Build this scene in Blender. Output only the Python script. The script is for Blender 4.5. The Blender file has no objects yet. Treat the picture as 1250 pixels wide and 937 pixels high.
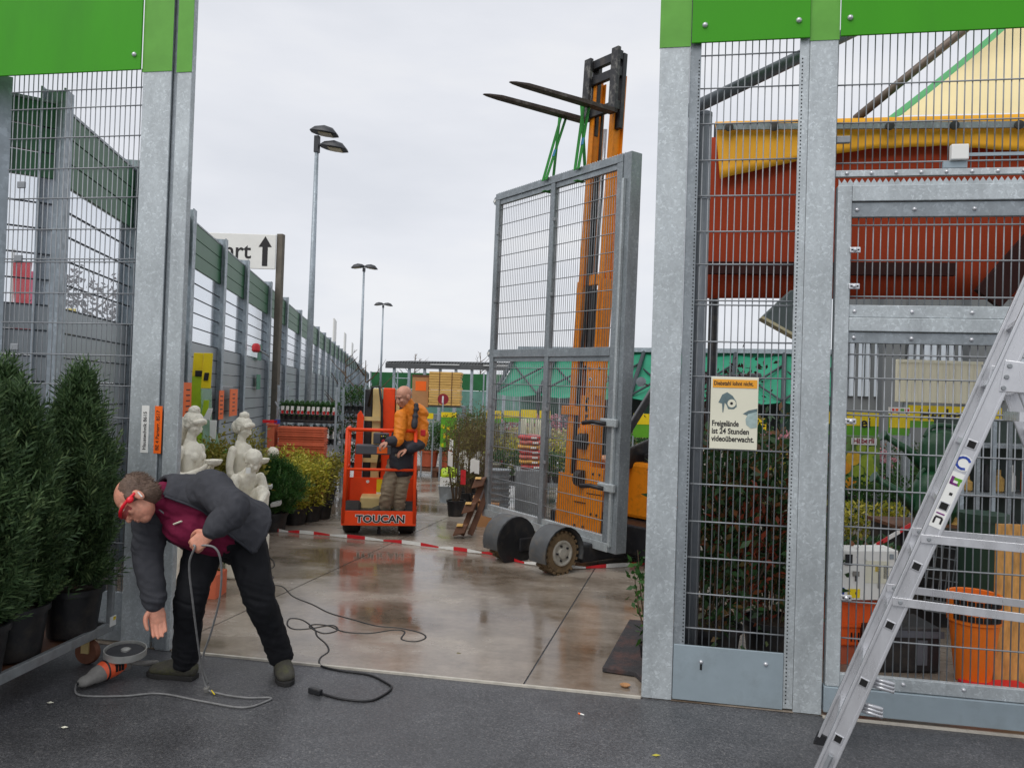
import bpy, bmesh, math, random
import numpy as np
from mathutils import Vector, Matrix, noise
sc = bpy.context.scene
rad = math.radians
random.seed(7); RNG = np.random.default_rng(11)
# ------------------------------------------------------------------ camera
PW, PH, FPX, CH = 1250.0, 937.0, 940.0, 1.7
YAW, PITCH, ROLL = rad(10.15), rad(0.876), rad(1.855)
FW = Vector((-math.sin(YAW)*math.cos(PITCH), math.cos(YAW)*math.cos(PITCH), math.sin(PITCH)))
_R0 = Vector((math.cos(YAW), math.sin(YAW), 0)); _U0 = _R0.cross(FW)
RT = math.cos(ROLL)*_R0 + math.sin(ROLL)*_U0
UP = math.cos(ROLL)*_U0 - math.sin(ROLL)*_R0
CAM = Vector((0, 0, CH))
cd = bpy.data.cameras.new('camera'); cam = bpy.data.objects.new('camera', cd); sc.collection.objects.link(cam)
cam.matrix_world = Matrix(((RT.x, UP.x, -FW.x, 0), (RT.y, UP.y, -FW.y, 0), (RT.z, UP.z, -FW.z, CH), (0, 0, 0, 1)))
cd.sensor_width = 36; cd.lens = 36*FPX/PW; cd.clip_start = 0.05; cd.clip_end = 3000
sc.camera = cam
def ray(u, v): return FW + RT*((u-PW/2)/FPX) + UP*((PH/2-v)/FPX)
def G(u, v, z=0.0):                      # where a pixel's ray meets the height z
    d = ray(u, v); return CAM + d*((z-CH)/d.z)
def PY(u, v, y):                         # where it meets an upright plane parallel to the gate line
    d = ray(u, v); return CAM + d*(y/d.y)
def D(u, v, dep): return CAM + ray(u, v)*dep
# ------------------------------------------------------------------ world, sun, exposure
w = bpy.data.worlds.new('World'); sc.world = w; w.use_nodes = True
nt = w.node_tree; nt.nodes.clear()
def N(t, **k):
    n = nt.nodes.new(t)
    for a, b in k.items(): setattr(n, a, b)
    return n
SUN_EL, SUN_AZ = rad(52), rad(205)
sky = N('ShaderNodeTexSky', sky_type='NISHITA', sun_disc=False, sun_elevation=SUN_EL, sun_rotation=SUN_AZ)
tc = N('ShaderNodeTexCoord'); mp = N('ShaderNodeMapping'); mp.inputs['Scale'].default_value = (1.0, 1.0, 3.4)
n1 = N('ShaderNodeTexNoise'); n1.inputs['Scale'].default_value = 2.1; n1.inputs['Detail'].default_value = 7; n1.inputs['Roughness'].default_value = .52
rp = N('ShaderNodeValToRGB'); e = rp.color_ramp.elements
e[0].position = .36; e[0].color = (.69, .71, .76, 1); e[1].position = .66; e[1].color = (.83, .835, .855, 1)
x = e.new(.52); x.color = (.76, .775, .82, 1)
sc_ = N('ShaderNodeMix', data_type='RGBA', blend_type='MULTIPLY'); sc_.inputs[0].default_value = 1; sc_.inputs[7].default_value = (10, 10, 10, 1)
mx = N('ShaderNodeMix', data_type='RGBA'); mx.inputs[0].default_value = .93
bg = N('ShaderNodeBackground'); bg.inputs['Strength'].default_value = .1; out = N('ShaderNodeOutputWorld')
L = nt.links.new
L(tc.outputs['Generated'], mp.inputs[0]); L(mp.outputs[0], n1.inputs['Vector']); L(n1.outputs['Fac'], rp.inputs[0])
L(rp.outputs[0], sc_.inputs[6]); L(sky.outputs[0], mx.inputs[6]); L(sc_.outputs[2], mx.inputs[7]); L(mx.outputs[2], bg.inputs[0]); L(bg.outputs[0], out.inputs[0])
sl = bpy.data.lights.new('sun', 'SUN'); sl.energy = 1.5; sl.angle = rad(45); sl.color = (1, .97, .92)
so = bpy.data.objects.new('sun', sl); sc.collection.objects.link(so)
sd = Vector((math.sin(SUN_AZ)*math.cos(SUN_EL), math.cos(SUN_AZ)*math.cos(SUN_EL), math.sin(SUN_EL)))
so.rotation_euler = sd.to_track_quat('Z', 'Y').to_euler(); so.location = (0, 0, 30)
vs = sc.view_settings; vs.view_transform = 'Standard'; vs.look = 'None'; vs.exposure = 0.14; vs.gamma = 1; vs.use_curve_mapping = False
# ------------------------------------------------------------------ materials
def srgb(r, g, b):
    f = lambda c: (c/255/12.92) if c/255 <= .04045 else ((c/255+.055)/1.055)**2.4
    return (f(r), f(g), f(b))
MATS = {}
def mat(name, col, rough=.5, metal=0.0, var=.12, scale=6.0, bump=0.0, bscale=80.0, spec=.5, island=None, rvar=0.0, stretch=None, trans=0.0, coat=0.0, dirt=None):
    """procedural surface: base colour with noise variation, optional per-piece variation, bump, rough variation, dirt tint"""
    if name in MATS: return MATS[name]
    m = bpy.data.materials.new(name); m.use_nodes = True; t = m.node_tree; b = t.nodes['Principled BSDF']
    def nn(ty, **k):
        n = t.nodes.new(ty)
        for a, c in k.items(): setattr(n, a, c)
        return n
    co = nn('ShaderNodeTexCoord').outputs['Object']
    if stretch:
        mpn = nn('ShaderNodeMapping'); mpn.inputs['Scale'].default_value = stretch; t.links.new(co, mpn.inputs[0]); co = mpn.outputs[0]
    nz = nn('ShaderNodeTexNoise'); nz.inputs['Scale'].default_value = scale; nz.inputs['Detail'].default_value = 6; nz.inputs['Roughness'].default_value = .6
    t.links.new(co, nz.inputs['Vector'])
    r = nn('ShaderNodeValToRGB'); el = r.color_ramp.elements
    el[0].position = .3; el[1].position = .7
    el[0].color = tuple(c*(1-var) for c in col)+(1,); el[1].color = tuple(min(1, c*(1+var)) for c in col)+(1,)
    t.links.new(nz.outputs['Fac'], r.inputs[0]); c = r.outputs[0]
    if island:
        ge = nn('ShaderNodeNewGeometry'); ir = nn('ShaderNodeValToRGB'); ie = ir.color_ramp.elements
        cols = island; ie[0].color = cols[0]+(1,); ie[-1].color = cols[-1]+(1,)
        for i, cc in enumerate(cols[1:-1]):
            q = ie.new((i+1)/(len(cols)-1)); q.color = cc+(1,)
        t.links.new(ge.outputs['Random Per Island'], ir.inputs[0])
        mm = nn('ShaderNodeMix', data_type='RGBA'); mm.inputs[0].default_value = .75
        t.links.new(c, mm.inputs[6]); t.links.new(ir.outputs[0], mm.inputs[7]); c = mm.outputs[2]
    if dirt:                                   # (colour, amount, scale): stains with a shape of their own
        dz = nn('ShaderNodeTexNoise'); dz.inputs['Scale'].default_value = dirt[2]; dz.inputs['Detail'].default_value = 9; dz.inputs['Roughness'].default_value = .68
        t.links.new(co, dz.inputs['Vector'])
        dr = nn('ShaderNodeMapRange'); dr.inputs[1].default_value = .5; dr.inputs[2].default_value = .72; dr.inputs[4].default_value = dirt[1]
        t.links.new(dz.outputs['Fac'], dr.inputs[0])
        mm = nn('ShaderNodeMix', data_type='RGBA'); mm.inputs[7].default_value = dirt[0]+(1,)
        t.links.new(dr.outputs[0], mm.inputs[0]); t.links.new(c, mm.inputs[6]); c = mm.outputs[2]
    t.links.new(c, b.inputs['Base Color'])
    b.inputs['Roughness'].default_value = rough; b.inputs['Metallic'].default_value = metal
    b.inputs['Specular IOR Level'].default_value = spec
    if coat: b.inputs['Coat Weight'].default_value = coat; b.inputs['Coat Roughness'].default_value = .1
    if trans: b.inputs['Subsurface Weight'].default_value = trans; b.inputs['Subsurface Radius'].default_value = (.02, .01, .006)
    if rvar:
        rr = nn('ShaderNodeMapRange'); rr.inputs[1].default_value = .3; rr.inputs[2].default_value = .7
        rr.inputs[3].default_value = max(.03, rough-rvar); rr.inputs[4].default_value = rough+rvar
        t.links.new(nz.outputs['Fac'], rr.inputs[0]); t.links.new(rr.outputs[0], b.inputs['Roughness'])
    if bump:
        bz = nn('ShaderNodeTexNoise'); bz.inputs['Scale'].default_value = bscale; bz.inputs['Detail'].default_value = 4
        t.links.new(co, bz.inputs['Vector'])
        bp = nn('ShaderNodeBump'); bp.inputs['Strength'].default_value = bump; bp.inputs['Distance'].default_value = .01
        t.links.new(bz.outputs['Fac'], bp.inputs['Height']); t.links.new(bp.outputs[0], b.inputs['Normal'])
    MATS[name] = m; return m
def leafmat(name, cols, rough=.55):
    """leaves: per-leaf colour, a little light passes through"""
    m = mat(name, cols[len(cols)//2], rough=rough, island=cols, var=.3, scale=3.0, spec=.35)
    t = m.node_tree; b = t.nodes['Principled BSDF']; o = t.nodes['Material Output']
    tr = t.nodes.new('ShaderNodeBsdfTranslucent'); src = b.inputs['Base Color'].links[0].from_socket
    t.links.new(src, tr.inputs[0]); mxs = t.nodes.new('ShaderNodeMixShader'); mxs.inputs[0].default_value = .22
    t.links.new(b.outputs[0], mxs.inputs[1]); t.links.new(tr.outputs[0], mxs.inputs[2]); t.links.new(mxs.outputs[0], o.inputs[0])
    return m
def galv(name, base, sc_=78.0, metal=.35, rough=.42):
    """galvanised steel: zinc spangle, blotches and water streaks"""
    m = bpy.data.materials.new(name); m.use_nodes = True; t = m.node_tree; b = t.nodes['Principled BSDF']
    nn = lambda ty: t.nodes.new(ty)
    tcn = nn('ShaderNodeTexCoord'); co = tcn.outputs['Object']
    wz = nn('ShaderNodeTexNoise'); wz.inputs['Scale'].default_value = 30; wz.inputs['Detail'].default_value = 3
    t.links.new(co, wz.inputs['Vector'])
    ad = nn('ShaderNodeMix'); ad.data_type = 'RGBA'; ad.blend_type = 'LINEAR_LIGHT'; ad.inputs[0].default_value = .035
    t.links.new(co, ad.inputs[6]); t.links.new(wz.outputs['Color'], ad.inputs[7])
    vo = nn('ShaderNodeTexVoronoi'); vo.inputs['Scale'].default_value = sc_; t.links.new(ad.outputs[2], vo.inputs['Vector'])
    mp_ = nn('ShaderNodeMapping'); mp_.inputs['Scale'].default_value = (1, 1, .35); t.links.new(co, mp_.inputs[0])
    nz = nn('ShaderNodeTexNoise'); nz.inputs['Scale'].default_value = 5; nz.inputs['Detail'].default_value = 8; nz.inputs['Roughness'].default_value = .65
    t.links.new(mp_.outputs[0], nz.inputs['Vector'])
    bw = nn('ShaderNodeSeparateColor'); t.links.new(vo.outputs['Color'], bw.inputs[0])
    r0 = nn('ShaderNodeValToRGB'); re_ = r0.color_ramp.elements; re_[0].position = 0; re_[0].color = (.0, .0, .0, 1); re_[1].position = 1; re_[1].color = (1, 1, 1, 1); q_ = re_.new(.62); q_.color = (.28, .28, .28, 1); q_ = re_.new(.86); q_.color = (.45, .45, .45, 1); t.links.new(bw.outputs[0], r0.inputs[0])
    r1 = nn('ShaderNodeMapRange'); r1.inputs[3].default_value = .88; r1.inputs[4].default_value = 1.24; t.links.new(r0.outputs[0], r1.inputs[0])
    r2 = nn('ShaderNodeMapRange'); r2.inputs[1].default_value = .28; r2.inputs[2].default_value = .72; r2.inputs[3].default_value = .74; r2.inputs[4].default_value = 1.22; t.links.new(nz.outputs['Fac'], r2.inputs[0])
    mu = nn('ShaderNodeMath'); mu.operation = 'MULTIPLY'; t.links.new(r1.outputs[0], mu.inputs[0]); t.links.new(r2.outputs[0], mu.inputs[1])
    vm = nn('ShaderNodeVectorMath'); vm.operation = 'SCALE'; vm.inputs[0].default_value = base; t.links.new(mu.outputs[0], vm.inputs['Scale'])
    t.links.new(vm.outputs[0], b.inputs['Base Color']); b.inputs['Metallic'].default_value = metal
    r3 = nn('ShaderNodeMapRange'); r3.inputs[3].default_value = rough-.1; r3.inputs[4].default_value = rough+.14; t.links.new(bw.outputs[1], r3.inputs[0]); t.links.new(r3.outputs[0], b.inputs['Roughness'])
    MATS[name] = m; return m
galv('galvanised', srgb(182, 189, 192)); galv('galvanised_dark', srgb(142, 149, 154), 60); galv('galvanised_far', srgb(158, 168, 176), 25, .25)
mat('rod_zinc', srgb(140, 144, 148), .45, .3, .15, 20)
mat('aluminium', srgb(205, 206, 210), .3, .6, .08, 14, .08, 200, rvar=.1, stretch=(1, 1, .2))
mat('panel_green', srgb(64, 156, 24), .42, 0, .07, 1.3, .08, 4, spec=.22, dirt=(srgb(58, 128, 34), .35, 1.6), stretch=(1, 1, .3))
mat('band_green', srgb(104, 170, 70), .45, 0, .08, 8, spec=.25)
mat('fence_green', srgb(44, 96, 62), .45, 0, .12, 3)
mat('black_plastic', srgb(30, 31, 34), .45, 0, .2, 9, .1, 40, dirt=(srgb(84, 76, 66), .5, 6))
mat('black_steel', srgb(40, 41, 45), .45, .2, .2, 8, .05, 60, dirt=(srgb(96, 88, 78), .55, 7))
mat('rubber', srgb(40, 38, 36), .75, 0, .2, 20, .2, 60)
mat('rubber_mud', srgb(112, 92, 66), .85, 0, .3, 14, .5, 70, dirt=(srgb(52, 46, 40), .7, 9))
mat('orange_paint', srgb(238, 142, 28), .38, 0, .07, 3, .03, 30, spec=.3, dirt=(srgb(110, 70, 34), .4, 17))
mat('red_orange_paint', srgb(246, 76, 28), .4, 0, .05, 4, .03, 30, spec=.3, dirt=(srgb(150, 60, 36), .2, 15))
mat('cream_paint', srgb(214, 190, 130), .5, 0, .1, 4)
mat('white', srgb(232, 232, 228), .5, 0, .04, 4)
mat('off_white', srgb(222, 220, 200), .6, 0, .05, 3)
mat('dark_print', srgb(30, 28, 30), .6, 0, .05, 3)
mat('black_hole', srgb(14, 14, 15), .8, 0, .05, 3)
mat('sticker_orange', srgb(250, 108, 22), .5, 0, .05, 4)
mat('yellow_print', srgb(236, 208, 22), .5, 0, .1, 5)
mat('green_print', srgb(92, 160, 36), .5, 0, .15, 5)
mat('red', srgb(206, 36, 44), .5, 0, .1, 5)
mat('terracotta', srgb(206, 104, 72), .75, 0, .14, 6, .15, 60)
mat('soil', srgb(58, 46, 36), .95, 0, .4, 30, .6, 40)
mat('bark', srgb(92, 76, 60), .9, 0, .3, 20, .5, 60, stretch=(1, 1, .3))
mat('stone', srgb(234, 229, 214), .8, 0, .07, 9, .5, 150, spec=.2, dirt=(srgb(178, 168, 146), .55, 16))
mat('timber', srgb(212, 170, 96), .7, 0, .16, 3, .2, 40, stretch=(.4, .4, 4), dirt=(srgb(160, 118, 58), .5, 5))
mat('dark_timber', srgb(98, 62, 40), .65, 0, .25, 4, .25, 40, stretch=(1, 1, 5))
mat('cardboard', srgb(176, 130, 88), .85, 0, .1, 5)
mat('osb', srgb(206, 152, 84), .8, 0, .3, 26, .25, 60, stretch=(1, 1, .3))
# ------------------------------------------------------------------ mesh builder
COL = sc.collection
def root_loc(p):
    while p.parent: p = p.parent
    return p.location.copy()
class MB:
    def __init__(s): s.v = []; s.f = []
    def add(s, vs, fs):
        k = len(s.v); s.v += [tuple(q) for q in vs]; s.f += [tuple(i+k for i in f) for f in fs]; return s
    def box(s, a, b):
        (x0, y0, z0), (x1, y1, z1) = a, b
        return s.add([(x0, y0, z0), (x1, y0, z0), (x1, y1, z0), (x0, y1, z0), (x0, y0, z1), (x1, y0, z1), (x1, y1, z1), (x0, y1, z1)],
                     [(3, 2, 1, 0), (4, 5, 6, 7), (0, 1, 5, 4), (1, 2, 6, 5), (2, 3, 7, 6), (3, 0, 4, 7)])
    def obox(s, c, ax, ay, az):                      # centre and three half-axes
        c, ax, ay, az = map(Vector, (c, ax, ay, az))
        if ax.cross(ay).dot(az) < 0: ax = -ax
        P = [c+i*ax+j*ay+k*az for k in (-1, 1) for i, j in ((-1, -1), (1, -1), (1, 1), (-1, 1))]
        return s.add(P, [(3, 2, 1, 0), (4, 5, 6, 7), (0, 1, 5, 4), (1, 2, 6, 5), (2, 3, 7, 6), (3, 0, 4, 7)])
    def bar(s, p0, p1, w, h, up=(0, 0, 1)):          # rectangular beam: w across, h along up
        p0, p1, up = Vector(p0), Vector(p1), Vector(up); d = p1-p0; L_ = d.length; d.normalize()
        sx = d.cross(up); sx.normalize(); u = sx.cross(d)
        return s.obox((p0+p1)/2, d*L_/2, sx*w/2, u*h/2)
    def tube(s, pts, r, n=8, caps=True):
        pts = [Vector(p) for p in pts]; m = len(pts); rs = r if isinstance(r, (list, tuple)) else [r]*m
        k = len(s.v); prev = None
        for i, p in enumerate(pts):
            d = (pts[min(i+1, m-1)]-pts[max(i-1, 0)]).normalized()
            if prev is None:
                a = d.cross(Vector((0, 0, 1)) if abs(d.z) < .9 else Vector((1, 0, 0))).normalized()
            else:
                a = (prev-d*prev.dot(d)).normalized()
            prev = a; b = d.cross(a)
            rr = rs[i]; ra, rb = rr if isinstance(rr, tuple) else (rr, rr)
            for j in range(n):
                t = 2*math.pi*j/n; s.v.append(tuple(p+a*(ra*math.cos(t))+b*(rb*math.sin(t))))
        for i in range(m-1):
            for j in range(n):
                q = (j+1) % n; s.f.append((k+i*n+j, k+i*n+q, k+(i+1)*n+q, k+(i+1)*n+j))
        if caps:
            s.f.append(tuple(k+j for j in reversed(range(n)))); s.f.append(tuple(k+(m-1)*n+j for j in range(n)))
        return s
    def lathe(s, prof, n=20, c=(0, 0, 0), ax=(0, 0, 1), close=True):   # profile of (radius, height)
        c = Vector(c); z = Vector(ax).normalized(); a = z.orthogonal().normalized(); b = z.cross(a); k = len(s.v); m = len(prof)
        for r, h in prof:
            for j in range(n):
                t = 2*math.pi*j/n; s.v.append(tuple(c+z*h+a*(r*math.cos(t))+b*(r*math.sin(t))))
        for i in range(m-1):
            for j in range(n):
                q = (j+1) % n; s.f.append((k+i*n+j, k+i*n+q, k+(i+1)*n+q, k+(i+1)*n+j))
        if close:
            s.f.append(tuple(k+j for j in reversed(range(n)))); s.f.append(tuple(k+(m-1)*n+j for j in range(n)))
        return s
    def prism(s, poly, o, ax, ay, dep):              # polygon in the frame (ax, ay) at o, thickened along ax x ay
        o, ax, ay = Vector(o), Vector(ax), Vector(ay); nrm = ax.cross(ay).normalized()*dep; n = len(poly)
        A = [o+ax*x+ay*y for x, y in poly]
        area = sum(poly[i][0]*poly[(i+1) % n][1]-poly[(i+1) % n][0]*poly[i][1] for i in range(n))
        if area < 0: A = A[::-1]
        fs = [tuple(range(n, 2*n)), tuple(reversed(range(n)))]+[(i, (i+1) % n, n+(i+1) % n, n+i) for i in range(n)]
        if dep < 0: fs = [tuple(reversed(f)) for f in fs]
        return s.add(A+[p+nrm for p in A], fs)
    def grid(s, P, closed_u=False):                  # rows of points
        m, n = len(P), len(P[0]); k = len(s.v)
        for row in P: s.v += [tuple(q) for q in row]
        for i in range(m-1):
            for j in range(n if closed_u else n-1):
                q = (j+1) % n; s.f.append((k+i*n+j, k+i*n+q, k+(i+1)*n+q, k+(i+1)*n+j))
        return s
    def sphere(s, c, r, n=12, m=8, M=None):
        c = Vector(c); r = Vector(r) if not isinstance(r, (int, float)) else Vector((r, r, r)); k = len(s.v)
        for i in range(m+1):
            p = math.pi*i/m
            for j in range(n):
                t = 2*math.pi*j/n; q = Vector((r.x*math.sin(p)*math.cos(t), r.y*math.sin(p)*math.sin(t), r.z*math.cos(p)))
                s.v.append(tuple(c+(M @ q if M else q)))
        for i in range(m):
            for j in range(n):
                q = (j+1) % n; s.f.append((k+i*n+j, k+(i+1)*n+j, k+(i+1)*n+q, k+i*n+q))
        return s
    def mesh(s, name, off=(0, 0, 0), smooth=False):
        me = bpy.data.meshes.new(name); o = Vector(off)
        me.from_pydata([tuple(Vector(p)-o) for p in s.v] if o.length else s.v, [], s.f)
        if smooth: me.polygons.foreach_set('use_smooth', [True]*len(me.polygons))
        me.update(); return me
    def build(s, name, m, parent=None, bevel=0, smooth=False, loc=None, **tags):
        off = root_loc(parent) if parent else Vector(loc or (0, 0, 0))
        o = bpy.data.objects.new(name, s.mesh(name, off, smooth)); COL.objects.link(o)
        o.data.materials.append(MATS[m] if isinstance(m, str) else m)
        if parent: o.parent = parent
        else: o.location = off
        if bevel:
            b = o.modifiers.new('bevel', 'BEVEL'); b.width = bevel; b.segments = 2; b.limit_method = 'ANGLE'; b.angle_limit = rad(50)
        if smooth == 'auto' or smooth == 2: autosmooth(o)
        for k, q in tags.items(): o[k] = q
        return o
def autosmooth(o, ang=38):
    me = o.data; me.polygons.foreach_set('use_smooth', [True]*len(me.polygons))
    bm = bmesh.new(); bm.from_mesh(me); lim = rad(ang)
    for ed in bm.edges:
        if len(ed.link_faces) == 2 and ed.calc_face_angle(0) > lim: ed.smooth = False
    bm.to_mesh(me); bm.free(); return o
def tag(o, label, cat, group=None):
    o['label'] = label; o['category'] = cat
    if group: o['group'] = group
    return o
def thing(name, loc, label, cat, group=None):
    o = bpy.data.objects.new(name, None); COL.objects.link(o); o.location = Vector(loc); o.empty_display_size = .1
    return tag(o, label, cat, group)
def struct(o): o['kind'] = 'structure'; return o
def inst(name, me, m, parent, loc, rot=None):       # a piece that shares its mesh with its likes
    o = bpy.data.objects.new(name, me); COL.objects.link(o)
    if not me.materials: me.materials.append(MATS[m])
    o.parent = parent; o.location = Vector(loc)-root_loc(parent)
    if rot is not None: o.rotation_euler = rot
    return o
def copy_tree(o, loc=None, label=None, rz=None, parent=None):
    c = o.copy(); COL.objects.link(c)
    if parent: c.parent = parent
    if loc is not None: c.location = Vector(loc)
    if rz is not None: c.rotation_euler = (0, 0, rz)
    if label: c['label'] = label
    for ch in list(o.children): copy_tree(ch, parent=c)
    return c
def text(name, s, size, o, ax, ay, m, parent, bold=0.0, ext=.001, align='LEFT', sx=1.0):
    """flat lettering at o, running along ax, letters upright along ay"""
    cu = bpy.data.curves.new(name, 'FONT'); cu.body = s; cu.size = size; cu.extrude = ext; cu.offset = bold; cu.align_x = align; cu.resolution_u = 3
    ob = bpy.data.objects.new(name, cu); COL.objects.link(ob)
    me = bpy.data.meshes.new_from_object(ob.evaluated_get(bpy.context.evaluated_depsgraph_get()))
    bpy.data.objects.remove(ob); bpy.data.curves.remove(cu)
    ax, ay = Vector(ax).normalized(), Vector(ay).normalized(); nz = ax.cross(ay); off = root_loc(parent); o = Vector(o)
    for vt in me.vertices: vt.co = o-off+ax*(vt.co.x*sx)+ay*vt.co.y+nz*vt.co.z
    q = bpy.data.objects.new(name, me); COL.objects.link(q); me.materials.clear(); me.materials.append(MATS[m]); q.parent = parent
    return q
def npmesh(name, V, F, m, parent=None, loc=None, smooth=False, **tags):
    """numpy vertices and faces (k corners each) to one mesh"""
    off = root_loc(parent) if parent else Vector(loc or (0, 0, 0))
    me = bpy.data.meshes.new(name); V = np.asarray(V, np.float32)-np.array(off, np.float32); F = np.asarray(F, np.int32); k = F.shape[1]
    me.vertices.add(len(V)); me.vertices.foreach_set('co', V.ravel()); me.loops.add(F.size); me.loops.foreach_set('vertex_index', F.ravel())
    me.polygons.add(len(F)); me.polygons.foreach_set('loop_start', np.arange(0, F.size, k, dtype=np.int32)); me.polygons.foreach_set('loop_total', np.full(len(F), k, np.int32))
    if smooth: me.polygons.foreach_set('use_smooth', np.ones(len(F), bool))
    me.update(calc_edges=True); me.validate()
    o = bpy.data.objects.new(name, me); COL.objects.link(o); me.materials.append(MATS[m] if isinstance(m, str) else m)
    if parent: o.parent = parent
    else: o.location = off
    for kk, q in tags.items(): o[kk] = q
    return o
def unit(a): return a/np.maximum(1e-9, np.linalg.norm(a, axis=1, keepdims=True))
def leaves(C, Dn, L_, W_, droop=.0, rng=RNG):
    """leaf blades: base C, direction Dn, folded kite of 4 corners"""
    n = len(C); Dn = unit(Dn); up = rng.normal(size=(n, 3)); S = unit(np.cross(Dn, up)); Nn = np.cross(S, Dn)
    L_ = np.broadcast_to(np.asarray(L_, float), (n,))[:, None]; W_ = np.broadcast_to(np.asarray(W_, float), (n,))[:, None]
    mid = C+Dn*L_*.45
    V = np.stack([C, mid+S*W_*.5+Nn*W_*.12, C+Dn*L_+np.array([0, 0, -1])*droop*L_, mid-S*W_*.5+Nn*W_*.12], 1).reshape(-1, 3)
    return V, np.arange(4*n).reshape(n, 4)
# ================================================================== ground
YG = 4.493
def groundmat():
    m = bpy.data.materials.new('asphalt'); m.use_nodes = True; t = m.node_tree; b = t.nodes['Principled BSDF']; nn = lambda ty: t.nodes.new(ty)
    co = nn('ShaderNodeTexCoord').outputs['Object']
    vo = nn('ShaderNodeTexVoronoi'); vo.inputs['Scale'].default_value = 135; t.links.new(co, vo.inputs['Vector'])
    se = nn('ShaderNodeSeparateColor'); t.links.new(vo.outputs['Color'], se.inputs[0])
    r = nn('ShaderNodeValToRGB'); e = r.color_ramp.elements; e[0].position = 0; e[0].color = (.05, .051, .055, 1); e[1].position = 1; e[1].color = (.165, .16, .158, 1)
    q = e.new(.72); q.color = (.092, .093, .1, 1); q = e.new(.95); q.color = (.12, .12, .126, 1); t.links.new(se.outputs[0], r.inputs[0])
    nz = nn('ShaderNodeTexNoise'); nz.inputs['Scale'].default_value = 1.3; nz.inputs['Detail'].default_value = 8; nz.inputs['Roughness'].default_value = .62; t.links.new(co, nz.inputs['Vector'])
    mr = nn('ShaderNodeMapRange'); mr.inputs[1].default_value = .3; mr.inputs[2].default_value = .7; mr.inputs[3].default_value = .7; mr.inputs[4].default_value = 1.4; t.links.new(nz.outputs['Fac'], mr.inputs[0])
    vm = nn('ShaderNodeVectorMath'); vm.operation = 'SCALE'; t.links.new(r.outputs[0], vm.inputs[0]); t.links.new(mr.outputs[0], vm.inputs['Scale']); t.links.new(vm.outputs[0], b.inputs['Base Color'])
    n2 = nn('ShaderNodeTexNoise'); n2.inputs['Scale'].default_value = .42; n2.inputs['Detail'].default_value = 9; n2.inputs['Roughness'].default_value = .7; t.links.new(co, n2.inputs['Vector'])
    m2_ = nn('ShaderNodeMapRange'); m2_.inputs[1].default_value = .36; m2_.inputs[2].default_value = .62; m2_.inputs[3].default_value = .62; m2_.inputs[4].default_value = 1.16; t.links.new(n2.outputs['Fac'], m2_.inputs[0])
    v2_ = nn('ShaderNodeVectorMath'); v2_.operation = 'SCALE'; t.links.new(vm.outputs[0], v2_.inputs[0]); t.links.new(m2_.outputs[0], v2_.inputs['Scale']); t.links.new(v2_.outputs[0], b.inputs['Base Color'])
    rr = nn('ShaderNodeMapRange'); rr.inputs[1].default_value = .35; rr.inputs[2].default_value = .65; rr.inputs[3].default_value = .38; rr.inputs[4].default_value = .62; t.links.new(nz.outputs['Fac'], rr.inputs[0]); t.links.new(rr.outputs[0], b.inputs['Roughness'])
    bp = nn('ShaderNodeBump'); bp.inputs['Strength'].default_value = .3; bp.inputs['Distance'].default_value = .003; t.links.new(vo.outputs['Distance'], bp.inputs['Height']); t.links.new(bp.outputs[0], b.inputs['Normal'])
    MATS['asphalt'] = m
    m = bpy.data.materials.new('wet_concrete'); m.use_nodes = True; t = m.node_tree; b = t.nodes['Principled BSDF']; nn = lambda ty: t.nodes.new(ty)
    ge = nn('ShaderNodeNewGeometry').outputs['Position']
    def nz(s, d, ro, st=(1, 1, 1)):
        mp_ = nn('ShaderNodeMapping'); mp_.inputs['Scale'].default_value = st; mp_.inputs['Rotation'].default_value = (0, 0, rad(-10)); t.links.new(ge, mp_.inputs[0])
        q = nn('ShaderNodeTexNoise'); q.inputs['Scale'].default_value = s; q.inputs['Detail'].default_value = d; q.inputs['Roughness'].default_value = ro; t.links.new(mp_.outputs[0], q.inputs['Vector']); return q.outputs['Fac']
    wet = nz(.75, 8, .66, (.6, 1, 1)); fine = nz(26, 6, .7); mid = nz(3.2, 8, .66)
    r = nn('ShaderNodeValToRGB'); e = r.color_ramp.elements; e[0].position = .4; e[0].color = srgb(106, 92, 78)+(1,); e[1].position = .66; e[1].color = srgb(170, 160, 148)+(1,); t.links.new(wet, r.inputs[0])
    def mul(c, f, a, z):
        mr = nn('ShaderNodeMapRange'); mr.inputs[1].default_value = .3; mr.inputs[2].default_value = .7; mr.inputs[3].default_value = a; mr.inputs[4].default_value = z; t.links.new(f, mr.inputs[0])
        vm = nn('ShaderNodeVectorMath'); vm.operation = 'SCALE'; t.links.new(c, vm.inputs[0]); t.links.new(mr.outputs[0], vm.inputs['Scale']); return vm.outputs[0]
    c = mul(mul(r.outputs[0], fine, .88, 1.1), mid, .76, 1.18); t.links.new(c, b.inputs['Base Color'])
    rr = nn('ShaderNodeMapRange'); rr.inputs[1].default_value = .4; rr.inputs[2].default_value = .62; rr.inputs[3].default_value = .05; rr.inputs[4].default_value = .34; t.links.new(wet, rr.inputs[0]); t.links.new(rr.outputs[0], b.inputs['Roughness'])
    b.inputs['Specular IOR Level'].default_value = .55
    bp = nn('ShaderNodeBump'); bp.inputs['Strength'].default_value = .12; bp.inputs['Distance'].default_value = .01; t.links.new(mid, bp.inputs['Height']); t.links.new(bp.outputs[0], b.inputs['Normal'])
    MATS['wet_concrete'] = m
groundmat()
struct(MB().box((-700, -60, -.2), (700, 1400, 0)).build('asphalt_ground', 'asphalt'))
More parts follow.
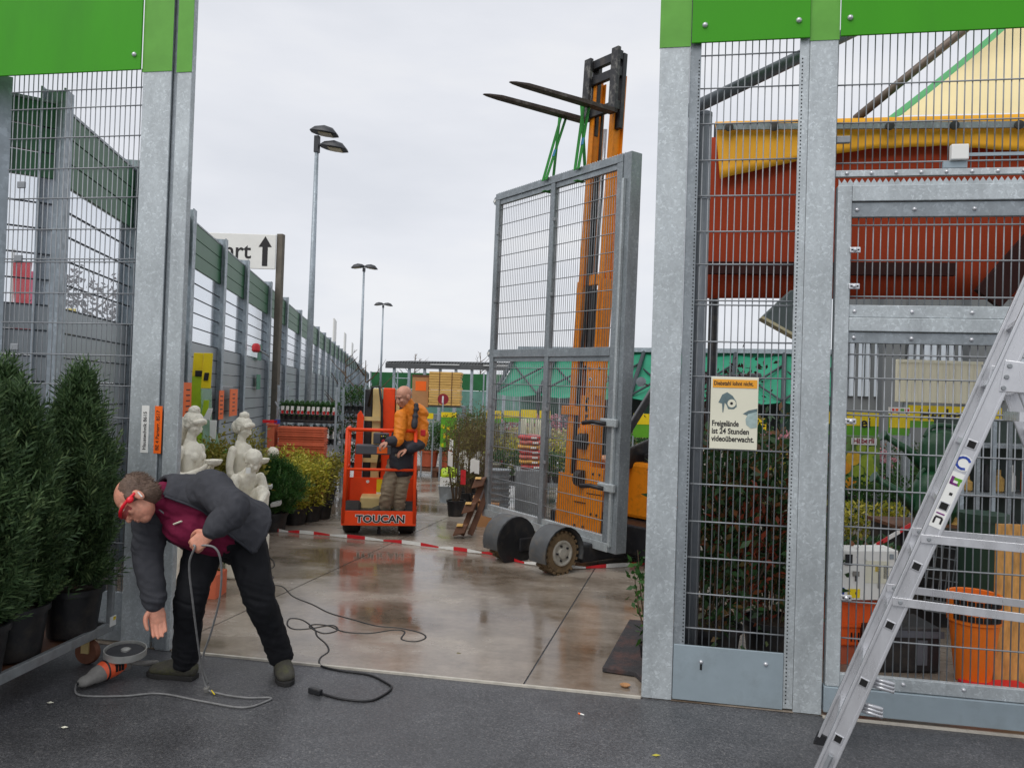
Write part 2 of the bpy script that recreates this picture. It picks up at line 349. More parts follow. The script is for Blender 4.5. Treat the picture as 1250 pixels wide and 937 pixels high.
# concrete yard: slabs between joints, butting on the gate line
yard = struct(MB().box((-45, YG+.03, -.15), (30, 90, .002)).build('concrete_yard', 'asphalt'))
jd = Vector((.06, 1.0, 0)).normalized()
xs = [-16.2, -11.9, -7.6, -3.02, -.68, 3.6, 8, 12.4]; ys = [YG, 9.9, 15.6, 21.2, 27, 33, 39, 46, 54, 64]
for i in range(len(xs)-1):
    for j in range(len(ys)-1):
        g = .006; a, b_, c_, d_ = xs[i]+g, xs[i+1]-g, ys[j]+(g if j else 0), ys[j+1]-g
        sh = lambda yy: (yy-YG)*.06
        MB().add([(a+sh(c_), c_, .003), (b_+sh(c_), c_, .003), (b_+sh(d_), d_, .003), (a+sh(d_), d_, .003), (a+sh(c_), c_, .008), (b_+sh(c_), c_, .008), (b_+sh(d_), d_, .008), (a+sh(d_), d_, .008)],
                 [(3, 2, 1, 0), (4, 5, 6, 7), (0, 1, 5, 4), (1, 2, 6, 5), (2, 3, 7, 6), (3, 0, 4, 7)]).build('slab', 'wet_concrete', yard)
mat('worn_edge', srgb(196, 190, 178), .5, .2, .2, 12)
MB().box((-2.95, YG-.012, 0), (0.0, YG+.006, .0125)).build('edge_strip', 'worn_edge', yard)
# ================================================================== gate line
def hbeam(mb, x0, x1, y0, y1, z0, z1, tf=.014, tw=.012):
    mb.box((x0, y0, z0), (x1, y0+tf, z1)); mb.box((x0, y1-tf, z0), (x1, y1, z1)); xc = (x0+x1)/2
    return mb.box((xc-tw/2, y0+tf, z0), (xc+tw/2, y1-tf, z1))
ZT = 5.2; ZB = 3.735
def bolt(p, parent, r=.012, m='rod_zinc', n=(0, -1, 0)):
    return MB().lathe([(r, 0), (r, r*.35), (r*.7, r*.8), (r*.2, r)], 10, p, n).build('bolt', m, parent, smooth=2)
def perforations(x, y, z0, z1, parent, step=.021, r=.0042):
    mb = MB(); z = z0
    while z < z1:
        mb.lathe([(r, -.001), (r, .0012)], 6, (x, y, z), (0, -1, 0)); z += step
    return mb.build('perforation', 'black_hole', parent, kind='stuff')
# left pillar
lp = thing('gate_post', (-3.2, YG+.1, 0), 'galvanised steel gate post with orange and white stickers behind the bending man', 'post')
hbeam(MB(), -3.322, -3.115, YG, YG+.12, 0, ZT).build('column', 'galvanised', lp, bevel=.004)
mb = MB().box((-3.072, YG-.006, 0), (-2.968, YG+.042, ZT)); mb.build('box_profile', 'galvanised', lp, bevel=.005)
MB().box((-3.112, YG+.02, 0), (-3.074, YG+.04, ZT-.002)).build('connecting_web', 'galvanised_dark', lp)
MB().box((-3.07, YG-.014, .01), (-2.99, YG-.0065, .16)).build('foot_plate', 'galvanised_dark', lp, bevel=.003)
MB().box((-3.326, YG-.004, ZB), (-3.112, YG-.001, ZT-.01)).build('green_band', 'band_green', lp)
MB().box((-3.075, YG-.0105, ZB-.015), (-2.966, YG-.0075, ZT-.01)).build('green_band', 'band_green', lp)
for a, b_, c_, m, tx in ((-3.262, -3.198, 1.46, 'white', 'Haustechnik 8615'), (-3.168, -3.105, 1.46, 'sticker_orange', 'BE 4 Parterr. 8517')):
    pl = [PY(u, v, YG) for u, v in ((170, 552), (175, 497))]
    st = MB().box((a+.03, YG-.003, 1.255), (b_+.02, YG-.0008, 1.56)).build('sticker', m, lp)
    st['label'] = 'white sticker with dark vertical lettering' if m == 'white' else 'orange sticker with dark vertical lettering'
    text('lettering', tx, .034, (b_+.003, YG-.0035, 1.275), (0, 0, 1), (-1, 0, 0), 'dark_print', st, .0005, .0004)
# right pillar and second post
rp_ = thing('gate_post', (.09, YG+.1, 0), 'broad galvanised steel gate post right next to the infill mesh with pipe', 'post')
hbeam(MB(), .003, .172, YG, YG+.2, 0, ZT).build('column', 'galvanised', rp_, bevel=.004)
MB().box((.174, YG+.012, .02), (.236, YG+.022, ZT-.01)).build('perforated_rail', 'galvanised_dark', rp_)
perforations(.226, YG+.0115, .34, 3.66, rp_)
MB().box((0, YG-.004, ZB), (.175, YG-.001, ZT-.01)).build('green_band', 'band_green', rp_)
MB().box((-.0015, YG+.0005, ZB), (.0015, YG+.013, ZT-.01)).build('green_band', 'band_green', rp_)
p2 = thing('gate_post', (.9, YG+.1, 0), 'slim galvanised steel post with perforated rail carrying the ladder-side gate leaf', 'post')
hbeam(MB(), .828, .978, YG, YG+.18, 0, ZT).build('column', 'galvanised', p2, bevel=.004)
MB().box((.776, YG+.008, .02), (.826, YG+.018, ZT-.01)).build('perforated_rail', 'galvanised', p2)
perforations(.79, YG+.0075, .05, 3.66, p2)
MB().box((.825, YG-.004, ZB), (.981, YG-.001, ZT-.01)).build('green_band', 'band_green', p2)
# green fascia boards
def fascia(x0, x1, label, bolts):
    t = thing('fascia_board', ((x0+x1)/2, YG, ZB), label, 'panel', 'green fascia boards along the top of the gate line')
    MB().box((x0, YG-.02, ZB+.012), (x1, YG-.006, ZT-.03)).build('board', 'panel_green', t, bevel=.003)
    for bx in bolts: bolt((bx, YG-.02, ZB+.11), t, .016, 'aluminium')
fascia(-6.3, -3.33, 'bright green fascia board above the mesh bay behind the conifers', (-3.375,))
fascia(.179, .822, 'short bright green fascia board above the mesh bay with the video sign', (.25, .76))
fascia(.984, 3.4, 'long bright green fascia board above the gate leaf beside the ladder', (1.03,))
# wire mesh
ROD = {}
def rod_mesh(kind, L_, r):
    k = (kind, round(L_, 3), r)
    if k not in ROD:
        ROD[k] = MB().tube([(0, 0, 0), (0, 0, L_)], r, 6).mesh(kind, smooth=True)
    return ROD[k]
def wire(parent, o, ax, W, z0, z1, dx, zs, vr=.0034, hr=.0045, m='rod_zinc', over=0.0, x_off=None, gap=None):
    """rods: uprights every dx along ax from o, cross rods at heights zs"""
    o, ax = Vector(o), Vector(ax).normalized(); nrm = ax.cross(Vector((0, 0, 1)))
    vm = rod_mesh('vertical_rod', z1-z0, vr); n = int((W-1e-6)/dx); s = (W-n*dx)/2
    for i in range(n+1):
        inst('vertical_rod', vm, m, parent, o+ax*(s+i*dx)+Vector((0, 0, z0)))
    hm = rod_mesh('horizontal_rod', W+2*over, hr); q = ax.to_track_quat('Z', 'Y').to_euler()
    for z in zs:
        inst('horizontal_rod', hm, m, parent, o-ax*over+Vector((0, 0, z))+nrm*(vr+hr-.0015), q)
# left mesh bay (behind the conifers)
lm = thing('mesh_panel', (-3.9, YG+.05, 0), 'grey wire mesh fence panel behind the potted conifers', 'fence panel')
wire(lm, (-4.36, YG+.06, 0), (1, 0, 0), 1.04, .3, ZB+.05, .0372, [3.66, 3.54, 3.34, 3.13, 2.93, 2.72, 2.52, 2.5, 2.29, 2.09, 1.88, 1.68, 1.47, 1.27, 1.06, .86, .65, .45])
MB().box((-4.36, YG+.04, .02), (-3.33, YG+.075, .33)).build('base_plate', 'galvanised_dark', lm)
for zz in (2.5, 1.9, 3.0):
    MB().box((-4.27, YG+.035, zz), (-4.21, YG+.05, zz+.045)).build('clip', 'rod_zinc', lm, bevel=.004)
# right mesh bay with the video sign
rm = thing('mesh_panel', (.48, YG+.05, 0), 'narrow wire mesh infill panel with metal base plate, video sign hanging on it', 'fence panel')
wire(rm, (.185, YG+.035, 0), (1, 0, 0), .597, .32, ZB+.05, .0373, [3.69, 3.5, 3.295, 3.085, 2.88, 2.675, 2.487, 2.28, 2.255, 2.045, 1.845, 1.64, 1.435, 1.232, 1.02, .815, .61, .415])
bp_ = MB().box((.176, YG+.006, .012), (.7745, YG+.02, .322)).build('base_plate', 'galvanised_dark', rm, bevel=.003)
MATS['plate_grey'] = mat('plate_grey', srgb(152, 166, 174), .42, .25, .08, 5, .03, 30, dirt=(srgb(120, 126, 128), .35, 6)); bp_.data.materials[0] = MATS['plate_grey']
bolt((.68, YG+.006, .255), rm, .012, 'aluminium'); bolt((.33, YG+.006, .235), rm, .011, 'aluminium')
MB().box((.324, YG+.0035, .19), (.336, YG+.007, .222)).build('keyhole', 'black_hole', rm)
# video surveillance sign
vs_ = thing('warning_sign', (.47, YG+.02, 1.64), 'white video surveillance sign with amber headline and camera picture on the wire mesh', 'sign')
bd = MB().box((.342, YG+.012, 1.438), (.602, YG+.018, 1.846)).build('board', 'off_white', vs_, bevel=.004)
MB().box((.352, YG+.0095, 1.785), (.594, YG+.0118, 1.832)).build('amber_strip', mat('amber', srgb(232, 160, 40), .5, 0, .05, 4), vs_)
Xa, Za = (1, 0, 0), (0, 0, 1)
text('headline', 'Diebstahl lohnt nicht.', .0325, (.357, YG+.009, 1.799), Xa, Za, 'dark_print', vs_, .0008, .0004, sx=.77)
for i, s in enumerate(('Freigelände', 'ist 24 Stunden', 'videoüberwacht.')):
    text('lettering', s, .0445, (.352, YG+.0115, 1.568-i*.043), Xa, Za, 'dark_print', vs_, .0013, .0004, sx=(.72, .8, .78)[i])
mat('print_teal', srgb(92, 112, 116), .6, 0, .2, 30); mat('print_teal_light', srgb(160, 180, 178), .6, 0, .2, 20)
def disc(c, r, y, a=1.0, n=20): return [(c[0]+r*math.cos(2*math.pi*i/n), c[1]+a*r*math.sin(2*math.pi*i/n)) for i in range(n)]
def flat(poly, y, m, name, parent, dep=-.0008): return MB().prism(poly, (0, y, 0), (1, 0, 0), (0, 0, 1), .0008).build(name, m, parent)
flat([(.385, 1.70), (.405, 1.745), (.432, 1.76), (.462, 1.74), (.482, 1.71), (.486, 1.68), (.47, 1.665), (.44, 1.665), (.428, 1.69), (.42, 1.70), (.413, 1.645), (.409, 1.645), (.405, 1.695)], YG+.0115, 'print_teal', 'camera_picture', vs_)
flat(disc((.458, 1.697), .023, 0), YG+.0105, 'off_white', 'lens_ring', vs_); flat(disc((.457, 1.697), .008, 0), YG+.0095, 'dark_print', 'lens', vs_)
flat([(.52, 1.64), (.55, 1.66), (.598, 1.672), (.598, 1.63), (.55, 1.63)], YG+.0115, 'print_teal', 'camera_picture', vs_)
flat([(.536, 1.61), (.548, 1.64), (.598, 1.655), (.598, 1.565), (.565, 1.56), (.54, 1.58)], YG+.0112, 'print_teal_light', 'camera_picture', vs_)
# gate leaf on the right, frame + mesh
gl = thing('gate_leaf', (1.6, YG+.02, 0), 'closed galvanised gate leaf with wire mesh behind the aluminium ladder', 'gate')
XE = 2.9
MB().box((.992, YG-.012, .172), (1.066, YG+.05, 2.918)).build('frame_post', 'galvanised', gl, bevel=.004)
MB().box((XE-.07, YG-.012, .172), (XE, YG+.05, 2.918)).build('frame_post', 'galvanised', gl, bevel=.004)
MB().box((1.067, YG-.0125, 2.83), (XE-.071, YG+.05, 2.918)).build('frame_rail', 'galvanised', gl, bevel=.004)
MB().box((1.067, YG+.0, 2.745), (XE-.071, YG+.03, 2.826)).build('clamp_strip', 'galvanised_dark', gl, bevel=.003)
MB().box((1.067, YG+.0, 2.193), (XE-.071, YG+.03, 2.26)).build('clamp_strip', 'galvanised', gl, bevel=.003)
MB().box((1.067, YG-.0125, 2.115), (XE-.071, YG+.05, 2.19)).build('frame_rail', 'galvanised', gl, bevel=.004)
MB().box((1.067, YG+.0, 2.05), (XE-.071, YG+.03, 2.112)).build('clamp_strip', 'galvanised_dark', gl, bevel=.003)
MB().box((1.067, YG-.004, .174), (XE-.071, YG+.03, .243)).build('clamp_strip', 'galvanised', gl, bevel=.003)
MB().box((.985, YG-.018, .03), (XE, YG+.05, .17)).build('base_rail', 'plate_grey', gl, bevel=.004)
mb = MB(); n = 62
poly = [(1.0, 2.9185), (XE, 2.9185)]+[q for i in range(n, -1, -1) for q in ((1.0+(XE-1.0)*min(i+.5, n)/n, 2.938 if i < n else 2.93), (1.0+(XE-1.0)*i/n, 2.962))][1:]
mb.prism(poly, (0, YG+.02, 0), (1, 0, 0), (0, 0, 1), .003).build('serrated_strip', 'galvanised', gl)
wire(gl, (1.066, YG+.033, 0), (1, 0, 0), XE-1.136, .2, 2.13, .0388, [.43, .63, .835, 1.04, 1.245, 1.45, 1.655, 1.68, 1.86, 1.99])
wire(gl, (1.066, YG+.033, 0), (1, 0, 0), XE-1.136, 2.2, 2.8, .0388, [2.31, 2.51, 2.705])
for zz in (2.56, 2.36, 1.62, .66):
    c = MB().box((1.058, YG-.022, zz-.016), (1.115, YG-.0135, zz+.016)).build('bracket', 'aluminium', gl, bevel=.006)
    MB().box((1.066, YG-.0235, zz-.004), (1.108, YG-.0222, zz+.004)).build('slot', 'black_hole', c)
    MB().lathe([(.011, 0), (.011, .006), (.004, .012)], 10, (1.087, YG-.022, zz), (0, -1, 0)).build('bolt', 'aluminium', c, smooth=2)
for zz in (2.785, 2.225, 2.08, .215):
    for xx in (1.095, 1.39, 1.69, 2.0): bolt((xx, YG-.004 if zz < .3 else YG, zz), gl, .011, 'aluminium')
# fixed mesh above the leaf
fm = thing('mesh_panel', (1.6, YG+.05, 3), 'wire mesh strip with bolted bar and white junction box above the gate leaf', 'fence panel')
wire(fm, (.985, YG+.06, 0), (1, 0, 0), 2.3, 2.985, ZB+.05, .0388, [3.5, 3.285, 3.06])
MB().box((.985, YG+.03, 2.978), (3.28, YG+.058, 3.014)).build('bolted_bar', 'galvanised', fm, bevel=.002)
for i in range(9): bolt((1.045+i*.128, YG+.03, 2.996), fm, .011, 'aluminium')
MB().box((1.572, YG+.005, 3.055), (1.66, YG+.045, 3.14)).build('junction_box', 'white', fm, bevel=.006)
MB().box((1.54, YG+.03, 3.015), (1.662, YG+.057, 3.052)).build('bracket', 'plate_grey', fm, bevel=.003)
MB().box((1.662, YG+.05, 3.085), (3.2, YG+.054, 3.103)).build('conduit', 'plate_grey', fm)
MB().box((.984, YG+.02, 3.165), (1.058, YG+.045, 3.205)).build('bracket', 'rod_zinc', fm, bevel=.005)
# leaning edge strip below the gate line on the asphalt
MB().box((.98, YG-.03, .001), (XE, YG-.012, .012)).build('edge_strip', 'worn_edge', yard)
# ================================================================== noise fence on the left
FA = rad(19.2); FD = Vector((-math.sin(FA), math.cos(FA), 0)); FN = Vector((math.cos(FA), math.sin(FA), 0))   # along it, towards the yard
FP = -FN*2.5
def fp(t, off=0.0, z=0.0): return FP+FD*t+FN*off+Vector((0, 0, z))
def glassmat():
    m = bpy.data.materials.new('fence_glass'); m.use_nodes = True; t = m.node_tree; t.nodes.clear(); nn = t.nodes.new
    o = nn('ShaderNodeOutputMaterial'); tr = nn('ShaderNodeBsdfTransparent'); tr.inputs[0].default_value = (.93, .945, .96, 1)
    df = nn('ShaderNodeBsdfGlossy'); df.inputs[0].default_value = (.78, .8, .83, 1); df.inputs['Roughness'].default_value = .2
    lw = nn('ShaderNodeFresnel'); lw.inputs[0].default_value = 1.5; mx = nn('ShaderNodeMixShader')
    nz = nn('ShaderNodeTexNoise'); nz.inputs['Scale'].default_value = 3; nz.inputs['Detail'].default_value = 5
    mr = nn('ShaderNodeMapRange'); mr.inputs[3].default_value = .02; mr.inputs[4].default_value = .12; t.links.new(nz.outputs['Fac'], mr.inputs[0])
    ma = nn('ShaderNodeMath'); ma.operation = 'ADD'; ma.use_clamp = True; t.links.new(lw.outputs[0], ma.inputs[0]); t.links.new(mr.outputs[0], ma.inputs[1])
    ge_ = nn('ShaderNodeNewGeometry'); iv = nn('ShaderNodeMath'); iv.operation = 'SUBTRACT'; iv.inputs[0].default_value = 1; t.links.new(ge_.outputs['Backfacing'], iv.inputs[1])
    mm_ = nn('ShaderNodeMath'); mm_.operation = 'MULTIPLY'; t.links.new(ma.outputs[0], mm_.inputs[0]); t.links.new(iv.outputs[0], mm_.inputs[1]); t.links.new(mm_.outputs[0], mx.inputs[0]); t.links.new(tr.outputs[0], mx.inputs[1]); t.links.new(df.outputs[0], mx.inputs[2]); t.links.new(mx.outputs[0], o.inputs[0])
    MATS['fence_glass'] = m
glassmat()
mat('seam_dark', srgb(66, 70, 76), .9, 0, .1, 5, spec=.1)
FH = 3.75; BH = .187; mat('pane_grey', srgb(148, 155, 160), .35, .2, .1, 1.5)
nf = thing('noise_fence', fp(6), 'tall grey post and pane noise fence with green top boards running away along the yard', 'fence')
TS = [5.74, 6.15, 7.88, 9.91, 11.78, 13.59, 16.18, 18.78, 21.64]
while TS[-1] < 92: TS.append(TS[-1]+2.7)
pm = MB().box((-.085, -.075, 0), (-.072, .075, FH+.1)).box((.072, -.075, 0), (.085, .075, FH+.1)).box((-.072, -.006, 0), (.072, .006, FH+.1)).mesh('post')
rz = (0, 0, FA); CACHE = {}
def fpiece(name, w, x, h, L_):
    k = (name, round(L_, 2))
    if k not in CACHE: CACHE[k] = MB().box((-x, 0, 0), (x, L_, h)).mesh(name)
    return CACHE[k]
C0 = Vector((-4.64, 4.74, 0)); TS[0] = 6.15-(fp(6.15)-C0).length; _fp, _rz = fp, rz
for i, t0 in enumerate(TS):
    if i == 0:                                   # the corner bay swings out to the end of the gate line
        dd_ = (_fp(6.15)-C0).normalized(); fp = lambda t, off=0.0, z=0.0: C0+dd_*(t-TS[0])+Vector((0, 0, z)); rz = (0, 0, math.atan2(-dd_.x, dd_.y))
    else: fp, rz = _fp, _rz
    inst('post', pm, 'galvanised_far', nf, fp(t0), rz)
    if i == len(TS)-1: break
    L_ = TS[i+1]-t0-.014
    for k in range(3): inst('green_board', fpiece('green_board', 0, .02, BH-.012, L_), 'fence_green', nf, fp(t0+.007, 0, FH-BH*3+BH*k), rz)
    inst('cap_rail', fpiece('cap_rail', 0, .026, .02, L_), 'galvanised_dark', nf, fp(t0+.007, 0, FH-.008), rz)
    z0 = FH-BH*3-.006
    if i < 16:
        for k in range(17):
            if i < 9: inst('pane', fpiece('pane' if k < 5 else 'pane_', 0, .006, BH-.01, L_), 'fence_glass' if k < 5 else 'pane_grey', nf, fp(t0+.007, 0, z0-BH*(k+1)+.012), rz)
            inst('seam', fpiece('seam', 0, .012, .009, L_), 'seam_dark', nf, fp(t0+.007, 0, z0-BH*(k+1)), rz)
    if i >= 9: inst('pane_row', fpiece('pane_row', 0, .006, BH*5-.01, L_), 'fence_glass', nf, fp(t0+.007, 0, z0-BH*5), rz); inst('lower_board', fpiece('lower_board', 0, .006, z0-BH*5-.07, L_), 'pane_grey', nf, fp(t0+.007, 0, .06), rz)
# green exit pictograms and red beacon on the fence, orange notices
def fence_plate(t, z, w, h, m, name, label, cat, off=.1, group=None, dz=0):
    c = fp(t, off, z); o = MB().obox(c, FD*w/2, FN*.003, Vector((0, 0, h/2))).build(name, m, loc=c); return tag(o, label, cat, group)
mat('exit_green', srgb(34, 120, 92), .5)
for u, v, h, l in ((318, 430, .3, 'small green exit plate high on the fence pane'), (314, 466, .28, 'small green exit plate under the other one on the fence door')):
    d = ray(u, v); t = 14.3; fence_plate(15.05, CH+d.z/d.y*fp(15.05).y, .42, h, 'exit_green', 'exit_sign', l, 'sign', .07)
bc = thing('beacon', fp(14.6, .1, 2.35), 'red beacon light with grey arm on the fence', 'light')
MB().lathe([(.05, 0), (.075, .03), (.075, .11), (.05, .15), (.02, .16)], 12, fp(14.35, .12, 2.33)).build('lamp', 'red', bc, smooth=2)
MB().tube([fp(14.4, .1, 2.42), fp(16.1, .08, 2.34)], .018, 8).build('arm', 'galvanised_dark', bc)
for u, v, hgt in ((229, 489, .44), (270, 494, .42), (285, 491, .42)):
    d = ray(u, v); t = (CAM.x*0+0) or None
    # meet the fence plane a little in front of it
    k = (FP+FN*.1-CAM).dot(FN)/d.dot(FN); p = CAM+d*k
    tt = (p-FP).dot(FD)
    o = MB().obox(p, FD*(.3 if u != 270 else .16), FN*.003, Vector((0, 0, hgt/2))).build('notice', 'sticker_orange', loc=p)
    tag(o, {229: 'orange notice sheet on the fence behind the head of the stone figure with long hair', 270: 'narrow orange notice sheet on a fence post', 285: 'orange notice sheet between two fence posts'}[u], 'sign')
    for q in range(5): MB().obox(p+FN*.004+Vector((0, 0, hgt*(.3-.15*q))), FD*.09, FN*.0008, Vector((0, 0, .008))).build('print_line', 'dark_print', o)
# direction sign on its own mast
sp = fp(16.35, .2); sg = thing('direction_sign', sp, 'white direction board with dark letters and up arrow on a dark mast beside the fence', 'sign')
mat('mast_brown', srgb(104, 98, 88), .7, .1, .15, 8)
MB().box((sp.x-.065, sp.y-.06, 0), (sp.x+.065, sp.y+.06, 4.86)).build('mast', 'mast_brown', sg, bevel=.01)
SX = _R0.copy(); SX.z = 0; SX.normalize(); SN = Vector((SX.y, -SX.x, 0))
bc_ = sp+SN*.08; zt, zb = 4.83, 4.12
MB().obox(bc_-SX*1.2+Vector((0, 0, (zt+zb)/2)), SX*1.13, SN*.02, Vector((0, 0, (zt-zb)/2))).build('board', 'white', sg, bevel=.01)
o_ = bc_+SN*.0205
ar = MB().prism([(-.34, 4.18), (-.23, 4.18), (-.23, 4.57), (-.15, 4.57), (-.285, 4.79), (-.42, 4.57), (-.34, 4.57)], o_, SX, (0, 0, 1), .004).build('arrow', 'dark_print', sg)
text('lettering', 'fahrt', .46, o_-SX*1.45+Vector((0, 0, 4.33)), SX, (0, 0, 1), 'dark_print', sg, .006, .003)
# ================================================================== floodlight masts
mat('lamp_housing', srgb(52, 54, 58), .45, .2, .1, 6); mat('lamp_glass', srgb(196, 186, 150), .2, 0, .1, 5)
def lamp(base, h, label, k=1.0):
    b = Vector(base); t = thing('lamp_post', b, label, 'lamp post', 'floodlight masts along the yard')
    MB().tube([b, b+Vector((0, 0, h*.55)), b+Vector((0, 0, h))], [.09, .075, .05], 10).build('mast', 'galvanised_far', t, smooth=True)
    MB().box((b.x-.06, b.y-.06, h), (b.x+.06, b.y+.06, h+(.42 if k == 1 else .2))).build('bracket', 'lamp_housing', t)
    for a, sz, dz, rl_ in (((SX*.16, .34, .5, 1), (SX*.42, .36, .12, 1)) if k == 1 else ((-SX*.3, .34, .22, 1), (SX*.34, .36, .2, 1))):
        c = b+a*1.0+Vector((0, 0, h+dz)); ax = a.normalized(); ay = Vector((0, 0, 1)).cross(ax)
        ax = (ax+Vector((0, 0, -.14))).normalized(); up = ax.cross(ay)
        m_ = MB(); P = []
        for x_, w2, h2 in ((-.34, .1, .05), (-.22, .2, .14), (0, .24, .2), (.22, .22, .16), (.36, .16, .03)):
            P.append([c+ax*x_+ay*(w2*math.cos(q))+up*(h2*max(-.12, math.sin(q))) for q in [2*math.pi*j/14 for j in range(14)]])
        m_.grid(P, True); m_.f += [tuple(reversed(range(14))), tuple(range(56, 70))]
        hd = m_.build('floodlight', 'lamp_housing', t, smooth=2)
        MB().obox(c+ax*.06-up*.03, ax*.17, ay*.15, up*.008).build('glass', 'lamp_glass', hd)
    return t
l1 = lamp((D(376, 478, 19.6).x, D(376, 478, 19.6).y, 0), 7.75, 'tallest looking floodlight mast with two dark heads rising behind the direction sign')
l2 = lamp((D(439, 480, 40).x, D(439, 480, 40).y, 0), 7.9, 'floodlight mast in the middle of the row above the fence end', 2)
l3 = lamp((D(464, 481, 57).x, D(464, 481, 57).y, 0), 7.9, 'farthest floodlight mast next to the long canopy roof', 2)
# white boards standing above the far fence
for u, v, t in ((413, 411, 41), (427, 424, 50.5), (437, 434, 60.5)):
    c = fp(t, -.4, 2.6); o = MB().obox(c+Vector((0, 0, 1.4)), FD*.9, FN*.03, Vector((0, 0, 1.35))).build('white_board', 'white', loc=c)
    tag(o, {41: 'largest blank white board showing above the noise fence', 50.5: 'blank white board above the fence between two other white boards', 60.5: 'smallest blank white board above the noise fence beside a lamp mast'}[t], 'board', 'white boards above the fence')
# ================================================================== far canopy, cross fence and stacked goods
far = D(540, 484, 50)
cx = thing('canopy_roof', (far.x, far.y, 0), 'long open canopy with corrugated dark roof on slim posts in front of a green fence', 'canopy')
A = D(471, 481.5, 50); B = D(640, 487.5, 47); A.z = B.z = 0; ud = (B-A).normalized(); nd = Vector((ud.y, -ud.x, 0)); Ln = (B-A).length
mat('roof_dark', srgb(78, 80, 82), .6, .1, .15, 4); mat('roof_light', srgb(170, 172, 172), .5)
m_ = MB(); rows = []
nC = int(Ln/.2)
for q, zz in ((-.2, 3.62), (3.5, 3.85)):
    rows.append([A+ud*(Ln*j/(nC*2))-nd*q+Vector((0, 0, zz+.05*(j % 2))) for j in range(nC*2+1)])
m_.grid(rows); m_.grid([[p-Vector((0, 0, .05)) for p in r] for r in reversed(rows)]); m_.build('roof', 'roof_dark', cx)
MB().bar(A+Vector((0, 0, 3.4))+nd*.16, B+Vector((0, 0, 3.4))+nd*.16, .08, .34).build('fascia_beam', 'roof_dark', cx)
for a, b_ in ((.34, .55), (.72, 1.0)): MB().bar(A+ud*Ln*a+nd*.24+Vector((0, 0, 3.52)), A+ud*Ln*b_+nd*.24+Vector((0, 0, 3.52)), .06, .1).build('fascia_strip', 'roof_light', cx)
i = 0; s = .55
while s < Ln:
    p = A+ud*s
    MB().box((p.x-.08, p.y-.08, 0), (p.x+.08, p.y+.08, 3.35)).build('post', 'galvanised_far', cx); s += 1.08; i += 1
for a, b_ in ((.6, 1.6), (1.6, .6)): MB().tube([A+ud*a+Vector((0, 0, .3)), A+ud*b_+Vector((0, 0, 2.4))], .03, 6).build('brace', 'galvanised_far', cx)
MB().tube([A+ud*.55+Vector((0, 0, 2.6)), A+ud*1.6+Vector((0, 0, 2.6))], .03, 6).build('brace', 'galvanised_far', cx)
mat('net_green', srgb(24, 92, 48), .7, 0, .2, 2); mat('net_teal', srgb(92, 134, 122), .6, 0, .2, 1.5)
A2, B2 = D(452, 481, 64), D(660, 488, 58); A2.z = B2.z = 0; u2 = (B2-A2).normalized()
cf = thing('cross_fence', A2, 'far fence with dark green boards over a pale teal lower half behind the canopy', 'fence'); L2 = (B2-A2).length; k = 0
while k*2.6 < L2:
    a = A2+u2*2.6*k; b_ = A2+u2*(2.6*k+2.56)
    MB().bar(a+Vector((0, 0, 2.65)), b_+Vector((0, 0, 2.65)), .05, 1.3).build('green_board', 'net_green', cf)
    MB().bar(a+Vector((0, 0, 1.02)), b_+Vector((0, 0, 1.02)), .04, 1.9).build('lower_board', 'net_teal', cf)
    MB().tube([a, a+Vector((0, 0, 3.35))], .07, 6).build('post', 'galvanised_far', cf); k += 1
# ================================================================== vegetation
leafmat('thuja_leaf', [(.022, .05, .022), (.045, .09, .034), (.075, .135, .05), (.14, .21, .085)], .6)
leafmat('thuja_tip', [(.09, .15, .06), (.14, .21, .08), (.2, .27, .11)], .6)
leafmat('thuja_brown', [(.05, .045, .02), (.04, .06, .022), (.025, .05, .018)], .7)
leafmat('green_leaf', [(.02, .07, .015), (.04, .12, .025), (.07, .17, .03)])
leafmat('yellow_leaf', [(.18, .26, .04), (.36, .4, .05), (.62, .54, .06), (.75, .66, .18)])
leafmat('olive_leaf', [(.15, .17, .03), (.25, .23, .035), (.32, .26, .05)])
leafmat('photinia_leaf', [(.02, .06, .02), (.035, .09, .03), (.05, .12, .04), (.3, .07, .03)], .38)
leafmat('photinia_red', [(.2, .03, .02), (.28, .05, .02), (.16, .05, .02)], .4)
leafmat('wine_leaf', [(.03, .012, .012), (.05, .018, .016), (.04, .03, .015)], .6)
leafmat('twig_bud', [(.10, .08, .03), (.16, .13, .04), (.12, .14, .05)], .8)
def pot(t, c, r, h, m='black_plastic', name='pot', taper=.8, soil=True):
    c = Vector(c)
    o = MB().lathe([(r*taper, 0), (r*.97, h*.88), (r*1.05, h*.88), (r*1.05, h), (r*.95, h), (r*.93, h*.9), (.01, h*.9)], 20, c).build(name, m, t, smooth=2)
    if soil: MB().lathe([(r*.92, h*.9), (r*.4, h*.95), (.01, h*.97)], 14, c).build('soil', 'soil', o)
    return o
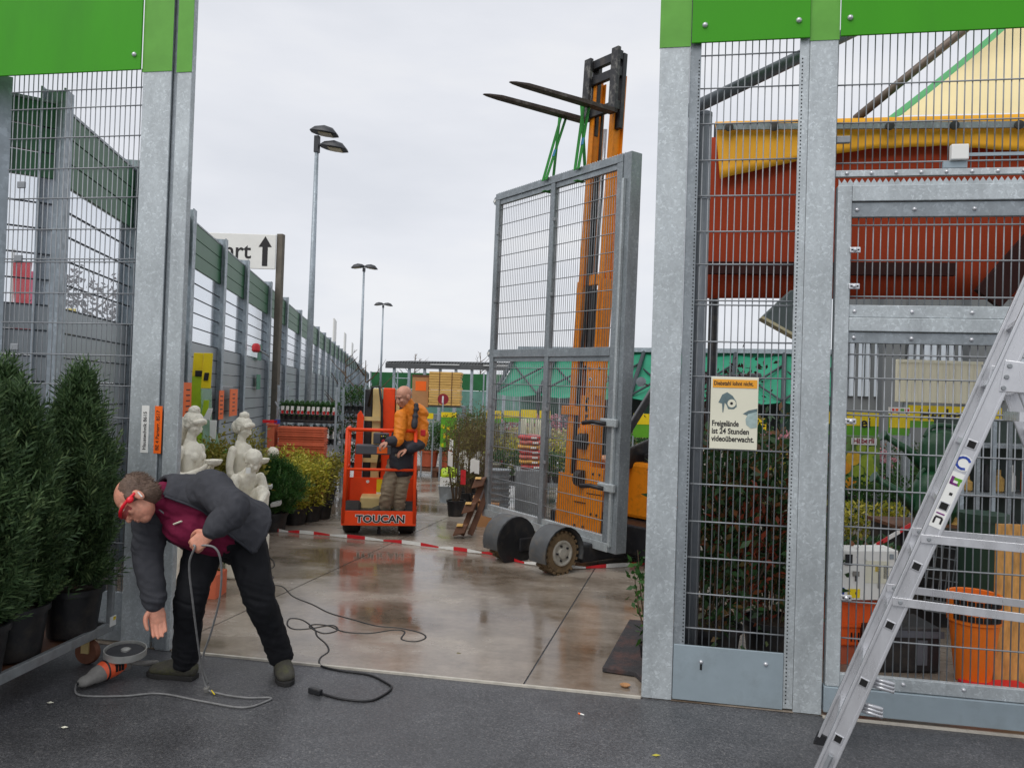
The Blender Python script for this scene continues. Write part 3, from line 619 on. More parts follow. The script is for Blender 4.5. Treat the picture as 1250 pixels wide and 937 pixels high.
def thuja(base, h, r, z0, label, pr=.165, ph=.28, seed=1, n=7500, cat='shrub', lm='thuja_leaf', group='potted conifers on the trolley', pot_m='black_plastic', brown=0, sz=.92, bulge=.25):
    """columnar conifer: sprays of small scale-leaves growing up and out from a stem"""
    rng = np.random.default_rng(seed); b = Vector(base); t = thing('potted_conifer', b, label, cat, group)
    pot(t, b, pr, ph, pot_m)
    MB().tube([b+Vector((0, 0, ph*.8)), b+Vector((.01, 0, z0+h*.5)), b+Vector((0, .01, z0+h*.92))], [.025, .018, .005], 6).build('stem', 'bark', t)
    def spray(ns, seed2, zlo, zhi):
        rg = np.random.default_rng(seed2)
        k = rg.random(ns)**.8; k = zlo+(zhi-zlo)*k; a = rg.random(ns)*2*np.pi
        lump = .8+.24*np.sin(a*3+k*5+seed)+.2*np.sin(a*7-k*4+seed*2)+.2*np.sin(k*19+a*2+seed)
        prof = np.minimum(1, np.clip((1.04-k)*2.3, .06, 1))*(.82+.3*np.minimum(1, k*3))
        ld = rg.integers(0, 3, ns); la_ = seed*1.7+ld*2.1; hk = np.array([1.0, .9, .78])[ld]; fo = .0+.36*r*np.minimum(1, k*2)*(ld > 0)
        rr = r*prof*lump*(.4+.5*rg.random(ns)**.5)*np.where(rg.random(ns) < .08, 1.4, 1.0)
        C0 = np.stack([b.x+rr*np.cos(a)+fo*np.cos(la_), b.y+rr*np.sin(a)+fo*np.sin(la_), b.z+z0+k*h*hk], 1)
        Dr = np.stack([np.cos(a)*(.75-.4*k), np.sin(a)*(.75-.4*k), .55+.7*k+.3*rg.random(ns)], 1)+rg.normal(size=(ns, 3))*.22
        Dr = unit(Dr); Ls = (.06+.14*rg.random(ns)**1.6)*sz
        V, Fc = [], []; kk = 0
        sd = unit(np.cross(Dr, rg.normal(size=(ns, 3))))
        for j in range(9):                          # leaflets along each spray
            f = (j+1)/9.0; sgn = 1 if j % 2 else -1
            P = C0+Dr*(Ls*f)[:, None]
            dd = Dr*.75+sd*sgn*(.8*(1-f*.5))
            v, fc = leaves(P-Dr*.01, dd, Ls*(.52-.24*f), .0125*sz*(1.2-.4*f), .1, rg); V.append(v); Fc.append(fc+kk); kk += len(v)
        return np.concatenate(V), np.concatenate(Fc)
    v, f = spray(n//9*6, seed+50, 0, 1); npmesh('foliage', v, f, lm, t)
    v, f = spray(n//22, seed+150, 0, .8); npmesh('highlight_tip', v, f, 'thuja_tip', t)  # lighter green sprays added as highlights on the crown
    if brown:
        v, f = spray(n//9, seed+90, .62, 1.02); npmesh('browned_tip', v, f, 'thuja_brown', t)
    return t
# plant trolley
TA = G(134, 764, .2); TB = G(-2, 829, .2); td = (TB-TA); td.z = 0; td.normalize(); TN = Vector((td.y, -td.x, 0))
if TN.x > 0: TN = -TN                      # away from the opening
tro = thing('plant_trolley', (TA.x, TA.y, 0), 'low galvanised plant trolley carrying potted conifers', 'trolley')
TL, TW, TZ = 1.36, .57, .2; mat('trolley_steel', srgb(146, 150, 152), .45, .35, .15, 12, dirt=(srgb(96, 92, 86), .5, 9))
c4 = [TA, TA+td*TL, TA+td*TL+TN*TW, TA+TN*TW]
for a, b_ in ((0, 1), (1, 2), (2, 3), (3, 0)): MB().bar(c4[a], c4[b_], .03, .055).build('base_rail', 'trolley_steel', tro, bevel=.004)
MB().prism([(0.02, .02), (TL-.02, .02), (TL-.02, TW-.02), (.02, TW-.02)], TA+Vector((0, 0, -.015)), td, TN, .012).build('deck', 'dark_timber', tro)
for q in (c4[0], c4[3], c4[1], c4[2]):
    MB().bar(q+Vector((0, 0, -.03)), q+Vector((0, 0, .4)), .035, .035, up=(1, .3, 0)).build('corner_post', 'trolley_steel', tro, bevel=.003)
    wq = q+(td*.1 if q in (c4[0], c4[3]) else -td*.1)+(TN*.07 if q in (c4[0], c4[1]) else -TN*.07)
    wh = MB().lathe([(.02, -.022), (.068, -.022), (.075, -.012), (.075, .012), (.068, .022), (.02, .022)], 18, (wq.x, wq.y, .075), td).build('wheel', mat('wheel_brown', srgb(116, 72, 52), .7, 0, .2, 12), tro, smooth=2)
    MB().bar((wq.x, wq.y, .07), (wq.x, wq.y, .19), .06, .05, up=(1, 0, 0)).build('fork', 'cream_paint', wh)
lb = c4[0]+Vector((0, 0, .035))-TN*.019
MB().obox(lb+Vector((0, 0, -.0)), td*.03, TN*.002, Vector((0, 0, .03))).build('label_tag', 'white', tro); MB().obox(lb+td*-.012+Vector((0, 0, .014))-TN*.0025, td*.012, TN*.001, Vector((0, 0, .01))).build('label_mark', 'yellow_print', tro)
tz = Vector((0, 0, TZ))
def tp(a, b_): p = TA+td*a+TN*b_; p.z = TZ; return p
thuja(tp(.17, .13), 1.2, .165, .28, 'dense dark green conifer standing next to the gate post', seed=1, n=9500)
thuja(tp(.46, .4), 1.22, .17, .28, 'slim dark conifer between the post-side conifer and the browned one', seed=2, n=8500)
thuja(tp(.58, .18), 1.1, .17, .26, 'shorter conifer on the outer edge of the trolley with drooping light sprays', seed=6, n=7000)
thuja(tp(.86, .36), 1.28, .19, .28, 'conifer with browned grey tip on the trolley', seed=3, n=9000, brown=1)
th = thuja(tp(.95, .12), 1.1, .19, .26, 'front corner conifer with light green tips and label on its pot', seed=4, n=9500)
cp = tp(.95, .12); ld = Vector((.1, -1, 0)).normalized(); ls = Vector((1, .1, 0)).normalized()
lq = MB().obox(cp+ld*.164+ls*.02+Vector((0, 0, .17)), (ls*.6+Vector((0, 0, -.5))).normalized()*.03, ld*.002, (ls*.5+Vector((0, 0, .6))).normalized()*.05).build('pot_label', 'white', th)
MB().obox(cp+ld*.1675+ls*.04+Vector((0, 0, .195)), (ls*.6+Vector((0, 0, -.5))).normalized()*.029, ld*.001, (ls*.5+Vector((0, 0, .6))).normalized()*.018).build('label_mark', 'yellow_print', lq)
thuja(tp(1.24, .34), 1.25, .22, .28, 'conifer at the outer end of the trolley', seed=5, n=6000, brown=1)
def bush(base, r, h, label, lm, seed, n=1700, pr=.15, ph=.2, leaf=.05, pot_m='black_plastic', group=None, stems=7, name='potted_bush', z0=None, up=.5, stem_r=.006, wr=.5, cat='shrub', tilt=1.0, square=False):
    rng = np.random.default_rng(seed); b = Vector(base); t = thing(name, b, label, cat, group)
    if pr: pot(t, b, pr, ph, pot_m)
    z0 = ph*.9 if z0 is None else z0
    C, Dn = [], []; st = MB()
    for i in range(stems):
        a = 2*np.pi*(i+rng.random()*.7)/stems; e = .35+.65*rng.random()
        p0 = np.array([b.x+pr*.3*math.cos(a), b.y+pr*.3*math.sin(a), b.z+ph*.85])
        p2 = np.array([b.x+r*e*math.cos(a)*tilt, b.y+r*e*math.sin(a)*tilt, b.z+z0+h*(.72+.3*rng.random())])
        p1 = (p0+p2)/2+np.array([math.cos(a), math.sin(a), 0])*r*.12
        st.tube([p0, p1, p2], [stem_r, stem_r*.8, stem_r*.3], 5)
        m_ = n//stems; k = rng.random(m_)**.75
        base_ = ((1-k)**2)[:, None]*p0+(2*k*(1-k))[:, None]*p1+(k**2)[:, None]*p2
        off = rng.normal(size=(m_, 3))*np.array([r*.26, r*.26, h*.07])*(1.1-.4*k)[:, None]
        C.append(base_+off+np.array([0, 0, h*.04])); dd = off/np.array([r, r, r])+np.array([math.cos(a)*.3, math.sin(a)*.3, up])+rng.normal(size=(m_, 3))*.5; Dn.append(dd)
    C = np.concatenate(C); Dn = np.concatenate(Dn); C[:, 2] = np.maximum(C[:, 2], b.z+z0*.9)
    v, f = leaves(C, Dn, leaf*(.6+.7*rng.random(len(C))), leaf*wr*(.7+.5*rng.random(len(C))), .12, rng)
    st.build('stem', 'bark', t); npmesh('foliage', v, f, lm, t)
    return t
# row of potted shrubs along the aisle
def gp_(u, v): p = G(u, v); p.z = .008; return p
ty = thuja(gp_(333, 648), .56, .28, .22, 'dark green dwarf conifer with white label in the shrub row', .17, .22, 21, 5200, lm='green_leaf', group='potted shrubs along the aisle', sz=.8)
p_ = gp_(333, 648)
for dx, dz, tl in ((.05, .56, .5), (.16, .36, -.9)):
    MB().obox(p_+_R0*dx+Vector((0, -.28, dz)), (_R0+Vector((0, 0, -.25*tl))).normalized()*.055, Vector((0, -.1, .3))*.06, Vector((0, .02, .012))).build('price_tag', 'white', ty)
bush(gp_(360, 640), .24, .55, 'yellow leaved shrub next to the dark green dwarf conifer', 'yellow_leaf', 31, 2600, group='potted shrubs along the aisle')
bush(gp_(350, 620), .28, .62, 'tall yellow leaved shrub behind its lower neighbours', 'yellow_leaf', 32, 2600, group='potted shrubs along the aisle')
bush(gp_(378, 636), .24, .56, 'yellow leaved shrub in the middle of the shrub row', 'yellow_leaf', 33, 2200, group='potted shrubs along the aisle')
bush(gp_(374, 616), .28, .6, 'yellow leaved shrub in front of the terracotta trays', 'yellow_leaf', 34, 2400, group='potted shrubs along the aisle')
bush(gp_(393, 633), .2, .62, 'thin yellow green shrub in a square black pot beside the lift', 'olive_leaf', 35, 900, pr=.13, group='potted shrubs along the aisle')
bush(gp_(398, 612), .25, .52, 'greenish shrub at the lift end of the shrub row', 'olive_leaf', 36, 1500, group='potted shrubs along the aisle')
bush(gp_(316, 640), .26, .62, 'low olive shrub behind the bending man', 'olive_leaf', 37, 1800, group='potted shrubs along the aisle')
for i, (u, d, s_, z_) in enumerate(((268, 8.3, .95, .8), (246, 8.1, .85, .8), (288, 8.6, .8, .7), (305, 9.0, .9, .6), (222, 7.4, .8, .75))):
    p = D(u, 480, d); p.z = .008
    bush(p, .34, s_, ['olive shrub between the two bowl carrying stone figures', 'olive shrub behind the stone figure with long hair', 'small olive shrub beside the second stone figure', 'olive shrub behind the crouching stone figure', 'olive shrub against the gate post'][i], 'olive_leaf', 40+i, 2600, group='olive shrubs around the stone figures')
# plants behind the right mesh bay and at the post foot
bush((.42, YG+.62, .008), .34, 1.25, 'glossy photinia shrub close behind the mesh with the video sign', 'photinia_leaf', 51, 2600, pr=.2, ph=.28, leaf=.085, wr=.42, stems=11, group='shrubs behind the mesh', up=.7)
bush((.85, YG+.85, .008), .36, 1.3, 'dark photinia shrub behind the slim perforated post', 'photinia_leaf', 52, 2400, pr=.2, ph=.28, leaf=.085, wr=.42, stems=10, group='shrubs behind the mesh', up=.7)
bush((.62, YG+.7, .3), .3, .95, 'red leaved photinia shoots behind the video sign', 'photinia_red', 53, 700, pr=.0, ph=.0, leaf=.075, wr=.35, stems=9, group='shrubs behind the mesh', up=1.0)
bush((.55, 7.6, .008), .45, 1.75, 'dark wine red shrub rising above the video sign', 'wine_leaf', 54, 4200, pr=.24, ph=.3, leaf=.06, stems=12, group='shrubs behind the mesh')
bush((1.3, YG+1.5, .008), .5, .5, 'dark evergreen shrub behind the gate leaf', 'photinia_leaf', 55, 2600, pr=.22, ph=.3, leaf=.075, stems=10, group='shrubs behind the mesh')
bush((.06, YG+.6, .008), .12, .6, 'thin leafy shoots sticking out at the foot of the broad gate post', 'green_leaf', 56, 170, pr=.08, ph=.12, leaf=.06, wr=.5, stems=6, up=.2, group='shrubs behind the mesh', tilt=1.2)
# ================================================================== figures
def spline(pts, rs, k=5):
    """Catmull-Rom through joints, radii eased along"""
    P = [Vector(p) for p in pts]; n = len(P); oP, oR = [], []
    tup = lambda r: r if isinstance(r, tuple) else (r, r)
    for i in range(n-1):
        a, b, c, d = P[max(i-1, 0)], P[i], P[i+1], P[min(i+2, n-1)]
        for j in range(k):
            t = j/k; q = .5*((2*b)+(c-a)*t+(2*a-5*b+4*c-d)*t*t+(3*b-a-3*c+d)*t**3); oP.append(q)
            r0, r1 = tup(rs[i]), tup(rs[i+1]); oR.append((r0[0]+(r1[0]-r0[0])*t, r0[1]+(r1[1]-r0[1])*t))
    oP.append(P[-1]); oR.append(tup(rs[-1])); return oP, oR
def limb(mb, pts, rs, side=None, n=14, k=5, ends=True):
    """closed tapering limb with rounded ends; side = direction of the first radius"""
    P, Rr = spline(pts, rs, k)
    if ends:
        d0 = (P[0]-P[1]).normalized(); d1 = (P[-1]-P[-2]).normalized(); r0 = min(Rr[0]); r1 = min(Rr[-1])
        P = [P[0]+d0*r0*.95, P[0]+d0*r0*.7]+P+[P[-1]+d1*r1*.7, P[-1]+d1*r1*.95]
        sc_2 = lambda r, f: (r[0]*f, r[1]*f); Rr = [sc_2(Rr[0], .3), sc_2(Rr[0], .72)]+Rr+[sc_2(Rr[-1], .72), sc_2(Rr[-1], .3)]
    m = len(P); kk = len(mb.v); prev = None
    for i, p in enumerate(P):
        d = (P[min(i+1, m-1)]-P[max(i-1, 0)]).normalized()
        if side is not None: a = Vector(side)
        elif prev is None: a = d.orthogonal()
        else: a = prev
        a = (a-d*a.dot(d)).normalized(); prev = a; b = d.cross(a)
        for j in range(n):
            t = 2*math.pi*j/n; mb.v.append(tuple(p+a*(Rr[i][0]*math.cos(t))+b*(Rr[i][1]*math.sin(t))))
    for i in range(m-1):
        for j in range(n):
            q = (j+1) % n; mb.f.append((kk+i*n+j, kk+i*n+q, kk+(i+1)*n+q, kk+(i+1)*n+j))
    mb.f.append(tuple(kk+j for j in reversed(range(n)))); mb.f.append(tuple(kk+(m-1)*n+j for j in range(n)))
    return mb
def fuse(mb, vox, name, m, parent=None, smooth=4, folds=None, loc=None):
    """one continuous skin over overlapping shapes; folds = [(amount, scale xyz)]"""
    me = mb.mesh('tmp'); ob = bpy.data.objects.new('tmp', me); COL.objects.link(ob)
    r = ob.modifiers.new('r', 'REMESH'); r.mode = 'VOXEL'; r.voxel_size = vox
    if smooth: s_ = ob.modifiers.new('s', 'SMOOTH'); s_.factor = .5; s_.iterations = smooth
    me2 = bpy.data.meshes.new_from_object(ob.evaluated_get(bpy.context.evaluated_depsgraph_get())); bpy.data.objects.remove(ob)
    off = root_loc(parent) if parent else Vector(loc or (0, 0, 0))
    if folds:
        nv = len(me2.vertices); nor = [v.normal.copy() for v in me2.vertices]
        for i, v in enumerate(me2.vertices):
            h = 0.0
            if callable(folds): h = folds(v.co)
            else:
                for amt, s3 in folds: h += amt*(1-2*abs(noise.noise((v.co.x*s3[0], v.co.y*s3[1], v.co.z*s3[2]))))
            v.co += nor[i]*h
    for v in me2.vertices: v.co -= off
    me2.polygons.foreach_set('use_smooth', [True]*len(me2.polygons)); me2.name = name
    o = bpy.data.objects.new(name, me2); COL.objects.link(o); me2.materials.clear(); me2.materials.append(MATS[m] if isinstance(m, str) else m)
    if parent: o.parent = parent
    else: o.location = off
    return o
def ridge(co, s3): return 1-2*abs(noise.noise((co.x*s3[0], co.y*s3[1], co.z*s3[2])))
mat('skin', srgb(206, 150, 126), .5, 0, .12, 9, .1, 150, trans=.12); mat('skin_pink', srgb(208, 146, 122), .55, 0, .2, 24, .3, 220, trans=.1, dirt=(srgb(196, 110, 92), .45, 12))
mat('hair', srgb(96, 76, 64), .7, 0, .3, 40, .4, 90); mat('hair_grey', srgb(150, 120, 102), .75, 0, .2, 40, .3, 90)
mat('cardigan', srgb(66, 67, 72), .9, 0, .12, 14, .45, 260, spec=.15); mat('maroon', srgb(118, 30, 62), .8, 0, .12, 10, .25, 160, spec=.2)
mat('black_cloth', srgb(24, 25, 29), .8, 0, .2, 10, .25, 160, spec=.25); mat('shoe', srgb(62, 60, 52), .75, 0, .25, 20, .3, 80, dirt=(srgb(96, 98, 50), .6, 14)); mat('sole', srgb(34, 33, 32), .8)
mat('red_gloss', srgb(226, 24, 46), .3, 0, .05, 5); mat('jacket_orange', srgb(232, 132, 22), .6, 0, .1, 8, .2, 90); mat('jacket_dark', srgb(48, 50, 58), .7, 0, .12, 9, .2, 90)
mat('khaki', srgb(140, 126, 106), .85, 0, .14, 9, .25, 120); mat('eye_white', srgb(225, 220, 214), .3); mat('lip', srgb(172, 100, 88), .5)
def frame(fwd, up):
    f = Vector(fwd).normalized(); u = Vector(up); u = (u-f*u.dot(f)).normalized(); r = f.cross(u)   # r: the figure's right
    return Matrix(((r.x, f.x, u.x), (r.y, f.y, u.y), (r.z, f.z, u.z)))
def head(mb, c, M, s=1.0):
    """skull, jaw, nose, brow, ears; s = scale, 1 = 0.235 m tall"""
    c = Vector(c); T = lambda x, y, z: c+M @ Vector((x*s, y*s, z*s))
    mb.sphere(T(0, -.012, .03), Vector((.077, .096, .092))*s, 20, 14, M); mb.sphere(T(0, .028, -.035), Vector((.062, .066, .075))*s, 18, 12, M)
    mb.sphere(T(0, .05, -.085), Vector((.036, .034, .03))*s, 12, 8, M); mb.sphere(T(0, .066, .028), Vector((.056, .026, .014))*s, 12, 8, M)
    limb(mb, [T(0, .082, .012), T(0, .1, -.018), T(0, .107, -.034)], [.009*s, .012*s, .014*s], n=8, k=2)
    for q in (-1, 1):
        mb.sphere(T(q*.013, .094, -.037), .009*s, 8, 6); mb.sphere(T(q*.04, .064, -.022), Vector((.026, .022, .024))*s, 10, 8, M)
        mb.sphere(T(q*.081, -.012, -.008), Vector((.011, .021, .034))*s, 10, 8, M)
    mb.sphere(T(0, .086, -.058), Vector((.026, .012, .008))*s, 10, 6, M); mb.sphere(T(0, .084, -.072), Vector((.022, .011, .008))*s, 10, 6, M)
    return T
def hand(mb, wrist, d, palm, thumb, curl=.5, s=1.0, spread=.012):
    """wrist point, direction of the hand, palm normal, side of the thumb"""
    w = Vector(wrist); d = Vector(d).normalized(); pn = Vector(palm); pn = (pn-d*pn.dot(d)).normalized(); th = d.cross(pn)
    if th.dot(Vector(thumb)) < 0: th = -th
    limb(mb, [w-d*.02*s, w+d*.02*s, w+d*.06*s, w+d*.092*s], [(.026*s, .019*s), (.034*s, .017*s), (.041*s, .015*s), (.039*s, .013*s)], side=th, n=12, k=3)
    for i, (o, L_) in enumerate(((.029, .072), (.0095, .08), (-.010, .075), (-.028, .058))):
        p = w+d*(.088 - (.004 if i in (0, 3) else 0))*s+th*o*s; q = [p]; ang = curl*.35
        dv = d+th*(o*spread*8)
        for j, f in enumerate((.45, .32, .26)):
            ang += curl*(.75 if j else .3); dd = (dv*math.cos(ang)+pn*math.sin(ang)).normalized(); q.append(q[-1]+dd*L_*f*s)
        limb(mb, q, [.0102*s, .0096*s, .0088*s, .0075*s], n=8, k=3)
    p = w+d*.03*s+th*.03*s; dd = (d*.7+th*.62+pn*.3*(1+curl)).normalized(); q = [p, p+dd*.035*s, p+dd*.035*s+(d*.9+th*.1+pn*.45*curl).normalized()*.032*s, p+dd*.035*s+(d*.9+th*.0+pn*.6*curl).normalized()*.058*s]
    limb(mb, q, [.014*s, .0125*s, .011*s, .009*s], n=8, k=3)
    return mb
def shoe(t, heel, toe, w=.05, name='shoe', m='shoe', hgt=.085):
    h, e = Vector(heel), Vector(toe); d = (e-h); d.z = 0; L_ = d.length; d.normalize(); sd_ = Vector((-d.y, d.x, 0)); z = lambda q: Vector((0, 0, q))
    up = MB(); limb(up, [h+z(.06), h+d*L_*.3+z(.065), h+d*L_*.62+z(.052), h+d*L_*.9+z(.042)], [(w*.9, .05), (w*.94, .056), (w*1.02, .042), (w*.86, .028)], side=sd_, n=16)
    limb(up, [h+d*.02+z(.05), h+d*.035+z(hgt+.02)], [(w*.8, w*.85), (w*.78, w*.82)], side=sd_, n=14)
    o = fuse(up, .006, name, m, t, 3)
    pr = [(-w*.72, -.035), (-w*.8, .06), (-w*.8, L_*.35), (-w*1.02, L_*.65), (-w*.85, L_*.92), (-w*.3, L_+.02), (w*.3, L_+.02), (w*.85, L_*.92), (w*1.02, L_*.65), (w*.8, L_*.35), (w*.8, .06), (w*.72, -.035)]
    MB().prism(pr, h, sd_, d, -.028 if sd_.cross(d).z < 0 else .028).build('sole', 'sole', o, bevel=.004)
    lc = MB()
    for k in range(4): lc.tube([h+d*(L_*(.34+.09*k))-sd_*w*.55+z(.085-.006*k), h+d*(L_*(.36+.09*k))+z(.104-.009*k), h+d*(L_*(.34+.09*k))+sd_*w*.55+z(.085-.006*k)], .0035, 5)
    lc.build('lace', 'black_cloth', o)
    return o
# ------------------------------------------------------------------ the bending man with the red glasses
CR, CU, CF = RT, UP, FW
hipR, hipL = D(254, 650, 4.46), D(298, 652, 4.5)
knR, anR = D(233, 728, 4.34), D(226, 801, 4.46)
knL, anL = D(318, 733, 4.42), D(343, 797, 4.58)
shR, shL = D(184, 626, 4.26), D(258, 596, 4.14)
elR, wrR = D(180, 682, 4.22), D(190, 736, 4.16)
elL, wrL = D(286, 622, 3.98), D(257, 650, 3.93)
pel, wst, chs, nck = D(279, 648, 4.47), D(256, 634, 4.38), D(226, 617, 4.25), D(199, 605, 4.17)
hd = D(168, 609, 4.06)
man = MB(); A_ = (shL-shR).normalized()
side = A_
def torso(mb, g=0.0, belly=0.0, ends=True):
    return limb(mb, [pel, wst, (wst+chs)/2+D(228, 640, 4.2)*0, chs, nck+(chs-nck)*.25], [(.17, .12), (.18, .14), (.185, .135), (.185, .11), (.075, .06)], side=side, n=28, k=5)
torso(man); limb(man, [nck+(chs-nck)*.3, nck, hd-(hd-nck)*.2], [.058, .058, .058])
for a, b_, c_, d2 in ((hipR, knR, anR, 1), (hipL, knL, anL, -1)): limb(man, [a, (a+b_)/2, b_, (b_+c_)/2, c_, c_-Vector((0, 0, .05))], [.09, .078, .058, .055, .04, .04])
for a, b_, c_ in ((shR, elR, wrR), (shL, elL, wrL)): limb(man, [a, (a+b_)/2, b_, (b_+c_)/2, c_], [.056, .05, .043, .04, .028])
HM = frame(-CR*.42-_U0*.72-CF*.42, -CR*.86+_U0*.42-CF*.12)
HT = head(man, hd, HM, 1.04)
hand(man, wrR, (CR*.2-_U0*.95-CF*.1), (CR*.45+_U0*.1-CF*.8), -CR*.2-CF*.9-_U0*.3, .3, 1.1, .035)
hand(man, wrL, (-CR*.75-_U0*.62-CF*.1), (-CR*.45+CF*.8-_U0*.5), (-CR*.6+_U0*.9), 1.15, 1.08)
for an, toe in ((anR, G(186, 826)), (anL, G(350, 838))):
    h = Vector((an.x, an.y, 0)); limb(man, [an, h+Vector((0, 0, .06)), h+(toe-h).normalized()*.07+Vector((0, 0, .05))], [.036, .034, .026])
worker = fuse(man, .0042, 'person', 'skin_pink', None, 2, loc=(pel.x, pel.y, 0))
tag(worker, 'man in dark grey cardigan bending down with a grey cable in his hand', 'person')
# trousers
tr = MB()
for a, b_, c_ in ((hipR, knR, anR), (hipL, knL, anL)):
    limb(tr, [a+(a-b_)*.12, (a*.55+b_*.45), b_, (b_*.5+c_*.5), c_-Vector((0, 0, .02))], [.115, .1, .08, .071, .064], n=20)
limb(tr, [pel+(pel-wst)*.45+Vector((0, 0, -.03)), pel, wst*.6+pel*.4], [(.16, .13), (.2, .165), (.19, .16)], side=side, n=24)
fuse(tr, .008, 'trousers', 'black_cloth', worker, 4, folds=lambda c: (lambda zk: .0045*ridge(c, (22, 22, 7))+.005*ridge(c+Vector((3, 1, c.x*.5)), (9, 9, 15))+(.009*zk)*ridge(c+Vector((0, 0, .35*c.x)), (7, 7, 34)))(max(0, 1-abs(c.z-.1)/.16)+.8*max(0, 1-abs(c.z-.5)/.14)))
# maroon top with belly
sh_ = MB(); N_ = None
limb(sh_, [pel*.75+wst*.25, wst, (wst+chs)/2, chs, nck+(chs-nck)*.12], [(.19, .165), (.2, .18), (.205, .172), (.205, .142), (.09, .08)], side=side, n=28)
spd = (nck-pel).normalized(); fr = spd.cross(A_).normalized()
if fr.z > 0: fr = -fr
sh_.sphere((wst+chs)*.5+fr*.07-A_*.0, Vector((.16, .17, .13)), 18, 12)
limb(sh_, [nck+(chs-nck)*.3, nck*.75+hd*.25], [(.085, .08), (.078, .074)], side=side)
shirt = fuse(sh_, .008, 'maroon_top', 'maroon', worker, 5, folds=lambda c: .009*ridge(c+Vector((0, 0, .5*c.x)), (5, 9, 18))+.003*ridge(c, (26, 26, 26)))
# cardigan: back and side shell, open at the front, with sleeves
cg = MB(); rows_o, rows_i = [], []
P_, R_ = spline([pel+(pel-wst)*.55, pel, wst, (wst+chs)/2, chs, nck+(chs-nck)*.2, nck+(nck-chs)*.22], [(.25, .225), (.235, .21), (.225, .2), (.228, .19), (.226, .165), (.15, .125), (.108, .102)], 5)
nP = len(P_); NA = 30
for i, p in enumerate(P_):
    d = (P_[min(i+1, nP-1)]-P_[max(i-1, 0)]).normalized(); a = (A_-d*A_.dot(d)).normalized(); f_ = d.cross(a)
    if f_.dot(fr) < 0: f_ = -f_
    t = i/(nP-1); ra, rb = R_[i]
    e0 = rad(34+16*(1-t)); e1 = rad(150-14*t)            # gap in the front between the left flap e0.. and right e1
    ro, ri = [], []
    for j in range(NA+1):
        an = e0 - (2*math.pi-(e1-e0))*j/NA                # runs from the left front edge round the back to the right front edge
        q = a*(ra*math.cos(an))+f_*(rb*math.sin(an)); ro.append(p+q); ri.append(p+q*.9)
    rows_o.append(ro); rows_i.append(ri)
loop = [ro+ri[::-1] for ro, ri in zip(rows_o, rows_i)]
k0 = len(cg.v); cg.grid(loop, True); m2 = len(loop[0])
for i_, rev in ((0, 1), (nP-1, 0)):
    for j in range(NA):
        q = [k0+i_*m2+j, k0+i_*m2+j+1, k0+i_*m2+m2-2-j, k0+i_*m2+m2-1-j]; cg.f.append(tuple(q if rev else q[::-1]))
limb(cg, [shR+(chs-shR)*.25, shR, (shR+elR)/2, elR, (elR+wrR)/2, wrR-(wrR-elR)*.06], [.095, .09, .078, .07, .062, .05], n=18)
limb(cg, [shL+(chs-shL)*.25, shL, (shL+elL)/2, elL, (elL+wrL)/2, wrL-(wrL-elL)*.12], [.1, .098, .084, .074, .064, .048], n=18)
def card_fold(c):
    kR = max(0, 1-(c-(elR*.6+shR*.4)).length/.16)+.8*max(0, 1-(c-wrR).length/.16); kL = max(0, 1-(c-elL).length/.15)+.7*max(0, 1-(c-wrL).length/.12)
    return .008*ridge(c+Vector((0, 0, .4*c.x)), (6, 6, 10))+.004*ridge(c, (20, 20, 16))+.013*kR*ridge(c+Vector((0, 0, .4*c.x)), (8, 8, 30))+.009*kL*ridge(c+Vector((0, 0, c.x)), (22, 12, 22))
cardi = fuse(cg, .007, 'cardigan', 'cardigan', worker, 3, folds=card_fold)
edge = [r_[0]+fr*.004 for r_ in rows_o[2:]]; MB().tube(edge, .0075, 6).build('zip_edge', 'jacket_dark', cardi, smooth=True)
MB().tube([q_*1.0 for q_ in rows_o[1]], .011, 6).build('hem_band', 'cardigan', cardi, smooth=True); MB().tube([(rows_o[-1][j]+rows_i[-1][j])/2 for j in range(NA+1)], .014, 7).build('collar', 'cardigan', cardi, smooth=True)
for e_, w_ in ((wrR-(wrR-elR)*.05, wrR-(wrR-elR)*.22), (wrL-(wrL-elL)*.1, wrL-(wrL-elL)*.3)): q_ = MB(); limb(q_, [w_, e_], [.053, .047], n=16, k=4); fuse(q_, .006, 'cuff', 'cardigan', cardi, 1)
MB().obox(chs*.55+nck*.45+fr*.158+A_*.06, A_*.028, fr*.003, spd*.004).build('chest_logo', 'off_white', shirt)
# hair, ear guard strap, glasses, zip
hr = MB()
for i in range(2):
    pass
hr.sphere(HT(0, -.03, .035), Vector((.085, .09, .093))*1.04, 20, 14, HM); hr.sphere(HT(0, -.05, -.02), Vector((.078, .06, .07))*1.04, 16, 10, HM)
for q in (-1, 1): hr.sphere(HT(q*.07, .01, .02), Vector((.016, .03, .034))*1.04, 10, 8, HM)
hair = fuse(hr, .006, 'hair', 'hair', worker, 2, folds=[(.0015, (60, 60, 60))])
hm_ = hair.data; bm = bmesh.new(); bm.from_mesh(hm_); inv = HM.transposed(); off = worker.location
kill = [f for f in bm.faces if (lambda l: (l.z > .075 and l.y > -.06 and abs(l.x) < .05) or l.y > .045 or (l.z > .05 and l.y > .02))(inv @ (f.calc_center_median()+off-hd)/1.04)]
bmesh.ops.delete(bm, geom=kill, context='FACES'); bm.to_mesh(hm_); bm.free()
hv = np.array([tuple(v.co+off) for v in hm_.vertices]); hn = np.array([tuple(v.normal) for v in hm_.vertices]); pick = RNG.integers(0, len(hv), 2600)
bk_ = np.array(HM @ Vector((0, -1, -.35))); HD_ = hn[pick]*.14+bk_*1.0+RNG.normal(size=(2600, 3))*.12
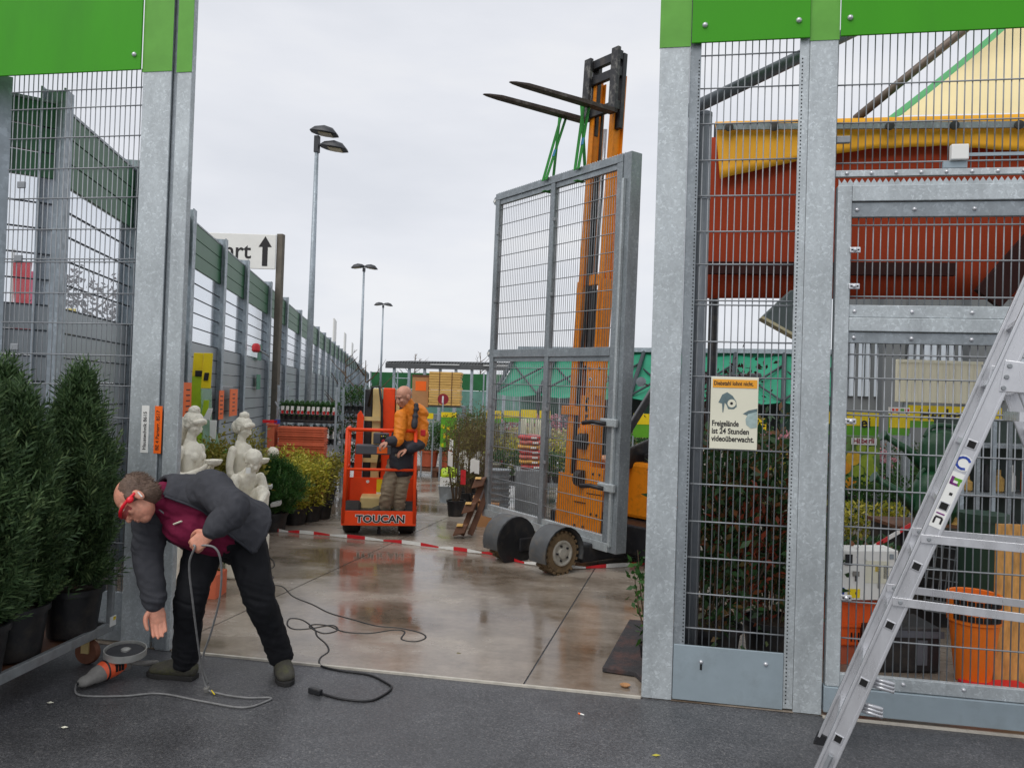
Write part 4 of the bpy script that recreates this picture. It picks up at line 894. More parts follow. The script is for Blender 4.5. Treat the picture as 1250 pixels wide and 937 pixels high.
v_, f_ = leaves(hv[pick]-hn[pick]*.002, HD_, .018*(.6+.8*RNG.random(2600)), .002); npmesh('hair_strand', v_, f_, mat('hair_fine', srgb(88, 68, 56), .6, island=[srgb(60, 46, 38), srgb(110, 86, 70), srgb(140, 118, 98)]), hair, kind='stuff')
gl_ = MB(); gpts = [HT(-.088, -.01, .008), HT(-.086, .05, .014), HT(-.068, .092, .012), HT(-.03, .112, .006), HT(0, .114, .008), HT(.03, .112, .006), HT(.068, .092, .012), HT(.086, .05, .014), HT(.088, -.01, .008)]
gp2, _ = spline(gpts, [.006]*9, 4); gl_.tube(gp2, [(.0055, .0085)]*len(gp2), 8)
gob = gl_.build('glasses', 'red_gloss', worker, smooth=True)
for q in (-1, 1):
    MB().sphere(HT(q*.09, .03, .006), Vector((.012, .02, .017)), 10, 8, HM).build('hinge_cap', 'red_gloss', gob, smooth=True)
    P = [[HT(q*(.012+.02*i), .112-.008*i*i*.8, .004-.014*j+.0) for i in range(4)] for j in range(3)]
    MB().grid(P).build('lens', mat('lens_tint', srgb(150, 70, 66), .15), gob, smooth=True)
MB().tube([HT(-.092, -.02, .0), HT(-.09, -.012, -.03)], .004, 6).build('ear_strap', 'white', gob)
for q in (-1, 1): MB().sphere(HT(q*.032, .079, .004), Vector((.013, .009, .008)), 8, 6, HM).build('eye', 'eye_white', worker, smooth=True)
zc = (chs+nck)/2+fr*.165
MB().tube([nck+fr*.075+(hd-nck)*.1, nck+fr*.1-spd*.05, nck+fr*.13-spd*.1], .004, 6).build('zip', 'rod_zinc', shirt)
shoe(worker, Vector((anR.x, anR.y, 0))+Vector((.03, .01, 0)), G(184, 824), .052)
shoe(worker, Vector((anL.x, anL.y, 0))+Vector((-.01, .03, 0)), G(350, 837), .055)
# ------------------------------------------------------------------ second man, standing in the lift basket
def lift_man():
    d = 9.16; B = MB(); J = lambda u, v, dd=0.0: D(u, v, d+dd)
    hR, hL = J(482, 566), J(498, 566, .04); kR, kL = J(474, 594, -.08), J(489, 596, -.02); aR, aL = J(470, 619), J(487, 622, .05)
    pe, ch, nk = J(492, 560), J(500, 518, .02), J(501, 500, .0); hd2 = J(493, 484, -.07)
    sR, sL = J(490, 507, -.09), J(514, 511, .08); eR, wR = J(487, 538, -.22), J(474, 538, -.26); eL, wL = J(517, 541, .02), J(497, 548, -.18)
    sd2 = (sL-sR).normalized(); limb(B, [pe, (pe+ch)/2, ch, nk], [(.13, .09), (.125, .09), (.12, .085), (.055, .05)], side=sd2, n=18); limb(B, [nk, hd2], [.06, .058])
    for a, b_, c_ in ((hR, kR, aR), (hL, kL, aL)): limb(B, [a, b_, c_], [.085, .058, .042])
    for a, b_, c_ in ((sR, eR, wR), (sL, eL, wL)): limb(B, [a, b_, c_], [.052, .042, .028])
    M2 = frame(-CR*.72-CF*.62-_U0*.34, _U0*.95-CF*.2-CR*.15); T = head(B, hd2, M2, 1.04)
    hand(B, wR, -CR*.7-_U0*.4-CF*.3, -_U0*.8-CR*.2, -CF, .7, 1.0); hand(B, wL, -CR*.8-_U0*.3-CF*.4, -_U0, -CF+_U0*.4, .7, 1.0)
    for a in (aR, aL): limb(B, [a, a+Vector((0, 0, -.06)), a-CR*.12-CF*.03+Vector((0, 0, -.07))], [.04, .04, .03])
    p = fuse(B, .0065, 'person', 'skin', None, 3, loc=(pe.x, pe.y, .3)); tag(p, 'bald man in orange and black jacket standing in the lift basket', 'person')
    q = MB()
    for a, b_, c_ in ((hR, kR, aR), (hL, kL, aL)): limb(q, [a+(a-b_)*.1, b_, c_+Vector((0, 0, -.02))], [.092, .075, .072], n=16)
    limb(q, [pe+Vector((0, 0, -.06)), pe+Vector((0, 0, .08))], [(.155, .12), (.15, .12)], side=sd2, n=16)
    fuse(q, .011, 'trousers', 'khaki', p, 3, folds=[(.012, (8, 8, 22))])
    q = MB(); limb(q, [pe+Vector((0, 0, -.09)), pe+Vector((0, 0, .06)), (pe+ch)/2+Vector((0, 0, .02))], [(.168, .135), (.158, .125), (.15, .118)], side=sd2, n=18)
    limb(q, [ch+CR*-.09-CF*.04, (pe+ch)/2-CR*.1-CF*.08], [(.06, .1), (.075, .1)], side=sd2, n=14); limb(q, [eL*.75+wL*.25, wL*.9+eL*.1], [.066, .052], n=12)
    limb(q, [eR*.7+wR*.3, wR*.9+eR*.1], [.058, .048], n=12)
    for a in (-.085, .075): limb(q, [nk+CR*a-CF*.05+Vector((0, 0, .05)), ch+CR*a-CF*.155+Vector((0, 0, -.02))], [.028, .03], n=8)
    fuse(q, .011, 'dark_jacket_lower', 'jacket_dark', p, 3, folds=[(.012, (8, 8, 14))])
    q = MB(); limb(q, [(pe*.4+ch*.6), ch, nk+(ch-nk)*.25], [(.155, .115), (.15, .115), (.095, .08)], side=sd2, n=18)
    limb(q, [sL, (sL+eL)/2, eL*.8+wL*.2], [.075, .074, .068], n=14); limb(q, [sR, (sR+eR)/2, eR*.9+wR*.1], [.072, .064, .058], n=14)
    limb(q, [nk+CF*.07+CR*.06+Vector((0, 0, .0)), nk+CF*.1+CR*.14+Vector((0, 0, -.05))], [(.1, .06), (.09, .06)], n=12)
    limb(q, [nk+Vector((0, 0, -.03)), nk+(hd2-nk)*.35], [.092, .085], n=14)
    jk = fuse(q, .01, 'orange_jacket', 'jacket_orange', p, 3, folds=lambda c: .011*ridge(c+Vector((0, 0, .5*c.x)), (7, 7, 14))+.004*ridge(c, (22, 22, 26)))
    MB().obox(sL*.45+eL*.55-CF*.1+CR*.02, CR*.028, CF*.012, _U0*.035).build('sleeve_patch', 'red', jk, bevel=.004)
    for s_ in (-1, 1):
        MB().sphere(T(s_*.032, .084, .004), Vector((.012, .007, .006)), 8, 6, M2).build('eye', 'dark_print', p, smooth=True)
    for a, c_ in ((aR, -CR), (aL, -CR*.9)): 
        h = a+Vector((0, 0, -.085)); shoe(p, h+CR*.03, h+c_*.2-CF*.08, .046, hgt=.07)
lift_man()
# ------------------------------------------------------------------ stone figures
def stone_woman(u, v, d, label, face, long_hair=False, s=1.0):
    """standing draped figure holding a bowl; u, v = the top of its head"""
    top = D(u, v, d); b = Vector((top.x, top.y, .008)); H = top.z-.02; k = H/1.6; M = frame(face, (0, 0, 1)); X = lambda x, y, z: b+M @ Vector((x*k, y*k, z*k))
    q = MB(); limb(q, [X(0, 0, .12), X(0, .01, .45), X(0, .02, .78), X(0, .0, .98), X(0, .02, 1.18), X(0, .0, 1.27)], [(.19*k, .18*k), (.165*k, .155*k), (.15*k, .135*k), (.095*k, .082*k), (.125*k, .09*k), (.065*k, .055*k)], side=M @ Vector((1, 0, 0)), n=24)
    for j in range(10):
        a = 2*math.pi*j/10+.2; limb(q, [X(.19*math.cos(a), .18*math.sin(a), .1), X(.17*math.cos(a), .16*math.sin(a), .5), X(.12*math.cos(a), .11*math.sin(a), .9)], [.035*k, .026*k, .012*k], n=8)
    for sx_ in (-1, 1): q.sphere(X(sx_*.052, .08, 1.15), Vector((.042, .038, .045))*k, 12, 8)
    limb(q, [X(0, 0, 1.25), X(0, .015, 1.36)], [.048*k, .042*k])
    HM2 = M @ Matrix.Rotation(rad(-22), 3, 'X'); T = head(q, X(0, .035, 1.44), HM2, .86*k)
    q.sphere(T(0, -.02, .045), Vector((.08, .09, .078))*k, 18, 12, HM2); q.sphere(T(0, -.05, .14), Vector((.05, .05, .042))*k, 14, 10)
    limb(q, [T(-.08, .06, .05), T(0, .09, .075), T(.08, .06, .05)], [.02*k, .022*k, .02*k], n=8)
    q.sphere(T(0, -.085, -.02), Vector((.06, .05, .07))*k, 12, 8)
    if long_hair:
        for j in range(5): limb(q, [T(.02*(j-2), -.09, -.03), X(.03*(j-2), -.12, 1.26), X(.035*(j-2), -.14, 1.12), X(.03*(j-2), -.12, .98)], [.035*k, .04*k, .036*k, .015*k], n=8)
    for sx_ in (-1, 1): limb(q, [X(sx_*.145, 0, 1.22), X(sx_*.185, -.01, 1.04), X(sx_*.16, .03, .93) if sx_ > 0 and not long_hair else X(sx_*.17, .06, .99), X(sx_*.08, .15, 1.03), X(sx_*.045, .2, 1.07)], [.042*k, .036*k, .032*k, .027*k, .022*k])
    q.lathe([(.025*k, 1.07*k), (.06*k, 1.09*k), (.078*k, 1.13*k), (.066*k, 1.13*k), (.045*k, 1.105*k), (.005, 1.1*k)], 18, X(0, .22, 0)-Vector((0, 0, 0)))
    t = thing('stone_figure', b, label, 'statue', 'cream stone garden figures')
    fuse(q, .006, 'figure', 'stone', t, 1, folds=lambda c: .0065*ridge(c, (26, 26, 4)) if c.z < 1.0*k else (.005*ridge(c, (40, 40, 60)) if c.z > 1.4*k else .0015*ridge(c, (30, 30, 12))))
    MB().lathe([(.23*k, 0), (.24*k, .02), (.24*k, .1*k), (.21*k, .13*k)], 24, b).build('plinth', 'stone', t, smooth=2)
    return t
stone_woman(238, 495, 6.6, 'cream stone woman with long hair and bun carrying a shallow bowl', CR*.95-CF*.25, True)
stone_woman(299, 502, 7.3, 'cream stone woman with bound hair carrying a shallow bowl above the crouching figure', CR*.95-CF*.2)
def stone_crouch(u, v, d, label, face, flip=1):
    top = D(u, v, d); k = .8; M = frame(face, (0, 0, 1)); zt = top.z-1.0*k; b = Vector((top.x, top.y, .008)); X = lambda x, y, z: Vector((top.x, top.y, zt))+M @ Vector((x*k*flip, y*k, z*k))
    q = MB(); sdx = M @ Vector((1, 0, 0))
    limb(q, [X(0, -.22, .28), X(0, -.2, .45), X(0, -.1, .62), X(0, -.02, .7)], [(.14, .12), (.105, .09), (.118, .085), (.062, .055)], side=sdx, n=20)
    limb(q, [X(0, -.02, .7), X(0, .03, .8)], [.045, .04]); HM2 = M @ Matrix.Rotation(rad(-35), 3, 'X'); T = head(q, X(0, .06, .86), HM2, .75)
    q.sphere(T(0, -.02, .045), Vector((.07, .08, .07)), 16, 12, HM2); q.sphere(T(0, -.1, .05), Vector((.036, .036, .036)), 10, 8)
    for a, kz in ((-1, .52), (1, .3)):
        limb(q, [X(a*.09, -.2, .27), X(a*.1, .08, kz), X(a*.1, .1, kz*.55), X(a*.1, .02, .06), X(a*.1, .14, .03)], [.075, .056, .046, .03, .026])
        limb(q, [X(a*.15, -.04, .66), X(a*.19, .0, .48), X(a*.12, .12, .36 if a > 0 else .5), X(a*.03, .2, .2 if a > 0 else .42)], [.046, .04, .035, .026])
    q.lathe([(.16, -.02), (.21, .0), (.19, .1), (.16, .24)], 18, X(0, -.12, 0))
    for j in range(6): limb(q, [X(-.15+.06*j, -.3, .34), X(-.14+.05*j, -.25, .1)], [.03, .035], n=8)
    t = thing('stone_figure', b, label, 'statue', 'cream stone garden figures'); fuse(q, .007, 'figure', 'stone', t, 1, folds=lambda c: .004*ridge(c, (30, 30, 14)))
    MB().box((b.x-.14, b.y-.14, .008), (b.x+.14, b.y+.14, zt+.03)).build('plinth', 'stone', t, bevel=.02)
    return t
c1 = stone_crouch(307, 547, 6.9, 'crouching cream stone figure with a white tag right beside the bending man', CR*.75-CF*.66)
p = D(303, 574, 6.7); MB().obox(p, CR*.02, CF*.002, _U0*.025).build('price_tag', 'white', c1)
stone_crouch(332, 545, 9.75, 'crouching cream stone figure half hidden by the dark green dwarf conifer', CR*.6-CF*.8)
# ================================================================== small mast lift in red orange
mat('lift_grey', srgb(84, 86, 92), .5, .1, .1, 8)
W1_, W2_ = G(431, 650), G(494, 654); lo = (W1_+W2_)/2; ly = Vector((lo.x, lo.y, 0)).normalized(); lx = Vector((ly.y, -ly.x, 0)); lx = (lx-ly*.03).normalized(); ly = Vector((-lx.y, lx.x, 0)); lo.z = .008
lift = thing('mast_lift', lo, 'small red orange mast lift with open basket and cream chassis', 'lift')
def X(x, y, z): return lo+lx*x+ly*y+Vector((0, 0, z))
def lb_(x0, x1, y0, y1, z0, z1): return MB().obox(X((x0+x1)/2, (y0+y1)/2, (z0+z1)/2), lx*(x1-x0)/2, ly*(y1-y0)/2, Vector((0, 0, (z1-z0)/2)))
for x, y, r in ((-.325, .1, .19), (.325, .1, .19), (-.36, 1.25, .2), (.36, 1.25, .2)):
    wv = MB().lathe([(.05, -.1), (r*.85, -.1), (r, -.075), (r, .075), (r*.85, .1), (.05, .1)], 24, X(x, y, r), lx).build('wheel', 'rubber', lift, smooth=2)
    MB().lathe([(.02, -.105), (r*.55, -.104), (r*.6, -.09)], 16, X(x, y, r), lx).build('hub', 'cream_paint', wv, smooth=2)
lb_(-.22, .22, -.02, .1, .09, .2).build('axle_beam', 'cream_paint', lift, bevel=.01); lb_(-.24, .24, .1, 1.5, .12, .42).build('chassis', 'cream_paint', lift, bevel=.02)
MB().tube([X(0, .03, .0), X(0, .03, .1)], .02, 8).build('pothole_bar', 'black_steel', lift)
kf = lb_(-.43, .43, -.2, -.185, .13, .3).build('kick_plate', 'red_orange_paint', lift, bevel=.003)
text('lettering', 'TOUCAN', .118, X(.02, -.2035, .17), lx, (0, 0, 1), 'white', kf, .009, .0006, 'CENTER', sx=1.12)
text('lettering', 'TOUCAN', .118, X(.02, -.206, .17), lx, (0, 0, 1), 'dark_print', kf, .003, .0006, 'CENTER', sx=1.12)
lb_(-.43, .43, -.185, .42, .27, .29).build('basket_floor', 'black_steel', lift)
for x in (-.425, .425): lb_(x-.008, x+.008, -.184, .42, .15, .33).build('kick_plate', 'red_orange_paint', lift)
rp2 = lb_(-.42, .42, .42, .435, .29, .62).build('rear_panel', 'red_orange_paint', lift, bevel=.003)
lb_(-.06, .07, .412, .4195, .42, .6).build('warning_sticker', 'yellow_print', rp2); lb_(-.06, .07, .41, .4118, .38, .44).build('sticker_base', 'white', rp2)
MB().lathe([(.02, 0), (.02, .004)], 12, X(-.17, .4195, .57), -ly).build('sticker_dot', 'white', rp2)
T_ = lambda pts, r=.021: MB().tube([X(*p) for p in pts], r, 10)
zt_ = 1.24
for x in (-.41, .41):
    T_([(x, -.19, .16), (x*.96, -.18, zt_)]).build('basket_post', 'red_orange_paint', lift, smooth=True); T_([(x, .41, .29), (x, .41, zt_)]).build('basket_post', 'red_orange_paint', lift, smooth=True)
    T_([(x*.96, -.18, zt_), (x, .41, zt_)]).build('side_rail', 'red_orange_paint', lift, smooth=True); T_([(x*.98, -.18, .78), (x, .41, .78)], .017).build('side_rail', 'red_orange_paint', lift, smooth=True)
    T_([(x*.99, .1, .3), (x, .1, zt_)], .016).build('basket_post', 'red_orange_paint', lift, smooth=True)
T_([(-.395, -.18, zt_), (.395, -.18, zt_)]).build('top_rail', 'red_orange_paint', lift, smooth=True); T_([(-.4, -.185, .78), (.4, -.185, .78)], .017).build('mid_rail', 'red_orange_paint', lift, smooth=True)
# mast columns behind the basket
for x0, x1, y0, y1, z1, m, n_ in ((-.25, -.15, .6, .72, 1.72, 'black_steel', 'mast_column'), (-.15, -.04, .58, .75, 1.73, 'cream_paint', 'mast_column'), (-.02, .13, .55, .6, 1.74, 'red_orange_paint', 'mast_plate'), (.14, .25, .58, .75, 1.73, 'cream_paint', 'mast_column'), (.25, .33, .6, .74, 1.7, 'black_steel', 'mast_column'), (-.04, .14, .62, .8, 1.6, 'black_steel', 'mast_core')):
    lb_(x0, x1, y0, y1, .35, z1).build(n_, m, lift, bevel=.015)
MB().tube([X(-.2, .57, 1.5), X(-.16, .5, 1.74), X(-.07, .48, 1.76), X(-.03, .5, 1.5), X(-.02, .5, 1.1), X(-.06, .5, .7)], .017, 8).build('hose', 'black_plastic', lift, smooth=True)
MB().prism([(-.36, .3), (-.25, .3), (-.25, 1.38), (-.29, 1.45), (-.33, 1.4)], X(0, .52, 0), lx, (0, 0, 1), .03).build('side_guard', 'red_orange_paint', lift, bevel=.004)
MB().prism([(.42, .3), (.27, .3), (.27, .78), (.33, .85), (.38, .8)], X(0, .5, 0), lx, (0, 0, 1), .03).build('side_guard', 'red_orange_paint', lift, bevel=.004)
for z in (1.32, .8): lb_(-.3, -.03, .53, .56, z, z+.05).build('cross_bar', 'cream_paint', lift)
cb = lb_(-.3, .12, -.14, .06, .95, 1.06).build('tool_tray', 'lift_grey', lift, bevel=.012); lb_(-.05, .07, -.146, -.1415, .965, 1.04).build('warning_label', 'sticker_orange', cb)
pc = lb_(-.1, .08, -.08, .06, 1.07, 1.2).build('control_console', 'lift_grey', lift, bevel=.012)
lb_(-.02, .05, -.086, -.0815, 1.1, 1.19).build('button_panel', 'dark_print', pc); MB().lathe([(.02, 0), (.024, .02), (.015, .03)], 12, X(.02, -.085, 1.105), -ly).build('stop_button', 'red', pc, smooth=2)
for i in range(3): MB().lathe([(.008, 0), (.006, .01)], 8, X(-.005+.022*i, -.086, 1.165), -ly).build('button', ('yellow_print', 'white', 'green_print')[i], pc)
# ================================================================== truck mounted forklift
A1, A2_ = G(678, 700), G(620, 683); fa = (A1-A2_); fa.z = 0; fa.normalize(); ff = Vector((fa.y, -fa.x, 0))
if ff.y > 0: ff = -ff                                      # driving direction, towards the opening
fm_ = (A1+A2_)/2; fm_.z = .008
fk = thing('forklift', fm_, 'orange compact forklift with raised mast and muddy front wheel', 'forklift')
def Y(f, a, z): return fm_+ff*f+fa*a+Vector((0, 0, z))
def fb(f0, f1, a0, a1, z0, z1): return MB().obox(Y((f0+f1)/2, (a0+a1)/2, (z0+z1)/2), ff*(f1-f0)/2, fa*(a1-a0)/2, Vector((0, 0, (z1-z0)/2)))
hw = (A1-A2_).length/2
for sgn in (1, -1):
    c = Y(0, sgn*hw, .205)
    tyre = MB().lathe([(.12, -.085), (.185, -.09), (.2, -.07), (.2, .07), (.185, .09), (.12, .085)], 40, c, fa)
    for k in range(22):
        an = 2*math.pi*k/22; rd_ = ff*math.cos(an)+Vector((0, 0, 1))*math.sin(an); tg = -ff*math.sin(an)+Vector((0, 0, 1))*math.cos(an)
        for q in (-1, 1): tyre.obox(c+rd_*.2+fa*q*.05+tg*(.012*q), rd_*.011, tg*.014, fa*.042)
    wv = tyre.build('wheel', 'rubber_mud', fk, smooth=2)
    rim = MB().lathe([(.124, .084), (.12, .1), (.105, .1), (.092, .088), (.055, .0875), (.05, .108), (.012, .112)], 28, c, fa*sgn).build('rim', mat('rim_grey', srgb(176, 172, 162), .5, .2, .2, 14, dirt=(srgb(110, 94, 74), .6, 12)), wv, smooth=2)
    for k in range(5):
        an = 2*math.pi*k/5; MB().lathe([(.011, 0), (.011, .018)], 6, c+fa*sgn*.086+(ff*math.cos(an)+Vector((0, 0, 1))*math.sin(an))*.073, fa*sgn).build('wheel_nut', 'black_steel', wv)
    P = []; rf = .242
    for k in range(15):
        an = rad(-18+216*k/14); q = c+(-ff*math.cos(an)+Vector((0, 0, 1))*math.sin(an))*rf; P.append([q-fa*.11, q+fa*.125])
    g_ = MB().grid(P).grid([[q+(q-c-fa*((q-c).dot(fa))).normalized()*.012 for q in r_] for r_ in reversed(P)])
    g_.build('fender', mat('fender_grey', srgb(84, 86, 88), .55, .1, .2, 9, dirt=(srgb(124, 108, 86), .5, 8)), fk, smooth=2)
    if sgn == -1:
        MB().lathe([(.25, 0), (.25, .02), (.02, .025)], 36, c+fa*.12, fa).build('fender_cover', 'black_plastic', fk, smooth=2)
    MB().bar(Y(-.02, sgn*(hw-.12), .17), Y(-1.9, sgn*(hw-.12), .17), .1, .13).build('outrigger', 'black_steel', fk, bevel=.01)
fb(-1.9, -.9, -.72, .95, .1, .41).build('chassis', 'black_steel', fk, bevel=.02)
fb(-1.9, -.3, hw-.16, hw+.06, .07, .25).build('skirt', 'black_steel', fk, bevel=.015); fb(-.5, -.2, -hw+.1, hw-.14, .1, .24).build('front_beam', 'black_steel', fk, bevel=.015)
fb(-1.75, -1.2, -.62, .9, .42, 1.02).build('engine_cover', 'orange_paint', fk, bevel=.04)
fb(-1.9, -1.3, .3, 1.0, 1.0, 1.12).build('cover_top', 'black_steel', fk, bevel=.02)
# cab guard bars
cbp = lambda pts, r=.035: MB().tube([Y(*p) for p in pts], r, 8)
cbp([(-1.28, .42, 1.05), (-1.7, .42, 1.95), (-2.4, .42, 2.0)]).build('cab_bar', 'black_steel', fk, smooth=True); cbp([(-1.28, .98, 1.05), (-1.7, .98, 1.95), (-2.4, .98, 2.0)]).build('cab_bar', 'black_steel', fk, smooth=True)
cbp([(-1.7, .42, 1.95), (-1.7, .98, 1.95)]).build('cab_bar', 'black_steel', fk); cbp([(-1.5, .42, 1.5), (-2.3, .42, 1.4)], .03).build('cab_bar', 'black_steel', fk)
MB().sphere(Y(-1.62, .46, 1.9), (.07, .06, .06), 10, 8).build('work_light', 'lamp_housing', fk, smooth=True)
# mast
mq = -.3; ms = -.95; MT = 5.28
for a, dz in ((-.2, 0), (.2, 0)):
    m_ = MB(); ca = mq+a
    m_.add(*(lambda b: (b.v, b.f))(fb(ms-.07, ms+.07, ca-.012, ca+.012, .12, 3.0+dz))); m_.build('outer_rail', 'orange_paint', fk, bevel=.004)
    for f_ in (ms-.07, ms+.06): fb(f_, f_+.012, ca-.045*(1 if a > 0 else -1)*1, ca+.0 if a > 0 else ca+.045, .12, 3.0).build('rail_flange', 'orange_paint', fk)
    ci = mq+a*.78
    fb(ms-.06, ms+.06, ci-.02, ci+.02, .4, MT).build('inner_rail', 'orange_paint', fk, bevel=.004)
    fb(ms-.075, ms-.062, ci-.05, ci+.05, .4, MT-.02).build('rail_flange', 'orange_paint', fk); fb(ms+.061, ms+.072, ci-.035, ci+.035, .4, MT-.3).build('rail_flange', 'orange_paint', fk)
for z in (.3, 1.55, 2.05, 2.95): fb(ms-.03, ms+.03, mq-.2, mq+.2, z, z+.12).build('cross_member', 'orange_paint', fk, bevel=.008)
fb(ms+.075, ms+.09, mq+.05, mq+.3, 1.72, 2.1).build('mast_plate', 'orange_paint', fk, bevel=.004); fb(ms+.075, ms+.09, mq+.0, mq+.19, .2, 1.72).build('mast_plate', 'orange_paint', fk, bevel=.004)
fb(ms+.076, ms+.1, mq+.19, mq+.42, .2, .95).build('mast_plate', 'orange_paint', fk, bevel=.004); fb(ms+.07, ms+.08, mq-.3, mq+.0, .15, .85).build('mast_plate', 'orange_paint', fk, bevel=.004)
MB().tube([Y(ms, mq, .3), Y(ms, mq, 2.9)], .04, 12).build('lift_cylinder', 'black_steel', fk, smooth=True); MB().tube([Y(ms, mq, 2.9), Y(ms, mq, 4.7)], .022, 10).build('piston_rod', 'aluminium', fk, smooth=True)
for a in (-.07, .08): fb(ms-.02, ms+.005, mq+a-.012, mq+a+.012, 2.0, 4.9).build('chain_and_hose', 'black_steel', fk)
for z in (1.22, .82): MB().lathe([(.09, -.04), (.09, .04), (.045, .045)], 16, Y(ms+.12, mq+.1, z), fa).build('hose_reel', 'black_plastic', fk, smooth=2)
MB().lathe([(.055, 0), (.06, .03), (.03, .035)], 16, Y(ms+.09, mq+.06, 1.32), ff).build('roller_and_bolt', 'orange_paint', fk, smooth=2)
MB().lathe([(.022, 0), (.022, .003)], 14, Y(ms+.0905, mq+.12, 1.9), ff).build('round_emblem', 'white', fk); MB().lathe([(.013, 0), (.013, .003)], 14, Y(ms+.0935, mq+.12, 1.9), ff).build('emblem_core', 'jacket_dark', fk)
rr = random.Random(5); wl = MB()
for k in range(7):                                           # worn dark lettering running up the mast plate
    z = 1.42+.045*k; a = mq+.09+.002*k
    for q in range(3):
        wl.obox(Y(ms+.0915, a+rr.uniform(-.014, .014), z+rr.uniform(-.014, .014)), fa*rr.choice((.004, .012, .02)), ff*.0012, Vector((0, 0, rr.choice((.004, .012, .016)))))
wl.build('worn_lettering', 'dark_print', fk, kind='stuff')
for k, a in enumerate((-.1, -.075, .03)): MB().tube([Y(ms+.05, mq+a, .35), Y(ms+.07, mq+a+.01, 1.4), Y(ms+.03, mq+a, 2.6), Y(ms+.02, mq+a, 4.2)], .011, 7).build('chain_and_hose', 'black_plastic', fk, smooth=True)  # black hoses running up the mast
for a, z in ((.03, .3), (.16, .3), (.03, .75), (.16, .75), (.03, 1.2), (.16, 1.2), (.09, 1.66), (.27, .45), (.36, .45), (.27, .88), (.36, .88), (.1, 2.02), (.25, 2.02)): MB().lathe([(.014, 0), (.014, .008), (.006, .012)], 8, Y(ms+.098 if a < .2 and z < 1.7 else ms+.1, mq+a, z), ff).build('roller_and_bolt', 'black_steel', fk)  # bolt heads on the mast plates
for a0, a1, z in ((0, .19, .55), (0, .19, 1.02), (.19, .42, .66)): fb(ms+.0995, ms+.1025, mq+a0, mq+a1, z, z+.01).build('bracket_and_seam', 'black_hole', fk)  # dark seam lines across the mast plates
fb(ms+.02, ms+.1, mq-.3, mq-.02, 1.5, 1.6).build('bracket_and_seam', 'orange_paint', fk, bevel=.005)
# carriage and forks
CZ = 4.8; cf0 = ms+.1
for a in (-.21, .21):
    fb(cf0, cf0+.05, mq+a-.05, mq+a+.05, CZ, CZ+.72).build('fork_shank', mat('fork_black', srgb(52, 52, 54), .5, .3, .2, 9, dirt=(srgb(168, 164, 156), .55, 16)), fk, bevel=.006)
    P = []
    for f_, t_, w2 in ((cf0, .045, .05), (cf0+.5, .04, .05), (cf0+1.25, .028, .045), (cf0+1.4, .014, .03), (cf0+1.46, .006, .012)):
        zf = CZ-.05*(f_-cf0); P.append([Y(f_, mq+a-w2, zf), Y(f_, mq+a+w2, zf), Y(f_, mq+a+w2, zf+t_), Y(f_, mq+a-w2, zf+t_)])
    m_ = MB().grid(P, True); m_.f += [(3, 2, 1, 0), (16, 17, 18, 19)]; m_.build('fork', mat('fork_brown', srgb(62, 50, 44), .6, .2, .2, 9, dirt=(srgb(140, 134, 126), .5, 10)), fk)
for z in (CZ+.05, CZ+.42, CZ+.6): fb(cf0-.06, cf0-.002, mq-.24, mq+.24, z, z+.1).build('carriage_bar', 'black_steel', fk, bevel=.006)
for a in (-.18, .2): fb(cf0-.12, cf0-.06, mq+a-.05, mq+a+.05, CZ-.15, CZ+.68).build('carriage_side', 'black_steel', fk, bevel=.008)
# the mast leans back a little
for o in fk.children:
    if o.name.split('.')[0] in ('outer_rail', 'rail_flange', 'inner_rail', 'cross_member', 'mast_plate', 'lift_cylinder', 'piston_rod', 'chain_and_hose', 'fork_shank', 'fork', 'carriage_bar', 'carriage_side', 'hose_reel', 'roller_and_bolt', 'round_emblem', 'emblem_core', 'worn_lettering', 'bracket_and_seam'):
        for v in o.data.vertices: v.co += (fa*.022-ff*.03)*(v.co.z-.3)
MB().bar(D(748, 556, 8.2), D(806, 462, 8.75), .07, .11, up=-CF).build('cab_bar', 'black_steel', fk, bevel=.01); MB().bar(D(752, 566, 8.2), D(800, 545, 8.5), .06, .22, up=_U0).build('dash_panel', 'black_steel', fk, bevel=.02)
MB().lathe([(.05, 0), (.055, .03), (.02, .035)], 16, D(782, 466, 8.4), -CF).build('work_light', 'galvanised_far', fk, smooth=2)
# ================================================================== the gate leaf hanging from the forks
GL0, GR0 = D(597, 635, 9.3), D(757, 669, 7.43); gz = (GL0.z+GR0.z)/2; GL0.z = GR0.z = gz; ga = (GR0-GL0); GWD = ga.length; ga.normalize(); gn = Vector((ga.y, -ga.x, 0))
if gn.y > 0: gn = -gn
GT = 4.11; GM = D(606, 432, 9.3).z
hg = thing('gate_leaf', (GL0+GR0)/2, 'galvanised mesh gate leaf hanging upright from green slings on the forklift', 'gate')
def Gp(s, n, z): return GL0+ga*s+gn*n+Vector((0, 0, z-gz))
def gb(s0, s1, n0, n1, z0, z1): return MB().obox(Gp((s0+s1)/2, (n0+n1)/2, (z0+z1)/2), ga*(s1-s0)/2, gn*(n1-n0)/2, Vector((0, 0, (z1-z0)/2)))
gd = 'galvanised_dark'
for s0, s1 in ((0, .08), (GWD*.49-.035, GWD*.49+.035), (GWD-.15, GWD-.07)): gb(s0, s1, 0, .06, gz+.09, GT-.08).build('frame_post', gd, hg, bevel=.004)
gb(GWD-.068, GWD+.04, -.09, .05, gz, GT+.005).build('hinge_post', gd, hg, bevel=.004); gb(GWD-.05, GWD-.02, .052, .085, gz+.06, GT-.25).build('latch_bar', 'galvanised', hg, bevel=.003)
gb(0, GWD-.07, -.0, .062, GT-.08, GT).build('frame_rail', gd, hg, bevel=.004); gb(.02, GWD-.1, .001, .045, GT-.135, GT-.083).build('clamp_strip', gd, hg)
